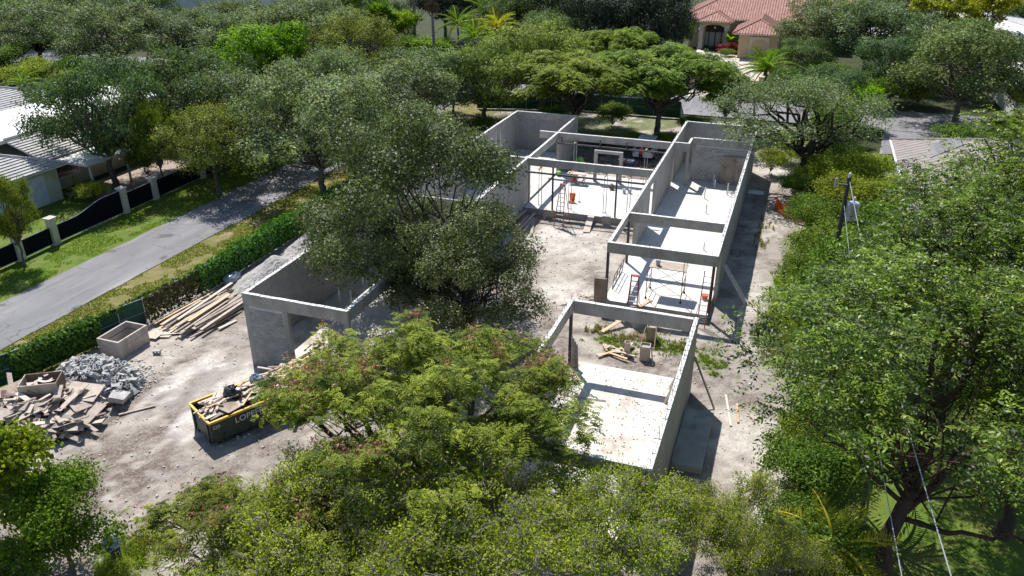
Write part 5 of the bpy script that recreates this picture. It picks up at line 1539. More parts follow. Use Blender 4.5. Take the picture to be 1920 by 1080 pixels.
def roof_face(root, pts, mat, run, gap, w, h, parent=None, name='roof_slope'):
    """one roof slope: a thick deck with rows of tiles along 'run' ('down' or 'across')"""
    P = [Vector(p) for p in pts]
    n = (P[1] - P[0]).cross(P[2] - P[0]).normalized()
    if n.z < 0: P.reverse(); n = -n
    off = ORG[root.name]
    b = MB(); b.prism(P, .14); deck = b.build(name, M[mat], root)
    e = Vector((0, 0, 1)).cross(n).normalized(); s = n.cross(e).normalized()
    if s.z > 0: s = -s
    d, q = (s, e) if run == 'down' else (e, s)
    c = sum(P, Vector()) / len(P)
    lo = min((p - c).dot(q) for p in P); hi = max((p - c).dot(q) for p in P)
    b = MB(); k = lo + gap * .5
    while k < hi:
        o = c + q * k
        r = clip_line(P, o, d)
        if r:
            a0 = o + d * (r[0] + .03) + n * .002; a1 = o + d * (r[1] - .03) + n * .002
            if run == 'down':
                b.add([a0 - q * w / 2, a0 + q * w / 2, a0 + n * h, a1 - q * w / 2, a1 + q * w / 2, a1 + n * h], [(0, 3, 5, 2), (2, 5, 4, 1), (0, 2, 1), (3, 4, 5)])
            else:
                b.add([a0 - q * w / 2, a0 + q * w / 2, a0 + q * w / 2 + n * h, a1 - q * w / 2, a1 + q * w / 2, a1 + q * w / 2 + n * h], [(0, 3, 5, 2), (2, 5, 4, 1), (0, 2, 1), (3, 4, 5)])
        k += gap
    stuff(b.build('tile_rows', M[mat], deck, off))
    return deck

def hip_roof(root, x0, x1, y0, y1, z, slope, mat, capmat, run, gap, w, h, cut=None):
    W, L = x1 - x0, y1 - y0
    if L >= W:
        k = W / 2; r0 = ((x0 + x1) / 2, y0 + k, z + k * slope); r1 = ((x0 + x1) / 2, y1 - k, z + k * slope)
        faces = [[(x0, y0, z), (x1, y0, z), r0], [(x1, y0, z), (x1, y1, z), r1, r0], [(x1, y1, z), (x0, y1, z), r1], [(x0, y1, z), (x0, y0, z), r0, r1]]
        hips = [((x0, y0, z), r0), ((x1, y0, z), r0), ((x0, y1, z), r1), ((x1, y1, z), r1), (r0, r1)]
    else:
        k = L / 2; r0 = (x0 + k, (y0 + y1) / 2, z + k * slope); r1 = (x1 - k, (y0 + y1) / 2, z + k * slope)
        faces = [[(x0, y0, z), (x1, y0, z), r1, r0], [(x1, y0, z), (x1, y1, z), r1], [(x1, y1, z), (x0, y1, z), r0, r1], [(x0, y1, z), (x0, y0, z), r0]]
        hips = [((x0, y0, z), r0), ((x0, y1, z), r0), ((x1, y0, z), r1), ((x1, y1, z), r1), (r0, r1)]
    for f in faces: roof_face(root, f, mat, run, gap, w, h)
    for a, b in hips:
        if (Vector(a) - Vector(b)).length < .2: continue
        m = MB(); m.tube([Vector(a) + Vector((0, 0, .03)), Vector(b) + Vector((0, 0, .03))], .13, 6); m.build('ridge_cap', M[capmat], root)
    m = MB()
    for a, b in (((x0, y0), (x1, y0)), ((x1, y0), (x1, y1)), ((x1, y1), (x0, y1)), ((x0, y1), (x0, y0))):
        m.tube([(a[0], a[1], z - .1), (b[0], b[1], z - .1)], .07, 4)
    m.build('fascia', M['trim'], root)

def house_walls(root, x0, x1, y0, y1, z, mat):
    m = MB(); m.box(x0, x1, y0, y1, -.1, z); return m.build('walls', M[mat], root)

lh = thing('white_roof_house', 'low pale house across the road with white tiled hip roofs and a flat white roof', 'house', (-60, 48, 0))
house_walls(lh, -66, -56.5, 34, 46.6, 2.93, 'palegreen')
hip_roof(lh, -63, -55.7, 34, 47.05, 3.0, .36, 'whitetile', 'whitetile', 'across', .36, .16, .07)
gd = MB(); gd.box(-56.5, -56.44, 40.8, 45.2, 0, 2.45); g1 = gd.build('garage_door', M['garage'], lh)
for i in range(4):
    m = MB(); m.box(-56.438, -56.42, 40.85, 45.15, .08 + .6 * i, .62 + .6 * i); m.build('door_panel', M['garage'], g1, ORG[lh.name])
m = MB(); m.box(-56.44, -56.3, 46.0, 46.16, 1.9, 2.15); m.build('wall_lamp', M['yellow'], lh)
house_walls(lh, -73, -58.8, 46.7, 66, 2.93, 'cream')
m = MB(); m.box(-58.8, -58.72, 48.2, 50.6, .9, 2.2); w1 = m.build('window', M['glass'], lh)
m = MB(); m.box(-58.8, -58.68, 48.1, 48.2, .85, 2.25); m.box(-58.8, -58.68, 50.6, 50.7, .85, 2.25); m.box(-58.8, -58.68, 48.2, 50.6, 2.2, 2.28); m.box(-58.8, -58.66, 48.2, 50.6, .8, .9); m.build('frame', M['whitepaint'], w1, ORG[lh.name])
# mansard of tiles up to the flat white roof
roof_face(lh, [(-58.0, 46.8, 3.0), (-58.0, 67, 3.0), (-61.8, 67, 4.35), (-61.8, 46.8, 4.35)], 'whitetile', 'across', .36, .16, .07)
m = MB(); m.box(-72, -61.75, 44.8, 67, 4.1, 4.4); m.build('flat_roof', M['whiteroof'], lh)
m = MB(); m.tube([(-61.8, 46.8, 4.42), (-61.8, 67, 4.42)], .14, 6); m.build('parapet_edge', M['whitetile'], lh)
m = MB(); m.box(-58.0, -54.2, 47.6, 52.4, 2.62, 2.8); m.build('porch_roof', M['whiteroof'], lh)
for y in (48.0, 52.0):
    m = MB(); m.box(-54.6, -54.45, y, y + .15, 0, 2.62); m.build('porch_post', M['cream'], lh)
house_walls(lh, -86, -71.8, 47.5, 62, 4.2, 'cream')
hip_roof(lh, -86.5, -71.2, 47, 62.5, 4.35, .30, 'whitetile', 'whitetile', 'across', .4, .17, .07)

rh = thing('terracotta_house', 'tan stucco villa with terracotta barrel tile hip roofs and an arched entry portico', 'house', (-9, 142, 0))
house_walls(rh, -19, 4, 144.2, 160, 4.6, 'tan')
hip_roof(rh, -20.5, 5.5, 143.4, 163, 4.75, .48, 'redtile', 'redcap', 'down', .42, .26, .11)
hip_roof(rh, -3, 14, 147, 170, 5.0, .50, 'redtile', 'redcap', 'down', .42, .26, .11)
house_walls(rh, -9.9, -4.0, 134.6, 144.1, 3.75, 'tan')
hip_roof(rh, -10.9, -3.2, 133.6, 150, 3.9, .46, 'redtile', 'redcap', 'down', .42, .26, .11)
# portico
for x in (-16.7, -12.5):
    m = MB(); m.box(x - .35, x + .35, 141.3, 142.0, 0, 4.0); m.box(x - .45, x + .45, 141.2, 142.1, 3.1, 3.35); m.box(x - .45, x + .45, 141.2, 142.1, 0, .3); m.build('portico_column', M['trim'], rh)
ar = MB(); n = 14; vs = []; 
for k in range(n + 1):
    a = math.pi * k / n
    x = -14.6 + 1.74 * math.cos(a); z = 3.35 + .75 * math.sin(a)
    vs += [(x, 141.35, z), (x, 141.35, 4.6), (x, 141.95, z), (x, 141.95, 4.6)]
fs = []
for k in range(n):
    i = 4 * k; fs += [(i, i + 1, i + 5, i + 4), (i + 2, i + 6, i + 7, i + 3), (i, i + 4, i + 6, i + 2)]
ar.add(vs, fs); ar.build('portico_arch', M['tan'], rh)
m = MB(); m.box(-17.05, -16.35, 141.36, 141.94, 4.0, 4.6); m.box(-12.85, -12.15, 141.36, 141.94, 4.0, 4.6); m.build('portico_wall', M['tan'], rh)
hip_roof(rh, -17.5, -11.7, 140.7, 147.5, 4.65, .42, 'redtile', 'redcap', 'down', .42, .26, .11)
m = MB(); m.box(-16.3, -12.9, 144.05, 144.18, 0, 3.6); dd = m.build('door_surround', M['darkdoor'], rh)
for x0, x1 in ((-15.55, -14.7), (-14.5, -13.65)):
    m = MB(); m.box(x0, x1, 143.98, 144.045, .15, 2.5); d = m.build('door', M['paleglass'], dd, ORG[rh.name])
for x0, x1 in ((-16.2, -15.75), (-13.45, -13.0)):
    m = MB(); m.box(x0, x1, 143.99, 144.045, .3, 2.5); m.build('side_window', M['paleglass'], dd, ORG[rh.name])
m = MB(); m.tube([(-14.6, 142.5, 3.3), (-14.6, 142.5, 3.6)], .15, 8); m.build('lantern', M['whitepaint'], rh)
# arched opening on the garage wing
m = MB(); m.box(-8.2, -5.2, 134.45, 134.6, .0, 3.4); m.build('arch_trim', M['trim'], rh)
m = MB(); pts = [(-7.9, 134.42, .1), (-5.5, 134.42, .1), (-5.5, 134.42, 2.2)] + [(-6.7 + 1.2 * math.cos(a * math.pi / 8), 134.42, 2.2 + .8 * math.sin(a * math.pi / 8)) for a in range(1, 8)] + [(-7.9, 134.42, 2.2)]
m.prism(pts, .03); m.build('window', M['tan'], rh)

gh = thing('grey_roof_house', 'house with a grey tiled hip roof half hidden by the glossy trees on the right', 'house', (14, 68, 0))
house_walls(gh, 9.4, 22, 55, 76.5, 2.9, 'cream')
hip_roof(gh, 8.6, 23, 54, 77.4, 3.0, .34, 'greytile', 'greytile', 'down', .75, .2, .06)
m = MB(); m.box(8.45, 8.6, 54, 77.4, 2.85, 2.98); m.build('gutter', M['whitepaint'], gh)
m = MB(); m.prism([(10.8, 69.2, 3.82), (13.4, 71.0, 4.72), (13.2, 73.4, 4.66), (11.2, 73.2, 3.98)], .06); m.build('shaded_roof_patch', M['asphalt'], gh)  # dark panel standing in for a shaded patch of the roof slope
house_walls(gh, 10.5, 20, 40.5, 54.2, 2.7, 'cream')
hip_roof(gh, 9.9, 20.5, 40, 54, 2.8, .30, 'greytile', 'greytile', 'down', .75, .2, .06)

wh = thing('far_white_house', 'distant house with white flat roofs behind the oaks at the top left', 'house', (-112, 140, 0))
house_walls(wh, -128, -100, 131, 152, 6.4, 'whitepaint')
m = MB(); m.box(-128.4, -99.5, 130.5, 152.5, 6.4, 6.8); m.build('flat_roof', M['whiteroof'], wh)
hip_roof(wh, -127, -111, 136, 150, 6.95, .25, 'greytile', 'greytile', 'across', .5, .2, .06)
wr = thing('far_white_house', 'distant house with pale blue-white roofs behind the trees at the top right', 'house', (20, 150, 0))
house_walls(wr, 9, 38, 141, 165, 3.6, 'whitepaint')
hip_roof(wr, 8, 39, 140, 166, 3.7, .2, 'whiteroof', 'whiteroof', 'down', .9, .12, .04)
wr2 = thing('far_white_house', 'small white-roofed building at the right edge behind the dark oak', 'house', (27, 112, 0))
house_walls(wr2, 23.5, 36, 104, 122, 3.2, 'whitepaint')
hip_roof(wr2, 23, 37, 103.5, 122.5, 3.3, .18, 'whiteroof', 'whiteroof', 'down', .9, .12, .04)

# iron gate at the villa's driveway
gt = thing('driveway_gate', 'black iron driveway gate between tan gateposts in front of the villa', 'gate', (-9, 109, 0))
for x in (-13.4, -4.6):
    m = MB(); m.box(x - .3, x + .3, 108.7, 109.3, 0, 1.9); m.box(x - .38, x + .38, 108.62, 109.38, 1.9, 2.02); m.build('gatepost', M['tan'], gt)
for z in (.25, 1.3):
    m = MB(); m.box(-13.1, -4.9, 108.97, 109.03, z, z + .07); m.build('rail', M['black'], gt)
for i in range(34):
    x = -13.0 + i * .24; m = MB(); m.box(x - .015, x + .015, 108.985, 109.015, .2, 1.5 + .25 * math.sin(math.pi * i / 33)); m.build('bar', M['black'], gt)
bf = thing('wooden_fence', 'dark board fence by the tall palms at the top', 'fence', (-51, 106, 0))
for i in range(26):
    x = -55 + i * .32; m = MB(); m.box(x, x + .29, 106.0, 106.04, 0, 1.9 + .04 * (i % 3)); m.build('board', M['pole'], bf)
for z in (.5, 1.5):
    m = MB(); m.box(-55, -46.7, 106.042, 106.1, z, z + .1); m.build('rail', M['pole'], bf)

# ------------------------------------------------------------------ white car with its hatch open
car = thing('parked_car', 'white estate car seen from behind with its rear hatch raised, beyond the terrace', 'car', (-13.0, 73.3, 0))
def prof(b, x0, x1, pts):
    n = len(pts)
    b.add([(x0, y, z) for y, z in pts] + [(x1, y, z) for y, z in pts], [tuple(reversed(range(n))), tuple(range(n, 2 * n))] + [(i, (i + 1) % n, n + (i + 1) % n, n + i) for i in range(n)])
b = MB(); prof(b, -13.95, -12.05, [(73.3, .45), (73.3, 1.05), (73.5, 1.12), (77.0, 1.1), (77.9, .95), (78.1, .6), (78.0, .4), (73.4, .35)]); b.build('body', M['carpaint'], car)
b = MB(); prof(b, -13.8, -12.2, [(73.9, 1.7), (74.2, 1.78), (76.2, 1.76), (76.45, 1.7)]); b.build('roof', M['carpaint'], car)
for x in (-13.86, -12.14):
    for (y0, y1) in ((73.6, 74.75), (74.9, 75.75), (75.85, 76.75)):
        b = MB(); s = .03; prof(b, x - s, x + s, [(y0, 1.12), (y0 + (.25 if y0 < 74 else 0), 1.66), (y1 - (.35 if y1 > 76 else 0), 1.68), (y1, 1.1)]); b.build('side_window', M['glass'], car)
    for y in (74.8, 75.8):
        b = MB(); b.box(x - .03, x + .03, y, y + .1, 1.1, 1.7); b.build('pillar', M['carpaint'], car)
b = MB(); b.box(-13.75, -12.25, 73.35, 73.45, .55, 1.1); b.box(-13.7, -12.3, 73.45, 76, 1.0, 1.13); b.build('load_bay', M['black'], car)
b = MB(); b.prism([(-13.75, 73.95, 1.74), (-12.25, 73.95, 1.74), (-12.3, 72.75, 2.02), (-13.7, 72.75, 2.02)], .06); h = b.build('hatch', M['carpaint'], car)
b = MB(); b.prism([(-13.6, 73.8, 1.782), (-12.4, 73.8, 1.782), (-12.45, 73.0, 1.968), (-13.55, 73.0, 1.968)], .01); b.build('rear_window', M['glass'], h, ORG[car.name])
for x in (-13.9, -12.2):
    b = MB(); b.box(x, x + .13, 73.26, 73.34, .75, 1.08); b.build('tail_light', M['lamp_red'], car)
b = MB(); b.box(-13.9, -12.1, 73.18, 73.38, .38, .62); b.build('bumper', M['carpaint'], car)
for x in (-13.9, -12.1):
    for y in (74.3, 77.1):
        b = MB(); b.tube([(x - .1, y, .34), (x + .1, y, .34)], .34, 16); wv = b.build('wheel', M['tyre'], car)
        b = MB(); b.tube([(x - .11, y, .34), (x + .11, y, .34)], .2, 10); b.build('rim', M['galv'], wv, ORG[car.name])
def chest(x, y, label, mat):
    t = thing('cool_box', label, 'cool box', (x, y, 0))
    b = MB(); b.obox((x, y, .25), (.65, .42, .42)); b.build('box', M[mat], t)
    b = MB(); b.obox((x, y, .5), (.68, .45, .08)); b.build('lid', M['whitepaint'], t)
    b = MB(); b.tube([(x - .3, y - .24, .35), (x + .3, y - .24, .35)], .02, 4); b.build('handle', M['whitepaint'], t)
chest(-14.6, 71.6, 'red cool box on the dirt behind the white car', 'redpaint')
chest(-13.75, 71.5, 'blue cool box on the dirt behind the white car', 'bluetarp')
mb = MB(); mb.ball((-18.2, 69.6, .4), (.45, .4, .5), 10, 7, .15, 3)
place(mb, 'garden_bag', M['lime'], 'green bag standing in the corner beyond the terrace', 'bag', (-18.2, 69.6, 0))
M['lime2'] = None

# ------------------------------------------------------------------ people
def skinned(name, joints, edges, mat, parent, sub=2):
    me = bpy.data.meshes.new(name)
    keys = list(joints)
    me.from_pydata([joints[k][0] for k in keys], [(keys.index(a), keys.index(b)) for a, b in edges], [])
    me.materials.append(mat)
    o = bpy.data.objects.new(name, me); COL.objects.link(o); o.parent = parent
    md = o.modifiers.new('Skin', 'SKIN'); md.use_smooth_shade = True
    for i, k in enumerate(keys):
        s = me.skin_vertices[0].data[i]
        r = joints[k][1]
        s.radius = r if isinstance(r, tuple) else (r, r)
        s.use_root = (i == 0)
    ss = o.modifiers.new('Sub', 'SUBSURF'); ss.levels = sub; ss.render_levels = sub
    return o

def person(label, loc, rz, shirt, legs, lean=.18, arms='front', group=None):
    t = thing('person', label, 'person', loc, rz)
    L = lean
    J = {'pelvis': ((0, 0, .94), (.15, .11)), 'waist': ((0, -.02 - L * .2, 1.10), (.135, .10)), 'chest': ((0, -.03 - L * .55, 1.32), (.17, .115)),
         'neck0': ((0, -.03 - L * .8, 1.46), (.075, .07)), 'neck': ((0, -.05 - L, 1.53), .052), 'head': ((0, -.08 - L * 1.25, 1.63), (.078, .092)), 'crown': ((0, -.08 - L * 1.3, 1.74), (.062, .08)),
         'nose': ((0, -.18 - L * 1.3, 1.63), .016),
         'ear1': ((.088, -.07 - L * 1.25, 1.64), .018), 'ear2': ((-.088, -.07 - L * 1.25, 1.64), .018)}
    E = [('pelvis', 'waist'), ('waist', 'chest'), ('chest', 'neck0'), ('neck0', 'neck'), ('neck', 'head'), ('head', 'crown'), ('head', 'nose'), ('head', 'ear1'), ('head', 'ear2')]
    SJ = {k: J[k] for k in ('waist', 'chest', 'neck0')}
    SJ['pelvis'] = ((0, 0, .90), (.17, .125)); SJ['waist'] = (J['waist'][0], (.16, .12)); SJ['chest'] = (J['chest'][0], (.195, .135)); SJ['neck0'] = (J['neck0'][0], (.085, .08))
    SE = [('waist', 'pelvis'), ('waist', 'chest'), ('chest', 'neck0')]
    PJ = {'pelvis': ((0, 0, .95), (.16, .12))}; PE = []
    for s, c in ((1, 'r'), (-1, 'l')):
        sh = Vector((.20 * s, -.02 - L * .62, 1.40))
        if arms == 'front': el = sh + Vector((.07 * s, -.05, -.28)); wr = Vector((.07 * s, -.36 - L * .6, 1.14))
        else: el = sh + Vector((.02 * s, -.20, -.20)); wr = sh + Vector((-.03 * s, -.42, -.12))
        J['sh' + c] = (tuple(sh), .062); J['el' + c] = (tuple(el), .045); J['wr' + c] = (tuple(wr), .030)
        d = (wr - el).normalized(); palm = wr + d * .07
        J['pa' + c] = (tuple(palm), (.040, .022))
        E += [('chest', 'sh' + c), ('sh' + c, 'el' + c), ('el' + c, 'wr' + c), ('wr' + c, 'pa' + c)]
        side = Vector((0, 0, 1)).cross(d).normalized()
        for q, (o_, ln) in enumerate(((-.028, .065), (-.010, .078), (.010, .074), (.027, .058))):
            a1 = palm + side * o_ + d * .03; a2 = a1 + d * ln * .55 + Vector((0, 0, -.006)); a3 = a2 + d * ln * .4 + Vector((0, 0, -.022))
            for nm, p in (('a', a1), ('b', a2), ('c', a3)): J['f%d%s%s' % (q, nm, c)] = (tuple(p), .0085)
            E += [('pa' + c, 'f%da%s' % (q, c)), ('f%da%s' % (q, c), 'f%db%s' % (q, c)), ('f%db%s' % (q, c), 'f%dc%s' % (q, c))]
        th = palm - d * .03 + side * (-.045 * s) ; J['t1' + c] = (tuple(th), .010); J['t2' + c] = (tuple(th + d * .045 - side * .008 * s), .009)
        E += [('wr' + c, 't1' + c), ('t1' + c, 't2' + c)]
        SJ['sh' + c] = (tuple(sh), .085); m_ = sh + (el - sh) * .95; SJ['sl' + c] = (tuple(m_), .068); f_ = el + (wr - el) * .75; SJ['cu' + c] = (tuple(f_), .05)
        SE += [('chest', 'sh' + c), ('sh' + c, 'sl' + c), ('sl' + c, 'cu' + c)]
        hp = Vector((.095 * s, 0, .88)); kn = Vector((.11 * s, -.03, .50)); an = Vector((.115 * s, .02, .085)); to = Vector((.13 * s, -.15, .035))
        J['hp' + c] = (tuple(hp), .088); J['kn' + c] = (tuple(kn), .058); J['an' + c] = (tuple(an), .040); J['to' + c] = (tuple(to), .036)
        E += [('pelvis', 'hp' + c), ('hp' + c, 'kn' + c), ('kn' + c, 'an' + c), ('an' + c, 'to' + c)]
        PJ['hp' + c] = (tuple(hp), .10); PJ['kn' + c] = (tuple(kn), .073); PJ['an' + c] = ((an.x, an.y, .12), .06)
        PE += [('pelvis', 'hp' + c), ('hp' + c, 'kn' + c), ('kn' + c, 'an' + c)]
    skinned('body', J, E, M['skin'], t); skinned('shirt', SJ, SE, M[shirt], t); skinned('trousers', PJ, PE, M[legs], t)
    hc = J['crown'][0]
    b = MB(); b.ball((hc[0], hc[1] + .015, hc[2] - .015), (.094, .112, .085), 12, 8, .03, 2); b.build('hair', M['hair'], t, (0, 0, 0), smooth=True)
    for s in (1, -1):
        b = MB(); b.obox((.125 * s, -.06, .04), (.10, .28, .08), None, .8); b.build('shoe', M['darkcloth'], t, (0, 0, 0))
    return t
person('person in a light blue shirt looking down at a phone, among the bushes', (-21.1, 15.75, 0), .55, 'shirt_blue', 'jeans', .16)
b = MB(); b.obox((-20.9, 15.33, 1.2), (.08, .15, .012), (.5, 0, .55))
place(b, 'phone', M['black'], 'dark phone held by the person in light blue', 'phone', (-20.8, 15.2, 1.2))
person('person in a red shirt bending towards the open car boot', (-13.0, 72.3, 0), 3.05, 'shirt_red', 'darkcloth', .30, 'reach')

# ------------------------------------------------------------------ utility pole, transformer, wires, meter post
up = thing('utility_pole', 'dark wooden utility pole with a crossarm bracket rising from the bushes', 'utility pole', (3.4, 45.7, 0))
m = MB(); m.tube([(3.4, 45.7, -.2), (3.4, 45.7, 8.5)], .16, 10, .11); m.build('pole', M['pole'], up)
m = MB(); m.tube([(3.4, 45.6, 8.1), (2.75, 45.5, 8.15)], .035, 6); m.tube([(2.75, 45.5, 7.95), (2.75, 45.5, 8.45)], .07, 8); m.build('fuse_cutout', M['galv'], up)
m = MB(); m.cyl((3.4, 45.7, 8.5), .06, .25, 8); m.build('insulator', M['whitepaint'], up)
tr = thing('transformer', 'grey can-shaped transformer hanging on the utility pole', 'transformer', (3.8, 45.5, 6.1))
m = MB(); m.cyl((3.85, 45.5, 6.15), .30, .95, 18, .33); m.build('tank', M['galv'], tr, smooth=False)
m = MB(); m.cyl((3.85, 45.5, 7.1), .345, .07, 18, .28); m.build('lid', M['galv'], tr)
m = MB(); m.cyl((3.85, 45.5, 7.17), .06, .3, 8); m.build('bushing', M['whitepaint'], tr)
for z in (6.4, 6.9):
    m = MB(); m.obox((3.52, 45.62, z), (.2, .1, .08)); m.build('bracket', M['steel'], tr)
def cable(label, p0, p1, sag, r, mat):
    a = Vector(p0); b = Vector(p1); m = MB()
    m.tube([a + (b - a) * (i / 24) - Vector((0, 0, sag * 4 * (i / 24) * (1 - i / 24))) for i in range(25)], r, 5)
    place(m, 'power_line', M[mat], label, 'power line', tuple(a))
cable('thick pale service cable from the pole, right one of the two', (3.45, 45.6, 8.3), (5.7, 8.0, 8.1), .9, .017, 'galv')
cable('thinner pale service cable from the pole, left one of the two', (3.4, 45.6, 6.9), (4.55, 8.0, 7.6), .9, .013, 'galv')
mp = thing('meter_post', 'grey electric meter post standing at the edge of the weeds', 'meter post', (.9, 49.4, 0))
m = MB(); m.box(.82, .98, 49.34, 49.44, 0, 1.5); m.build('post', M['steel_brown'], mp)
m = MB(); m.box(.74, 1.06, 49.18, 49.34, .85, 1.4); m.build('meter_box', M['galv'], mp)
m = MB(); m.cyl((.9, 49.3, 1.4), .05, .28, 8); m.build('conduit', M['galv'], mp)
m = MB(); m.box(.15, .3, 47.2, 47.35, 0, .5); m.box(.12, .33, 47.17, 47.38, .5, .6)
place(m, 'hose_post', M['rebar'], 'short dark post in the weeds beside the meter post', 'post', (.2, 47.3, 0))
m = MB(); m.box(-2.7, -1.4, 66.6, 67.6, .0, .1)
place(m, 'flat_board', M['galv'], 'pale flat sheet lying in the shade by the right wing wall', 'board', (-2, 67, 0))
# ------------------------------------------------------------------ trees and plants
TM = {}
def open_front(x, y, z):
    # the crown is open on the near side of the two main stems, and thin low down over the lawn
    dy = (.85 + .38 * (z - 3.6) - y) / 1.209
    zs = z - .55 * dy
    xp = x + .21 * dy
    xs = np.where(zs < 3, .2 * zs, .6 + .17 * (zs - 3))
    w = .95 + .4 * np.sin(z * 5 + x * 3)
    return ((dy > -.3) & (np.abs(xp - xs) < w) & (zs > -1.5) & (zs < 8.6)) | ((zs < 3.4) & (xp > -.2) & (dy > -1.5))
for i in range(3):
    TM['oak%d' % i] = tree_meshes('oak%d' % i, 100 + i, 6.0, 4.4, 6.0, 40, 900, 30, .23, .13, .34, LM['oak'], M['bark'], .24, nsub=3, lobe=(.13, .27), low=-.6, fill=.40, neg=.75, spread=.86, out=.85, up=.35, jit=.55, gap=.10, cvar=.27)
TM['oak_big'] = tree_meshes('oak_big', 211, 6.6, 6.4, 7.0, 40, 2100, 32, .19, .11, .32, LM['oak_big'], M['bark_dark'], .28, nsub=3, lobe=(.15, .27), low=-.7, fill=.48, neg=.9, spread=.95, gap=.36, forkd=.70, limb_r=.30, flat=.9, stems=1, cvar=.24, out=.8, up=.4, jit=.6)
TM['oak_leaning'] = tree_meshes('oak_leaning', 215, 7.0, 6.5, 6.9, 44, 2400, 32, .19, .11, .32, LM['oak_big'], M['bark_dark'], .28, nsub=2, lobe=(.15, .26), low=-.7, fill=.5, neg=.92, spread=.90, gap=.2, forkd=.75, limb_r=.26, flat=.9, shift=(-2.0, 1.2, 0), lean=(-.4, .3), cvar=.24, out=.8, up=.4, jit=.6)
TM['oak_sparse'] = tree_meshes('oak_sparse', 220, 6.0, 3.1, 6.2, 22, 820, 26, .18, .095, .36, LM['oak_grey'], M['bark_dark'], .36, nsub=5, lobe=(.16, .30), low=-.5, lean=(1.0, .3), fork=2.6, limb_r=.42, spread=.9, gap=.1, cvar=.22)
TM['poinciana_a'] = tree_meshes('poinciana_a', 231, 6.3, 2.9, 4.6, 46, 1150, 8, .46, .18, .20, LM['poinciana'], M['bark'], .26, kind='frond', pin=6, pw=.056, lobe=(.11, .22), flat=.95, low=-.3, fill=.16, neg=.3, spread=.92, pods=900, nsub=5, gap=.12, limb_r=.36, forkd=1.2, cvar=.26)
TM['poinciana_b'] = tree_meshes('poinciana_b', 240, 3.6, 1.6, 3.6, 14, 230, 8, .48, .20, .2, LM['poinciana'], M['bark_pale'], .11, kind='frond', pin=6, pw=.058, lobe=(.16, .30), flat=.55, low=-.1, fill=.15, spread=.95, pods=40, nsub=6, gap=.1, limb_r=.5, forkd=1.3)
TM['umbrella'] = tree_meshes('umbrella', 250, 6.0, 2.4, 5.7, 34, 1300, 7, .58, .24, .25, LM['umbrella'], M['bark'], .24, kind='frond', pin=4, pw=.11, lobe=(.14, .26), flat=.6, low=-.3, fill=.25, neg=.5, spread=.9, nsub=4, forkd=1.4, limb_r=.42, cvar=.22)
for i in range(3):
    TM['twiggy%d' % i] = tree_meshes('twiggy%d' % i, 260 + i, 3.8, 2.4, 3.4, 30, 900, 40, .105, .062, .22, LM['twiggy'], M['bark'], .13, lobe=(.15, .30), low=-.5, twigs=2300, twr=.018, nsub=6, spread=.88, stems=3, gap=.14, bark2=M['bark_pale'], fill=.3, cvar=.24)
TM['glossy_a'] = tree_meshes('glossy_a', 270, 5.6, 4.6, 7.8, 34, 860, 10, .155, .062, .28, LM['glossy'], M['bark_red'], .27, kind='pinnate', pin=4, nsub=5, lobe=(.17, .30), low=-.5, fill=.4, neg=.5, spread=.88, gap=.18, lean=(.6, .8), fork=3.0, limb_r=.15, cvar=.28, cull=open_front, stem_to=(((.6, .75, 2.9), (1.85, 2.9, 10.2), .25, .09), ((.58, .75, 2.8), (.5, 2.5, 8.6), .17, .06), ((.6, .8, 2.2), (3.6, 4.0, 5.6), .15, .06), ((.55, .6, 2.0), (5.2, -1.2, 3.4), .10, .04), ((.5, .6, 2.6), (-3.2, 1.4, 5.0), .10, .04)))
for i in range(2):
    TM['glossy_b%d' % i] = tree_meshes('glossy_b%d' % i, 280 + i, 4.9, 3.6, 7.0, 28, 800, 10, .155, .068, .28, LM['glossy_b'], M['bark_dark'], .25, kind='pinnate', pin=4, nsub=4, lobe=(.24, .38), low=-.45, fill=.4, spread=.8, gap=.08)
for i in range(2):
    TM['shrub%d' % i] = tree_meshes('shrub%d' % i, 300 + i, 2.6, 2.0, 2.2, 12, 260, 36, .17, .10, .27, LM['shrub_g'], M['bark'], .08, lobe=(.28, .45), low=-.3, nsub=4, stems=4, fill=.25)
TM['maple'] = tree_meshes('maple', 320, 1.9, 2.2, 3.4, 12, 260, 34, .19, .15, .24, LM['maple'], M['bark'], .09, lobe=(.30, .48), low=-.5, nsub=4, fill=.4)
TM['bush_tree'] = tree_meshes('bush_tree', 330, 1.9, 2.3, 2.7, 13, 420, 40, .12, .075, .20, LM['bush_tree'], M['bark'], .09, lobe=(.28, .45), low=-.5, nsub=5, fill=.4)
TM['bright'] = tree_meshes('bright', 340, 3.0, 2.8, 4.0, 13, 200, 24, .38, .16, .34, LM['bright'], M['bark'], .12, lobe=(.28, .45), low=-.4, nsub=3, fill=.3)
TM['bright_d'] = tree_meshes('bright_d', 350, 5.4, 4.3, 5.4, 22, 560, 34, .34, .15, .28, LM['bright'], M['bark'], .2, lobe=(.24, .34), low=-.35, nsub=3, fill=.2, out=.9, jit=.5)
TM['glow'] = tree_meshes('glow', 360, 4.0, 3.2, 7.2, 24, 330, 22, .36, .26, .28, LM['glow'], M['bark'], .2, lobe=(.14, .24), low=-.4, nsub=3, fill=.25, spread=.85)

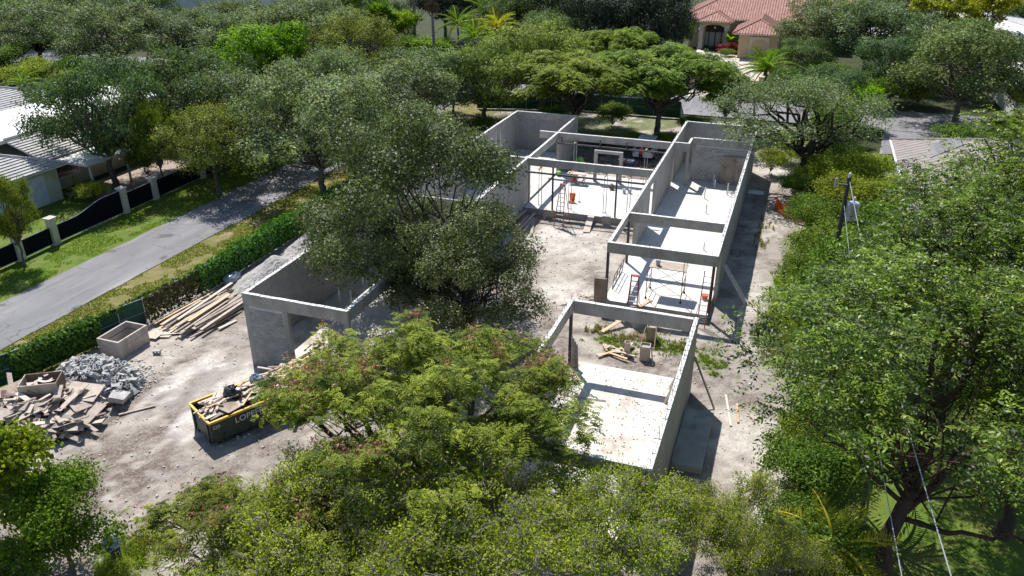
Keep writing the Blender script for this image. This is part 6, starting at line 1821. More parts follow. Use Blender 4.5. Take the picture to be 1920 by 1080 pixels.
# kind -> (mesh keys, nominal R, nominal zc, leaf material, object name, category)
KIND = {'oak': (('oak0', 'oak1', 'oak2'), 6.0, 6.0, 'oak', 'oak_tree', 'tree'), 'oak_y': (('oak1', 'oak2', 'oak0'), 6.0, 6.0, 'oak_y', 'oak_tree', 'tree'),
        'oak_grey': (('oak2', 'oak0', 'oak1'), 6.0, 6.0, 'oak_grey', 'oak_tree', 'tree'), 'oak_dark': (('oak0', 'oak2', 'oak1'), 6.0, 6.0, 'oak_dark', 'oak_tree', 'tree'),
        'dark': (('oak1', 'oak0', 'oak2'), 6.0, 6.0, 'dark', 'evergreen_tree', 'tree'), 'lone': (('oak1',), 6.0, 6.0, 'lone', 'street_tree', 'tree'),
        'oak_big': (('oak_big',), 6.6, 7.0, None, 'oak_tree', 'tree'), 'oak_lean': (('oak_leaning',), 7.0, 6.9, None, 'oak_tree', 'tree'), 'oak_sparse': (('oak_sparse',), 6.0, 6.2, None, 'oak_tree', 'tree'),
        'poinciana_a': (('poinciana_a',), 6.3, 4.6, None, 'poinciana_tree', 'tree'), 'poinciana_b': (('poinciana_b',), 3.6, 3.6, None, 'poinciana_tree', 'tree'),
        'umbrella': (('umbrella',), 6.0, 5.7, None, 'poinciana_tree', 'tree'), 'twiggy': (('twiggy0', 'twiggy1', 'twiggy2'), 3.8, 3.4, None, 'shrub_tree', 'tree'),
        'glossy_a': (('glossy_a',), 5.6, 7.8, None, 'glossy_tree', 'tree'), 'glossy_b': (('glossy_b0', 'glossy_b1'), 4.9, 7.0, None, 'glossy_tree', 'tree'),
        'shrub_g': (('shrub0', 'shrub1'), 2.6, 2.2, 'shrub_g', 'shrub', 'shrub'), 'shrub_y': (('shrub1', 'shrub0'), 2.6, 2.2, 'shrub_y', 'shrub', 'shrub'),
        'hedge': (('shrub0',), 2.6, 2.2, 'shrub_g', 'round_hedge', 'hedge'), 'maple': (('maple',), 1.9, 3.4, None, 'young_tree', 'tree'),
        'bush_tree': (('bush_tree',), 1.9, 2.7, None, 'bushy_tree', 'tree'), 'bright': (('bright',), 3.0, 4.0, None, 'broadleaf_tree', 'tree'),
        'bright_d': (('bright_d',), 5.4, 5.4, None, 'broadleaf_tree', 'tree'), 'glow': (('glow',), 4.0, 7.2, None, 'flowering_tree', 'tree'),
        'red': (('shrub0',), 2.6, 2.2, 'red', 'red_shrub', 'shrub')}
TREES = [
 ('poinciana_a', -11.4, 22.1, 4.5, 5.8, 'wide feathery tree with rusty seed pods in front of the dumpster and the house shell'),
 ('poinciana_b', -14.6, 15.6, 3.5, 3.2, 'sparse feathery tree with long pale bare branches at the bottom edge'),
 ('twiggy', -12.2, 17.2, 3.3, 3.6, 'yellow-green twiggy tree left of middle at the bottom edge'),
 ('twiggy', -7.9, 18.5, 3.5, 3.7, 'large yellow-green twiggy tree at the bottom edge, directly below the garage floor'),
 ('twiggy', -4.0, 20.3, 3.0, 2.9, 'yellow-green twiggy tree against the near end of the garage'),
 ('twiggy', .2, 22.3, 2.6, 2.3, 'yellow-green twiggy tree right of the concrete stoop'),
 ('twiggy', -13.3, 14.6, 2.8, 2.6, 'yellow-green twiggy bush at the bottom edge, nearest the feathery tree'),
 ('twiggy', -9.0, 15.0, 3.0, 2.8, 'yellow-green twiggy bush cut by the middle of the bottom edge'),
 ('twiggy', 2.0, 21.2, 1.7, 2.1, 'low yellow-green twiggy bush left of the leaning trunk'),
 ('maple', -24.3, 14.9, 3.7, 1.7, 'light yellow-green tree cut by the left edge below the debris heap'),
 ('bush_tree', -22.4, 14.9, 2.7, 1.8, 'dense deep green small tree at the bottom left beside the person'),
 ('oak_lean', -18.2, 37.0, 6.7, 6.1, 'big dark oak before the left wing, the taller of two courtyard trees'),
 ('oak_big', -15.2, 34.8, 4.6, 4.3, 'lower glossy oak beside the taller one, hanging over the courtyard dirt'),
 ('glossy_a', 5.3, 25.0, 7.8, 5.8, 'tall glossy tree with a leaning reddish trunk at the right edge'),
 ('glossy_b', 8.4, 36.0, 8.4, 5.2, 'glossy yellowish-green tree right of the power cables'),
 ('glossy_b', 12.0, 42.6, 9.2, 5.2, 'glossy tree in front of the grey roofed house at the right edge'),
 ('glossy_b', 5.6, 40.8, 3.6, 3.2, 'glossy leafy tree right below the transformer'),
 ('shrub_g', 4.2, 45.6, 2.6, 2.7, 'green shrub around the base of the utility pole'),
 ('shrub_g', 3.3, 35.0, 2.2, 2.2, 'green shrub beside the mound at the right edge of the dirt'),
 ('shrub_g', 3.0, 31.4, 1.7, 1.9, 'green shrub beside the gravel, nearest the leaning trunk'),
 ('shrub_g', 3.9, 39.6, 2.4, 2.2, 'green shrub between the meter post and the mound'),
 ('shrub_g', 3.2, 50.4, 2.0, 2.3, 'green shrub behind the meter post'),
 ('shrub_g', 3.3, 55.2, 2.0, 2.2, 'green shrub in front of the orange mesh barrier'),
 ('shrub_g', 6.6, 53.8, 2.4, 2.8, 'green shrub right of and behind the transformer'),
 ('shrub_y', 4.4, 61.2, 2.0, 2.6, 'yellowish shrub behind the orange mesh barrier'),
 ('shrub_y', 7.0, 60.6, 2.2, 2.6, 'yellowish shrub below the grey roof'),
 ('shrub_y', 4.8, 67.8, 2.0, 2.9, 'yellowish shrub left of the grey roof'),
 ('shrub_y', 6.6, 71.0, 1.6, 2.2, 'yellowish shrub by the upper left corner of the grey roof'),
 ('shrub_g', 1.4, 65.2, 1.3, 1.5, 'dark little shrub at the foot of the sparse oak'),
 ('shrub_y', -1.2, 72.8, 1.2, 1.5, 'small yellowish shrub between the right wing and the sparse oak'),
 ('shrub_y', .3, 77.4, 1.5, 2.0, 'yellowish shrub behind the sparse oak trunk'),
 ('bright', 3.6, 77.6, 3.2, 2.2, 'slim bright green tree right of the sparse oak'),
 ('bright', 4.2, 86.6, 2.6, 2.5, 'bright green bush left of the neighbour driveway'),
 ('oak_sparse', .4, 70.0, 6.2, 7.0, 'sparse spreading oak with dark bare limbs behind the right wing'),
 ('oak', 16.8, 97.5, 6.7, 7.9, 'large spreading oak with several trunks over the driveway at the upper right'),
 ('oak_grey', 8.2, 122.0, 6.6, 8.2, 'rounded olive oak right of the terracotta villa'),
 ('oak_dark', 10.8, 108.0, 4.8, 4.9, 'smaller dark oak between the rounded oak and the spreading oak'),
 ('oak_y', 24.0, 97.5, 4.8, 3.7, 'olive tree cut by the right edge at the top'),
 ('oak', 23.0, 85.0, 3.9, 3.8, 'olive tree cut by the right edge above the glossy trees'),
 ('glow', 18.2, 137.9, 7.5, 4.2, 'tree covered in yellow blossom at the top right, left one'),
 ('glow', 26.0, 143.0, 7.5, 4.2, 'tree covered in yellow blossom at the top right, right one'),
 ('hedge', 15.2, 85.5, 1.5, 2.7, 'rounded clipped bush in front of the neighbour driveway'),
 ('umbrella', -21.3, 79.2, 6.1, 6.9, 'bright feathery umbrella tree behind the terrace, left one'),
 ('umbrella', -13.2, 82.0, 6.4, 7.2, 'bright feathery umbrella tree behind the white car, right one'),
 ('umbrella', -23.0, 106.0, 5.4, 5.2, 'feathery umbrella tree farther back across the street'),
 ('oak_y', -31.6, 79.8, 5.8, 6.1, 'olive-yellow oak at the back left corner of the site'),
 ('oak_y', -27.8, 88.0, 6.4, 6.3, 'tall olive-yellow oak by the green screen fence'),
 ('dark', -30.5, 121.0, 7.3, 6.3, 'very dark evergreen at the top centre, left one of three'),
 ('dark', -23.6, 121.0, 8.2, 7.1, 'very dark evergreen at the top centre, middle one of three'),
 ('dark', -22.4, 127.5, 7.8, 5.6, 'very dark evergreen beside the villa portico'),
 ('oak_grey', -35.8, 53.6, 6.4, 6.3, 'grey-green oak beside the road behind the big courtyard oak'),
 ('oak_grey', -35.4, 66.4, 5.8, 6.8, 'grey-green oak beside the ivy fence farther along the road'),
 ('oak_grey', -34.6, 60.0, 5.2, 5.1, 'smaller grey-green oak between two larger ones along the ivy fence'),
 ('oak_grey', -45.6, 60.5, 5.6, 5.6, 'grey-green oak on the far side of the road with branches over it'),
 ('oak_y', -44.8, 51.6, 4.7, 4.1, 'olive oak on the far verge leaning over the road shadow'),
 ('oak_dark', -54.4, 50.2, 6.7, 5.6, 'dark oak drooping over the white roofed house, left one'),
 ('oak_dark', -52.5, 58.5, 6.7, 6.3, 'dark oak behind the pillar fence, right one'),
 ('lone', -49.9, 51.0, 4.9, 2.1, 'slim street tree with a yellowish top behind the pillar fence'),
 ('lone', -47.6, 35.0, 4.0, 1.7, 'small rounded olive tree at the left edge beside the pillar fence'),
 ('bright_d', -59.5, 80.0, 6.0, 6.0, 'dense bright green dome-shaped tree at the upper left'),
 ('maple', -59.0, 73.5, 2.9, 2.4, 'yellow-green tree just below the bright dome-shaped tree'),
 ('shrub_g', -70.2, 83.7, 3.0, 3.4, 'broad green bush left of the bright dome-shaped tree'),
 ('shrub_g', -65.5, 73.9, 2.5, 3.1, 'green bush behind the dark oaks of the white roofed house'),
 ('shrub_y', -93.0, 76.7, 2.2, 3.4, 'yellowish bush behind the white roof, left one'),
 ('shrub_y', -82.8, 73.0, 2.2, 2.9, 'yellowish bush behind the white roof, right one'),
 ('shrub_g', -104.0, 82.5, 2.4, 3.9, 'green bush at the left edge behind the white roof'),
 ('shrub_g', -88.0, 79.5, 2.4, 3.4, 'green bush behind the two yellowish bushes'),
 ('shrub_g', -75.5, 70.5, 2.2, 3.0, 'green bush by the back corner of the white roofed house'),
 ('oak_grey', -106.5, 90.1, 6.3, 8.3, 'grey-green oak at the top left corner, nearest the edge'),
 ('oak_grey', -90.6, 88.1, 6.3, 8.1, 'grey-green oak in the top left row, second from the edge'),
 ('oak_grey', -86.1, 97.5, 5.2, 7.2, 'grey-green oak in the top left row, third from the edge'),
 ('oak_grey', -75.5, 96.3, 5.4, 7.2, 'grey-green oak behind the bright dome-shaped tree, left of it'),
 ('oak_grey', -63.5, 95.0, 6.8, 8.8, 'large grey-green oak right behind the bright dome-shaped tree'),
 ('oak_y', -53.2, 90.5, 6.2, 5.6, 'olive oak left of the tall palm trunks'),
 ('oak_grey', -52.0, 70.5, 3.6, 4.2, 'grey-green oak right of the yellow-green tree'),
 ('oak', -121.1, 109.8, 6.8, 9.5, 'distant oak in the second row at the top left corner'),
 ('oak', -112.1, 117.5, 5.4, 7.0, 'distant oak left of the far white house'),
 ('oak', -95.4, 117.8, 4.6, 6.6, 'distant oak in front of the far white house'),
 ('oak', -82.0, 112.0, 5.2, 6.6, 'distant oak right of the far white house'),
 ('oak', -135.4, 109.4, 6.8, 8.7, 'distant oak cut by the top left corner'),
 ('bright', -70.6, 125.0, 6.6, 4.1, 'bright broadleaf tree left of the dark fan palm'),
 ('bright', -52.9, 110.7, 2.5, 3.6, 'bright yellowish bush behind the tall palm trunk'),
 ('bright', -59.5, 116.3, 4.2, 2.9, 'bright bush between the two tall palm trunks'),
 ('oak', -44.5, 122.3, 6.4, 6.3, 'oak behind the coconut palms'),
 ('dark', -39.5, 124.3, 7.8, 5.7, 'dark tree right of the coconut palms'),
 ('bright', -43.0, 131.3, 6.0, 5.1, 'bright tree above the coconut palms at the top edge'),
 ('oak', 13.4, 152.2, 6.8, 7.1, 'distant tree behind the rounded olive oak'),
 ('oak', 36.2, 168.0, 7.3, 8.8, 'distant tree in the top right corner'),
 ('oak_y', -81.0, 133.0, 7.8, 8.5, 'distant olive tree at the top edge behind the grey-green row'),
 ('dark', -61.8, 137.0, 7.8, 7.1, 'dark tree at the top edge above the palms'),
 ('oak', 3.5, 178.0, 7.8, 7.8, 'distant tree behind the terracotta roofs'),
 ('bright', -19.1, 129.5, 1.3, 2.7, 'low bright bush left of the villa driveway'),
 ('shrub_g', -19.4, 138.4, 2.6, 2.2, 'green bush left of the villa portico'),
 ('red', -11.2, 138.8, .9, 1.1, 'crimson shrub beside the villa portico'),
 ('red', -12.6, 138.0, .8, .9, 'smaller crimson shrub at the edge of the villa driveway'),
 ('red', -24.6, 98.0, .8, .8, 'crimson shrub across the street from the umbrella trees'),
 ('shrub_g', -11.6, 135.6, .6, 1.5, 'low green border planting before the villa'),
 ('shrub_g', -53.4, 52.9, 1.6, 1.9, 'green bush at the corner of the white porch roof'),
 ('shrub_y', -52.9, 46.4, .9, 1.5, 'pale leafy bush by the garage door of the white roofed house'),
 ('shrub_g', -50.6, 57.4, 2.0, 2.2, 'dark bush behind the far end of the pillar fence'),
 ('oak_dark', 3.8, 94.5, 3.8, 4.0, 'dark low oak left of the neighbour driveway'),
 ('shrub_g', 20.6, 90.0, 1.6, 2.2, 'green bush at the foot of the spreading oak'),
 ('shrub_g', -30.0, 75.5, 1.2, 2.0, 'low green bush behind the back left room'),
 ('shrub_y', -27.6, 69.0, .8, 1.6, 'low yellowish bush beside the slit windows'),
 ('shrub_y', -12.0, 79.0, .7, 1.4, 'low yellowish bush under the right umbrella tree'),
 ('shrub_y', -17.3, 77.2, .7, 1.5, 'low yellowish bush under the left umbrella tree'),
]
TREES += [
 ('glossy_b', 10.0, 28.6, 7.2, 4.2, 'glossy tree cut by the right edge beside the leaning reddish trunk'),  # added to fill the right edge and shade the lawn below
 ('shrub_g', -18.5, 84.5, 1.3, 2.2, 'dark bush between the two umbrella trunks'),
 ('shrub_g', -24.5, 82.5, 1.2, 2.2, 'green bush left of the left umbrella trunk'),
 ('shrub_g', -9.6, 83.0, 1.2, 1.9, 'green bush right of the right umbrella trunk'),
 ('shrub_y', -20.5, 75.6, .8, 1.5, 'yellowish bush in the rear yard beside the back room'),
 ('shrub_y', -14.6, 78.2, .7, 1.5, 'yellowish bush in the rear yard behind the long rear beam'),
 ('shrub_g', -7.2, 79.5, 1.1, 1.7, 'green bush behind the back wall of the right wing'),
 ('shrub_g', -28.2, 76.5, 1.2, 1.9, 'green bush behind the back wall of the left wing'),
 ('oak_grey', 2.2, 127.0, 6.6, 6.4, 'olive oak screening the right end of the terracotta roofs'),
 ('oak', .5, 118.5, 3.6, 4.0, 'low tree between the villa garden and the silvery palm'),
 ('shrub_g', 4.5, 112.5, 1.8, 3.0, 'green bush on the villa lawn, left of the dark oak'),
 ('shrub_g', -3.0, 128.0, 1.4, 2.6, 'green bush at the right corner of the villa garage wing'),
 ('shrub_g', 14.0, 107.0, 1.8, 3.0, 'green bush across the street behind the spreading oak'),
 ('shrub_g', -57.5, 111.5, 2.2, 3.2, 'green bush left of the dark board fence'),
 ('bright', -47.0, 119.5, 3.4, 3.4, 'bright bush under the coconut palms'),
 ('shrub_g', -40.5, 115.0, 2.4, 3.2, 'green bush under the yellowish coconut palm'),
 ('dark', -54.5, 131.0, 6.4, 5.2, 'dark tree behind the tall palm trunks'),
 ('oak_dark', -66.0, 121.0, 5.2, 5.4, 'dark oak behind the dark fan palm'),
 ('dark', -46.5, 138.0, 7.0, 5.2, 'dark tree behind the coconut palms'),
 ('shrub_g', 2.7, 27.6, 1.5, 1.9, 'green shrub left of the leaning reddish trunk'),
 ('shrub_g', 3.2, 24.0, 1.2, 1.7, 'green shrub at the foot of the leaning reddish trunk'),
 ('shrub_g', 2.2, 25.2, 1.0, 1.4, 'small green shrub where gravel meets the lawn'),
 ('shrub_y', 2.4, 29.6, 1.3, 1.6, 'yellowish shrub where gravel meets the lawn'),
 ('shrub_y', -20.5, 15.0, .45, .8, 'low weeds right in front of the person'),
 ('shrub_g', -24.0, 13.6, .9, 1.5, 'low bush at the bottom left corner'),
 ('umbrella', -6.8, 86.5, 4.4, 3.4, 'small feathery tree at the street corner right of the umbrella trees'),
 ('oak_grey', -36.2, 75.0, 5.6, 5.6, 'grey-green oak at the far end of the ivy fence'),
 ('oak_y', -37.5, 84.5, 3.2, 3.6, 'olive oak closing the far end of the road'),
 ('oak_grey', -44.6, 70.5, 5.6, 5.2, 'grey-green oak across the road from the ivy fence end'),
 ('oak_dark', -57.5, 65.0, 4.2, 4.2, 'low dark oak behind the white roofed house, right of its roof'),
 ('oak_dark', -98.0, 96.5, 5.8, 6.6, 'dark oak filling the top left row behind its second tree'),
 ('oak_grey', -70.0, 108.0, 6.0, 7.0, 'grey-green oak behind the top left row, near the tall palms'),
 ('shrub_g', -49.0, 101.5, 2.0, 3.0, 'green bush in front of the dark board fence'),
 ('shrub_g', -38.5, 106.5, 2.2, 3.2, 'green bush across the street below the coconut palms'),
 ('oak', -33.5, 108.5, 5.6, 5.6, 'oak across the street behind the green screen fence'),
 ('dark', -27.0, 113.0, 7.0, 5.5, 'very dark evergreen at the top centre, in front of the other dark ones'),
 ('dark', -20.8, 114.5, 7.4, 5.4, 'very dark evergreen left of the villa driveway'),
 ('shrub_g', -17.0, 109.5, 1.8, 2.6, 'green bush left of the villa driveway gate'),
 ('shrub_g', -2.0, 110.5, 1.6, 2.4, 'green bush right of the villa driveway gate'),
 ('shrub_g', 8.5, 104.0, 2.2, 3.0, 'green bush across the street behind the sparse oak'),
 ('bright', 6.4, 93.0, 2.8, 2.6, 'bright bush beside the neighbour driveway'),
 ('oak', 18.5, 116.0, 5.8, 6.0, 'oak behind the spreading oak at the upper right'),
 ('oak_dark', 10.5, 124.0, 6.0, 6.0, 'dark oak below the yellow blossom trees'),
 ('oak', 30.0, 108.0, 5.5, 5.0, 'oak at the right edge before the small white-roofed building'),
 ('shrub_g', 4.6, 75.5, 1.6, 2.4, 'green shrub under the slim bright tree'),
 ('shrub_y', 2.2, 74.0, 1.3, 1.9, 'yellowish shrub right of the sparse oak trunk'),
 ('shrub_g', 2.6, 47.6, 1.8, 1.9, 'green shrub just right of the meter post'),
 ('shrub_g', 2.2, 58.6, 1.6, 1.9, 'green shrub right below the orange mesh barrier'),
 ('shrub_y', 1.8, 67.2, 1.3, 1.8, 'yellowish shrub at the sparse oak trunk'),
]
rt = random.Random(77)
cnt = {}
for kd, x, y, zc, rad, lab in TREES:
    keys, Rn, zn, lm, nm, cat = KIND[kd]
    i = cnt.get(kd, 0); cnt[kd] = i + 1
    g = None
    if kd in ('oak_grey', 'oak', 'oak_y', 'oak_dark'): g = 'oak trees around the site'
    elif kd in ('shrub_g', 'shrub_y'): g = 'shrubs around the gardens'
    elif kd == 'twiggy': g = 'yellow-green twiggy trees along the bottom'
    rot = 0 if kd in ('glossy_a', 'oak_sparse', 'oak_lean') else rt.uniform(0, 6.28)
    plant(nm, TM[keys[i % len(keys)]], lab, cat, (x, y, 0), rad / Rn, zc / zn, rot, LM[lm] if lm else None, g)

# palms: every frond a part
def frond_mesh(name, L, mat, n=22, wid=.6, droop=.55, seed=0):
    rg = np.random.default_rng(seed)
    u = np.linspace(.12, 1, n)
    px = L * u * (1 - .12 * u); pz = L * (.28 * u - droop * u * u)
    P = []; A = []; NN = []
    for sg in (-1, 1):
        for k in range(n):
            w = wid * math.sin(math.pi * (.10 + .86 * u[k])) * rg.uniform(.85, 1.1)
            a = unit(np.array([.55, sg * .8, -.30 + rg.normal() * .08]))
            P.append(np.array([px[k], 0, pz[k]]) + a * w / 2); A.append(a * w); NN.append(unit(np.array([-.1, -sg * .35, 1.0]) + rg.normal(size=3) * .12))
    P = np.array(P); A = np.array(A); NN = np.array(NN)
    ln = np.linalg.norm(A, axis=1)
    ax = unit(A - NN * np.sum(A * NN, 1, keepdims=True)); sd = np.cross(NN, ax)
    v = np.stack([P - ax * ln[:, None] / 2, P + sd * .03 * L / 2.5, P + ax * ln[:, None] / 2, P - sd * .03 * L / 2.5], 1).reshape(-1, 3)
    f = np.arange(len(v)).reshape(-1, 4)
    rv, rf = tubes([(np.stack([px, px * 0, pz], 1), np.linspace(.035, .008, n))], 4)
    t = np.concatenate([np.repeat(rg.normal(.5, .16, len(P)), 4), np.full(len(rv), .85)])
    return np_mesh(name, np.concatenate([v, rv]), np.concatenate([f, rf + len(v)]), mat, t)
def fan_mesh(name, L, mat, n=18, seed=0):
    rg = np.random.default_rng(seed)
    a = np.linspace(-2.0, 2.0, n)
    ax = np.stack([np.cos(a), np.sin(a), -.15 - .25 * np.abs(a) / 2 + rg.normal(0, .05, n)], 1); ax = unit(ax)
    nr = unit(np.tile([0, 0, 1.0], (n, 1)) + rg.normal(size=(n, 3)) * .15)
    o = np.array([L * .55, 0, .1 * L])
    v, f, t = leaves(rg, o + ax * L * .3, nr, L * .62, L * .10, rg.normal(.5, .15, n), ax)
    rv, rf = tubes([(np.array([[0, 0, 0], [L * .3, 0, .08 * L], o]), np.array([.03, .025, .02]))], 4)
    return np_mesh(name, np.concatenate([v, rv]), np.concatenate([f, rf + len(v)]), mat, np.concatenate([t, np.full(len(rv), .7)]))
FR = {'palm': [frond_mesh('frond_a', 1, LM['palm'], seed=1, wid=.24), frond_mesh('frond_b', 1, LM['palm'], seed=2, droop=.7, wid=.24)],
      'palm_y': [frond_mesh('frond_c', 1, LM['palm_y'], seed=3, wid=.26), frond_mesh('frond_d', 1, LM['palm_y'], seed=4, droop=.75, wid=.26)],
      'fan': [fan_mesh('fan_a', 1, LM['palm'], seed=5), fan_mesh('fan_b', 1, LM['palm'], seed=6)], 'dead': [fan_mesh('fan_c', 1, LM['palm_dead'], seed=7)]}
def palm(label, x, y, h, L, n, kind='palm', seed=0, r=.16, skirt=0, lo=-.35, hi=1.2, group='palm trees'):
    g = random.Random(seed)
    t = thing('palm_tree', label, 'palm', (x, y, 0), 0, group)
    m = MB(); lx = g.uniform(-.3, .3); ly = g.uniform(-.3, .3)
    m.tube([(x, y, -.1), (x + lx * .2, y + ly * .2, h * .3), (x + lx * .6, y + ly * .6, h * .65), (x + lx, y + ly, h)], r * 1.25, 9, r * .85)
    m.build('trunk', M['palmtrunk'], t)
    for i in range(n):
        a = i * 2.39996 + g.uniform(-.2, .2); e = lo + (hi - lo) * (i + .5) / n
        o = bpy.data.objects.new('frond', g.choice(FR[kind])); COL.objects.link(o); o.parent = t
        s = L * g.uniform(.85, 1.1)
        o.location = (lx, ly, h); o.scale = (s, s, s); o.rotation_euler = (g.uniform(-.2, .2), -e, a)
    for i in range(skirt):
        o = bpy.data.objects.new('dead_frond', FR['dead'][0]); COL.objects.link(o); o.parent = t
        o.location = (lx, ly, h - .15 - .04 * i); o.scale = (L * .8,) * 3; o.rotation_euler = (0, 1.1 + g.uniform(-.15, .3), i * 2.4)
palm('tall slender palm trunk left of the dark board fence, right one of two', -50.6, 108.0, 10.6, 2.4, 20, 'fan', 1, .2, 14)
palm('tall slender palm trunk rising behind the olive oak, left one of two', -60.9, 122.5, 12.2, 2.4, 20, 'fan', 2, .2, 14)
palm('dark fan palm with drooping leaves left of the two tall trunks', -62.6, 114.5, 6.4, 2.8, 26, 'fan', 3, .2, 12)
palm('coconut palm at the top centre, leftmost of the cluster', -49.8, 115.5, 5.6, 4.2, 17, 'palm', 4)
palm('coconut palm at the top centre, lowest of the cluster', -45.6, 111.0, 4.6, 4.0, 17, 'palm', 5)
palm('coconut palm at the top centre, farthest back of the cluster', -50.0, 126.0, 6.4, 4.4, 17, 'palm', 6)
palm('yellowish coconut palm at the top centre, right of the cluster', -42.6, 113.0, 5.8, 4.2, 17, 'palm_y', 7)
palm('coconut palm at the top centre behind the yellowish one', -42.5, 121.5, 6.8, 4.2, 17, 'palm', 8)
palm('palm with pale green leaves at the top edge left of the fan palm', -70.0, 126.5, 5.6, 3.8, 15, 'palm', 9)
palm('low arching date palm beside the villa driveway', -4.4, 113.8, 1.9, 4.4, 34, 'palm', 10, .3, 0, -.3, 1.25)
palm('palm with silvery upright fronds behind the sparse oak', 2.2, 101.5, 2.6, 3.8, 18, 'palm', 11, .22)
palm('short palm with yellowing fronds at the foot of the leaning trunk', 3.6, 23.6, 1.5, 2.6, 15, 'palm_y', 12, .12, 0, -.4, 1.0)
palm('palm half hidden behind the leaning reddish trunk', 4.9, 27.4, 2.6, 2.9, 16, 'palm', 13, .13)
palm('palm under the glossy trees at the right edge', 11.0, 31.0, 1.8, 2.6, 14, 'palm', 14, .13)
palm('small potted-looking palm by the white porch roof', -55.2, 47.3, .7, 1.7, 11, 'palm', 15, .1)
palm('palm in the dark shade behind the white roof at the left', -88.5, 71.5, 2.4, 3.2, 14, 'palm', 16)
# banana plant with broad upright leaves by the villa
t = thing('banana_plant', 'lime green banana plant with broad leaves beside the villa portico', 'plant', (-11.6, 140.2, 0))
m = MB(); m.tube([(-11.6, 140.2, 0), (-11.6, 140.2, 1.6)], .15, 8, .09); m.build('stem', M['palmtrunk'], t)
rg = np.random.default_rng(4)
bl = MB()
g = random.Random(6)
for i in range(16):
    rgn = np.random.default_rng(i)
    a = i * 2.4; e = g.uniform(.5, 1.3); L = g.uniform(1.6, 2.5)
    d = np.array([math.cos(a) * math.cos(e), math.sin(a) * math.cos(e), math.sin(e)])
    c = np.array([0, 0, 1.3]) + d * .3
    k = 6; u = np.linspace(0, 1, k)
    ctr = c + np.outer(u * L, d); ctr[:, 2] -= .5 * u * u * L * math.cos(e)
    sd = unit(np.cross(d, [0, 0, 1.0])); wv = .32 * np.sin(np.pi * (.08 + .9 * u))
    v = np.concatenate([ctr + np.outer(wv, sd), ctr - np.outer(wv, sd)])
    f = np.array([[j, j + 1, k + j + 1, k + j] for j in range(k - 1)])
    o = obj('leaf', np_mesh('banana_leaf', v, f, LM['bright'], np.full(len(v), g.uniform(.5, 1.0))), t)

# weeds and dry grass on the ground (nobody could count them)
def blades(name, spots, per, h, mat, seed, w=.03):
    rg = np.random.default_rng(seed)
    P = []
    for cx, cy, rx, ry, k in spots:
        n = int(per * k)
        # tufts: several dozen centres per patch
        tc = rg.normal(size=(max(4, n // 22), 2)) * .5
        ci = rg.integers(0, len(tc), n)
        q = tc[ci] + rg.normal(size=(n, 2)) * .07
        P.append(np.stack([cx + q[:, 0] * rx, cy + q[:, 1] * ry], 1))
    P = np.concatenate(P); n = len(P)
    z = site_height(P[:, 0], P[:, 1])
    pos = np.stack([P[:, 0], P[:, 1], z], 1)
    d = unit(np.stack([rg.normal(0, .55, n), rg.normal(0, .55, n), np.ones(n)], 1))
    hh = h * rg.uniform(.4, 1.3, n)[:, None]
    s = unit(np.stack([rg.normal(size=n), rg.normal(size=n), np.zeros(n)], 1)) * w
    v = np.stack([pos - s, pos + s, pos + d * hh], 1).reshape(-1, 3)
    v[2::3, 2] -= .0
    stuff(obj(name, np_mesh(name, v, np.arange(n * 3).reshape(n, 3), LM[mat], np.repeat(rg.normal(.5, .2, n), 3))))
SP = [(-8.0, 38.4, 1.0, .7, 1), (-7.1, 37.5, .9, .6, 1), (-5.5, 38.9, 1.3, .8, 1.2), (-4.2, 38.7, .9, .9, 1), (-2.2, 37.8, .9, .9, 1.4), (-1.9, 36.6, .4, .3, .3)]
blades('weeds', SP, 650, .15, 'weed', 1)
blades('weeds', [(1.3, 44.0, 1.2, 4.2, 5), (1.3, 49.5, .9, 3.2, 3), (2.2, 54, .9, 4, 2), (-21.3, 16.4, 1.4, 1.2, 1.3)], 1700, .2, 'weed', 2)
blades('dry_grass', [(1.0, 43.2, 1.2, 4.5, 2.0), (-5.5, 38.6, 2.5, 1.2, .8), (-8.6, 39.2, .8, .6, .3), (-.9, 57, .5, 4, .5), (-21, 17.0, 1.5, 1.0, .6)], 900, .26, 'dryweed', 3)
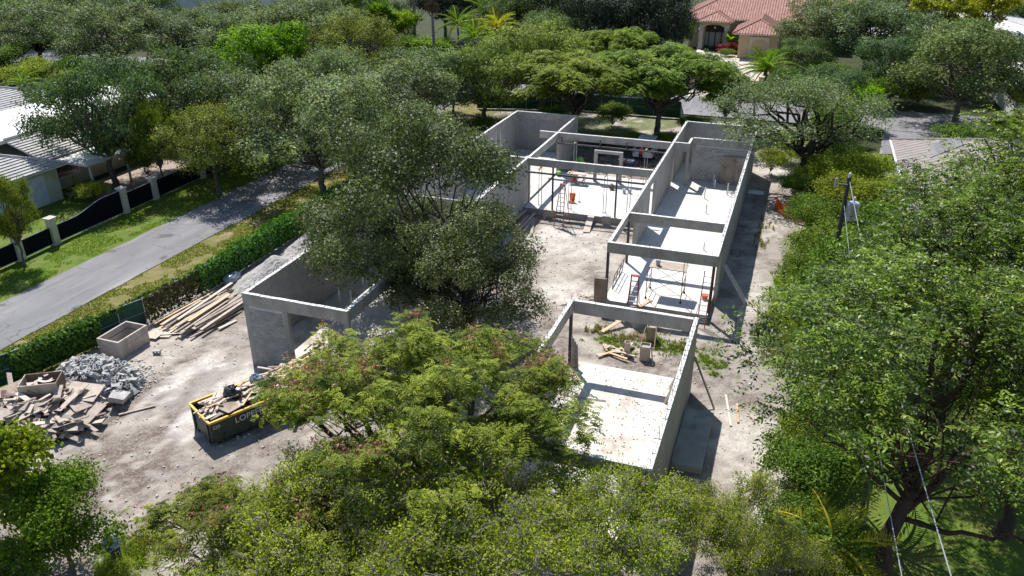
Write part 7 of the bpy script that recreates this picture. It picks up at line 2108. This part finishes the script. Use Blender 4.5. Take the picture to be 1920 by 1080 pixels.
# grass blades on verge and lawn nearest the camera
rgv = np.random.default_rng(9)
def turf(name, x0, x1, y0, y1, n, mat, z0, h):
    P = np.stack([rgv.uniform(x0, x1, n), rgv.uniform(y0, y1, n)], 1)
    k = fbm(P[:, 0], P[:, 1], .7, 91, 4) > .44
    P = P[k]; n = len(P)
    pos = np.stack([P[:, 0], P[:, 1], np.full(n, z0)], 1)
    d = unit(np.stack([rgv.normal(0, .7, n), rgv.normal(0, .7, n), np.ones(n)], 1)) * (h * rgv.uniform(.4, 1.3, n))[:, None]
    s = unit(np.stack([rgv.normal(size=n), rgv.normal(size=n), np.zeros(n)], 1)) * .045
    v = np.stack([pos - s, pos + s, pos + d], 1).reshape(-1, 3)
    stuff(obj(name, np_mesh(name, v, np.arange(n * 3).reshape(n, 3), LM[mat], np.repeat(rgv.normal(.5, .22, n), 3))))
turf('verge_grass', -39.3, -34.2, 22, 60, 26000, 'dryweed', -.03, .12)
turf('verge_grass', -39.3, -34.2, 22, 60, 16000, 'weed', -.03, .12)
turf('lawn_grass', -48.6, -44.6, 28, 62, 26000, 'weed', -.03, .10)
# dry leaves and twigs littering the slabs
def litter(name, x0, x1, y0, y1, n, z, s, mat, seed):
    rg = np.random.default_rng(seed)
    P = np.stack([rg.uniform(x0, x1, n), rg.uniform(y0, y1, n), np.full(n, z)], 1)
    k = fbm(P[:, 0], P[:, 1], .8, seed, 3) > .42
    P = P[k]; n = len(P)
    v, f, t = leaves(rg, P + np.array([0, 0, .012]), unit(np.array([[0, 0, 1.0]]) + rg.normal(size=(n, 3)) * .2), s, s * .45, rg.normal(.4, .3, n))
    stuff(obj(name, np_mesh(name, v, f, LM[mat], t)))
litter('leaf_litter', -8.85, -3.2, 22.9, 34.5, 800, .505, .10, 'palm_dead', 2)
litter('leaf_litter', -24.8, -19.4, 29.8, 45, 300, .505, .10, 'palm_dead', 4)
litter('leaf_litter', -19.5, -9.5, 66.5, 80, 5000, .03, .22, 'palm_dead', 5)  # thick litter also darkens the rear yard in place of shade
litter('leaf_litter', -16, -2, 12, 24, 2500, .06, .12, 'palm_dead', 6)
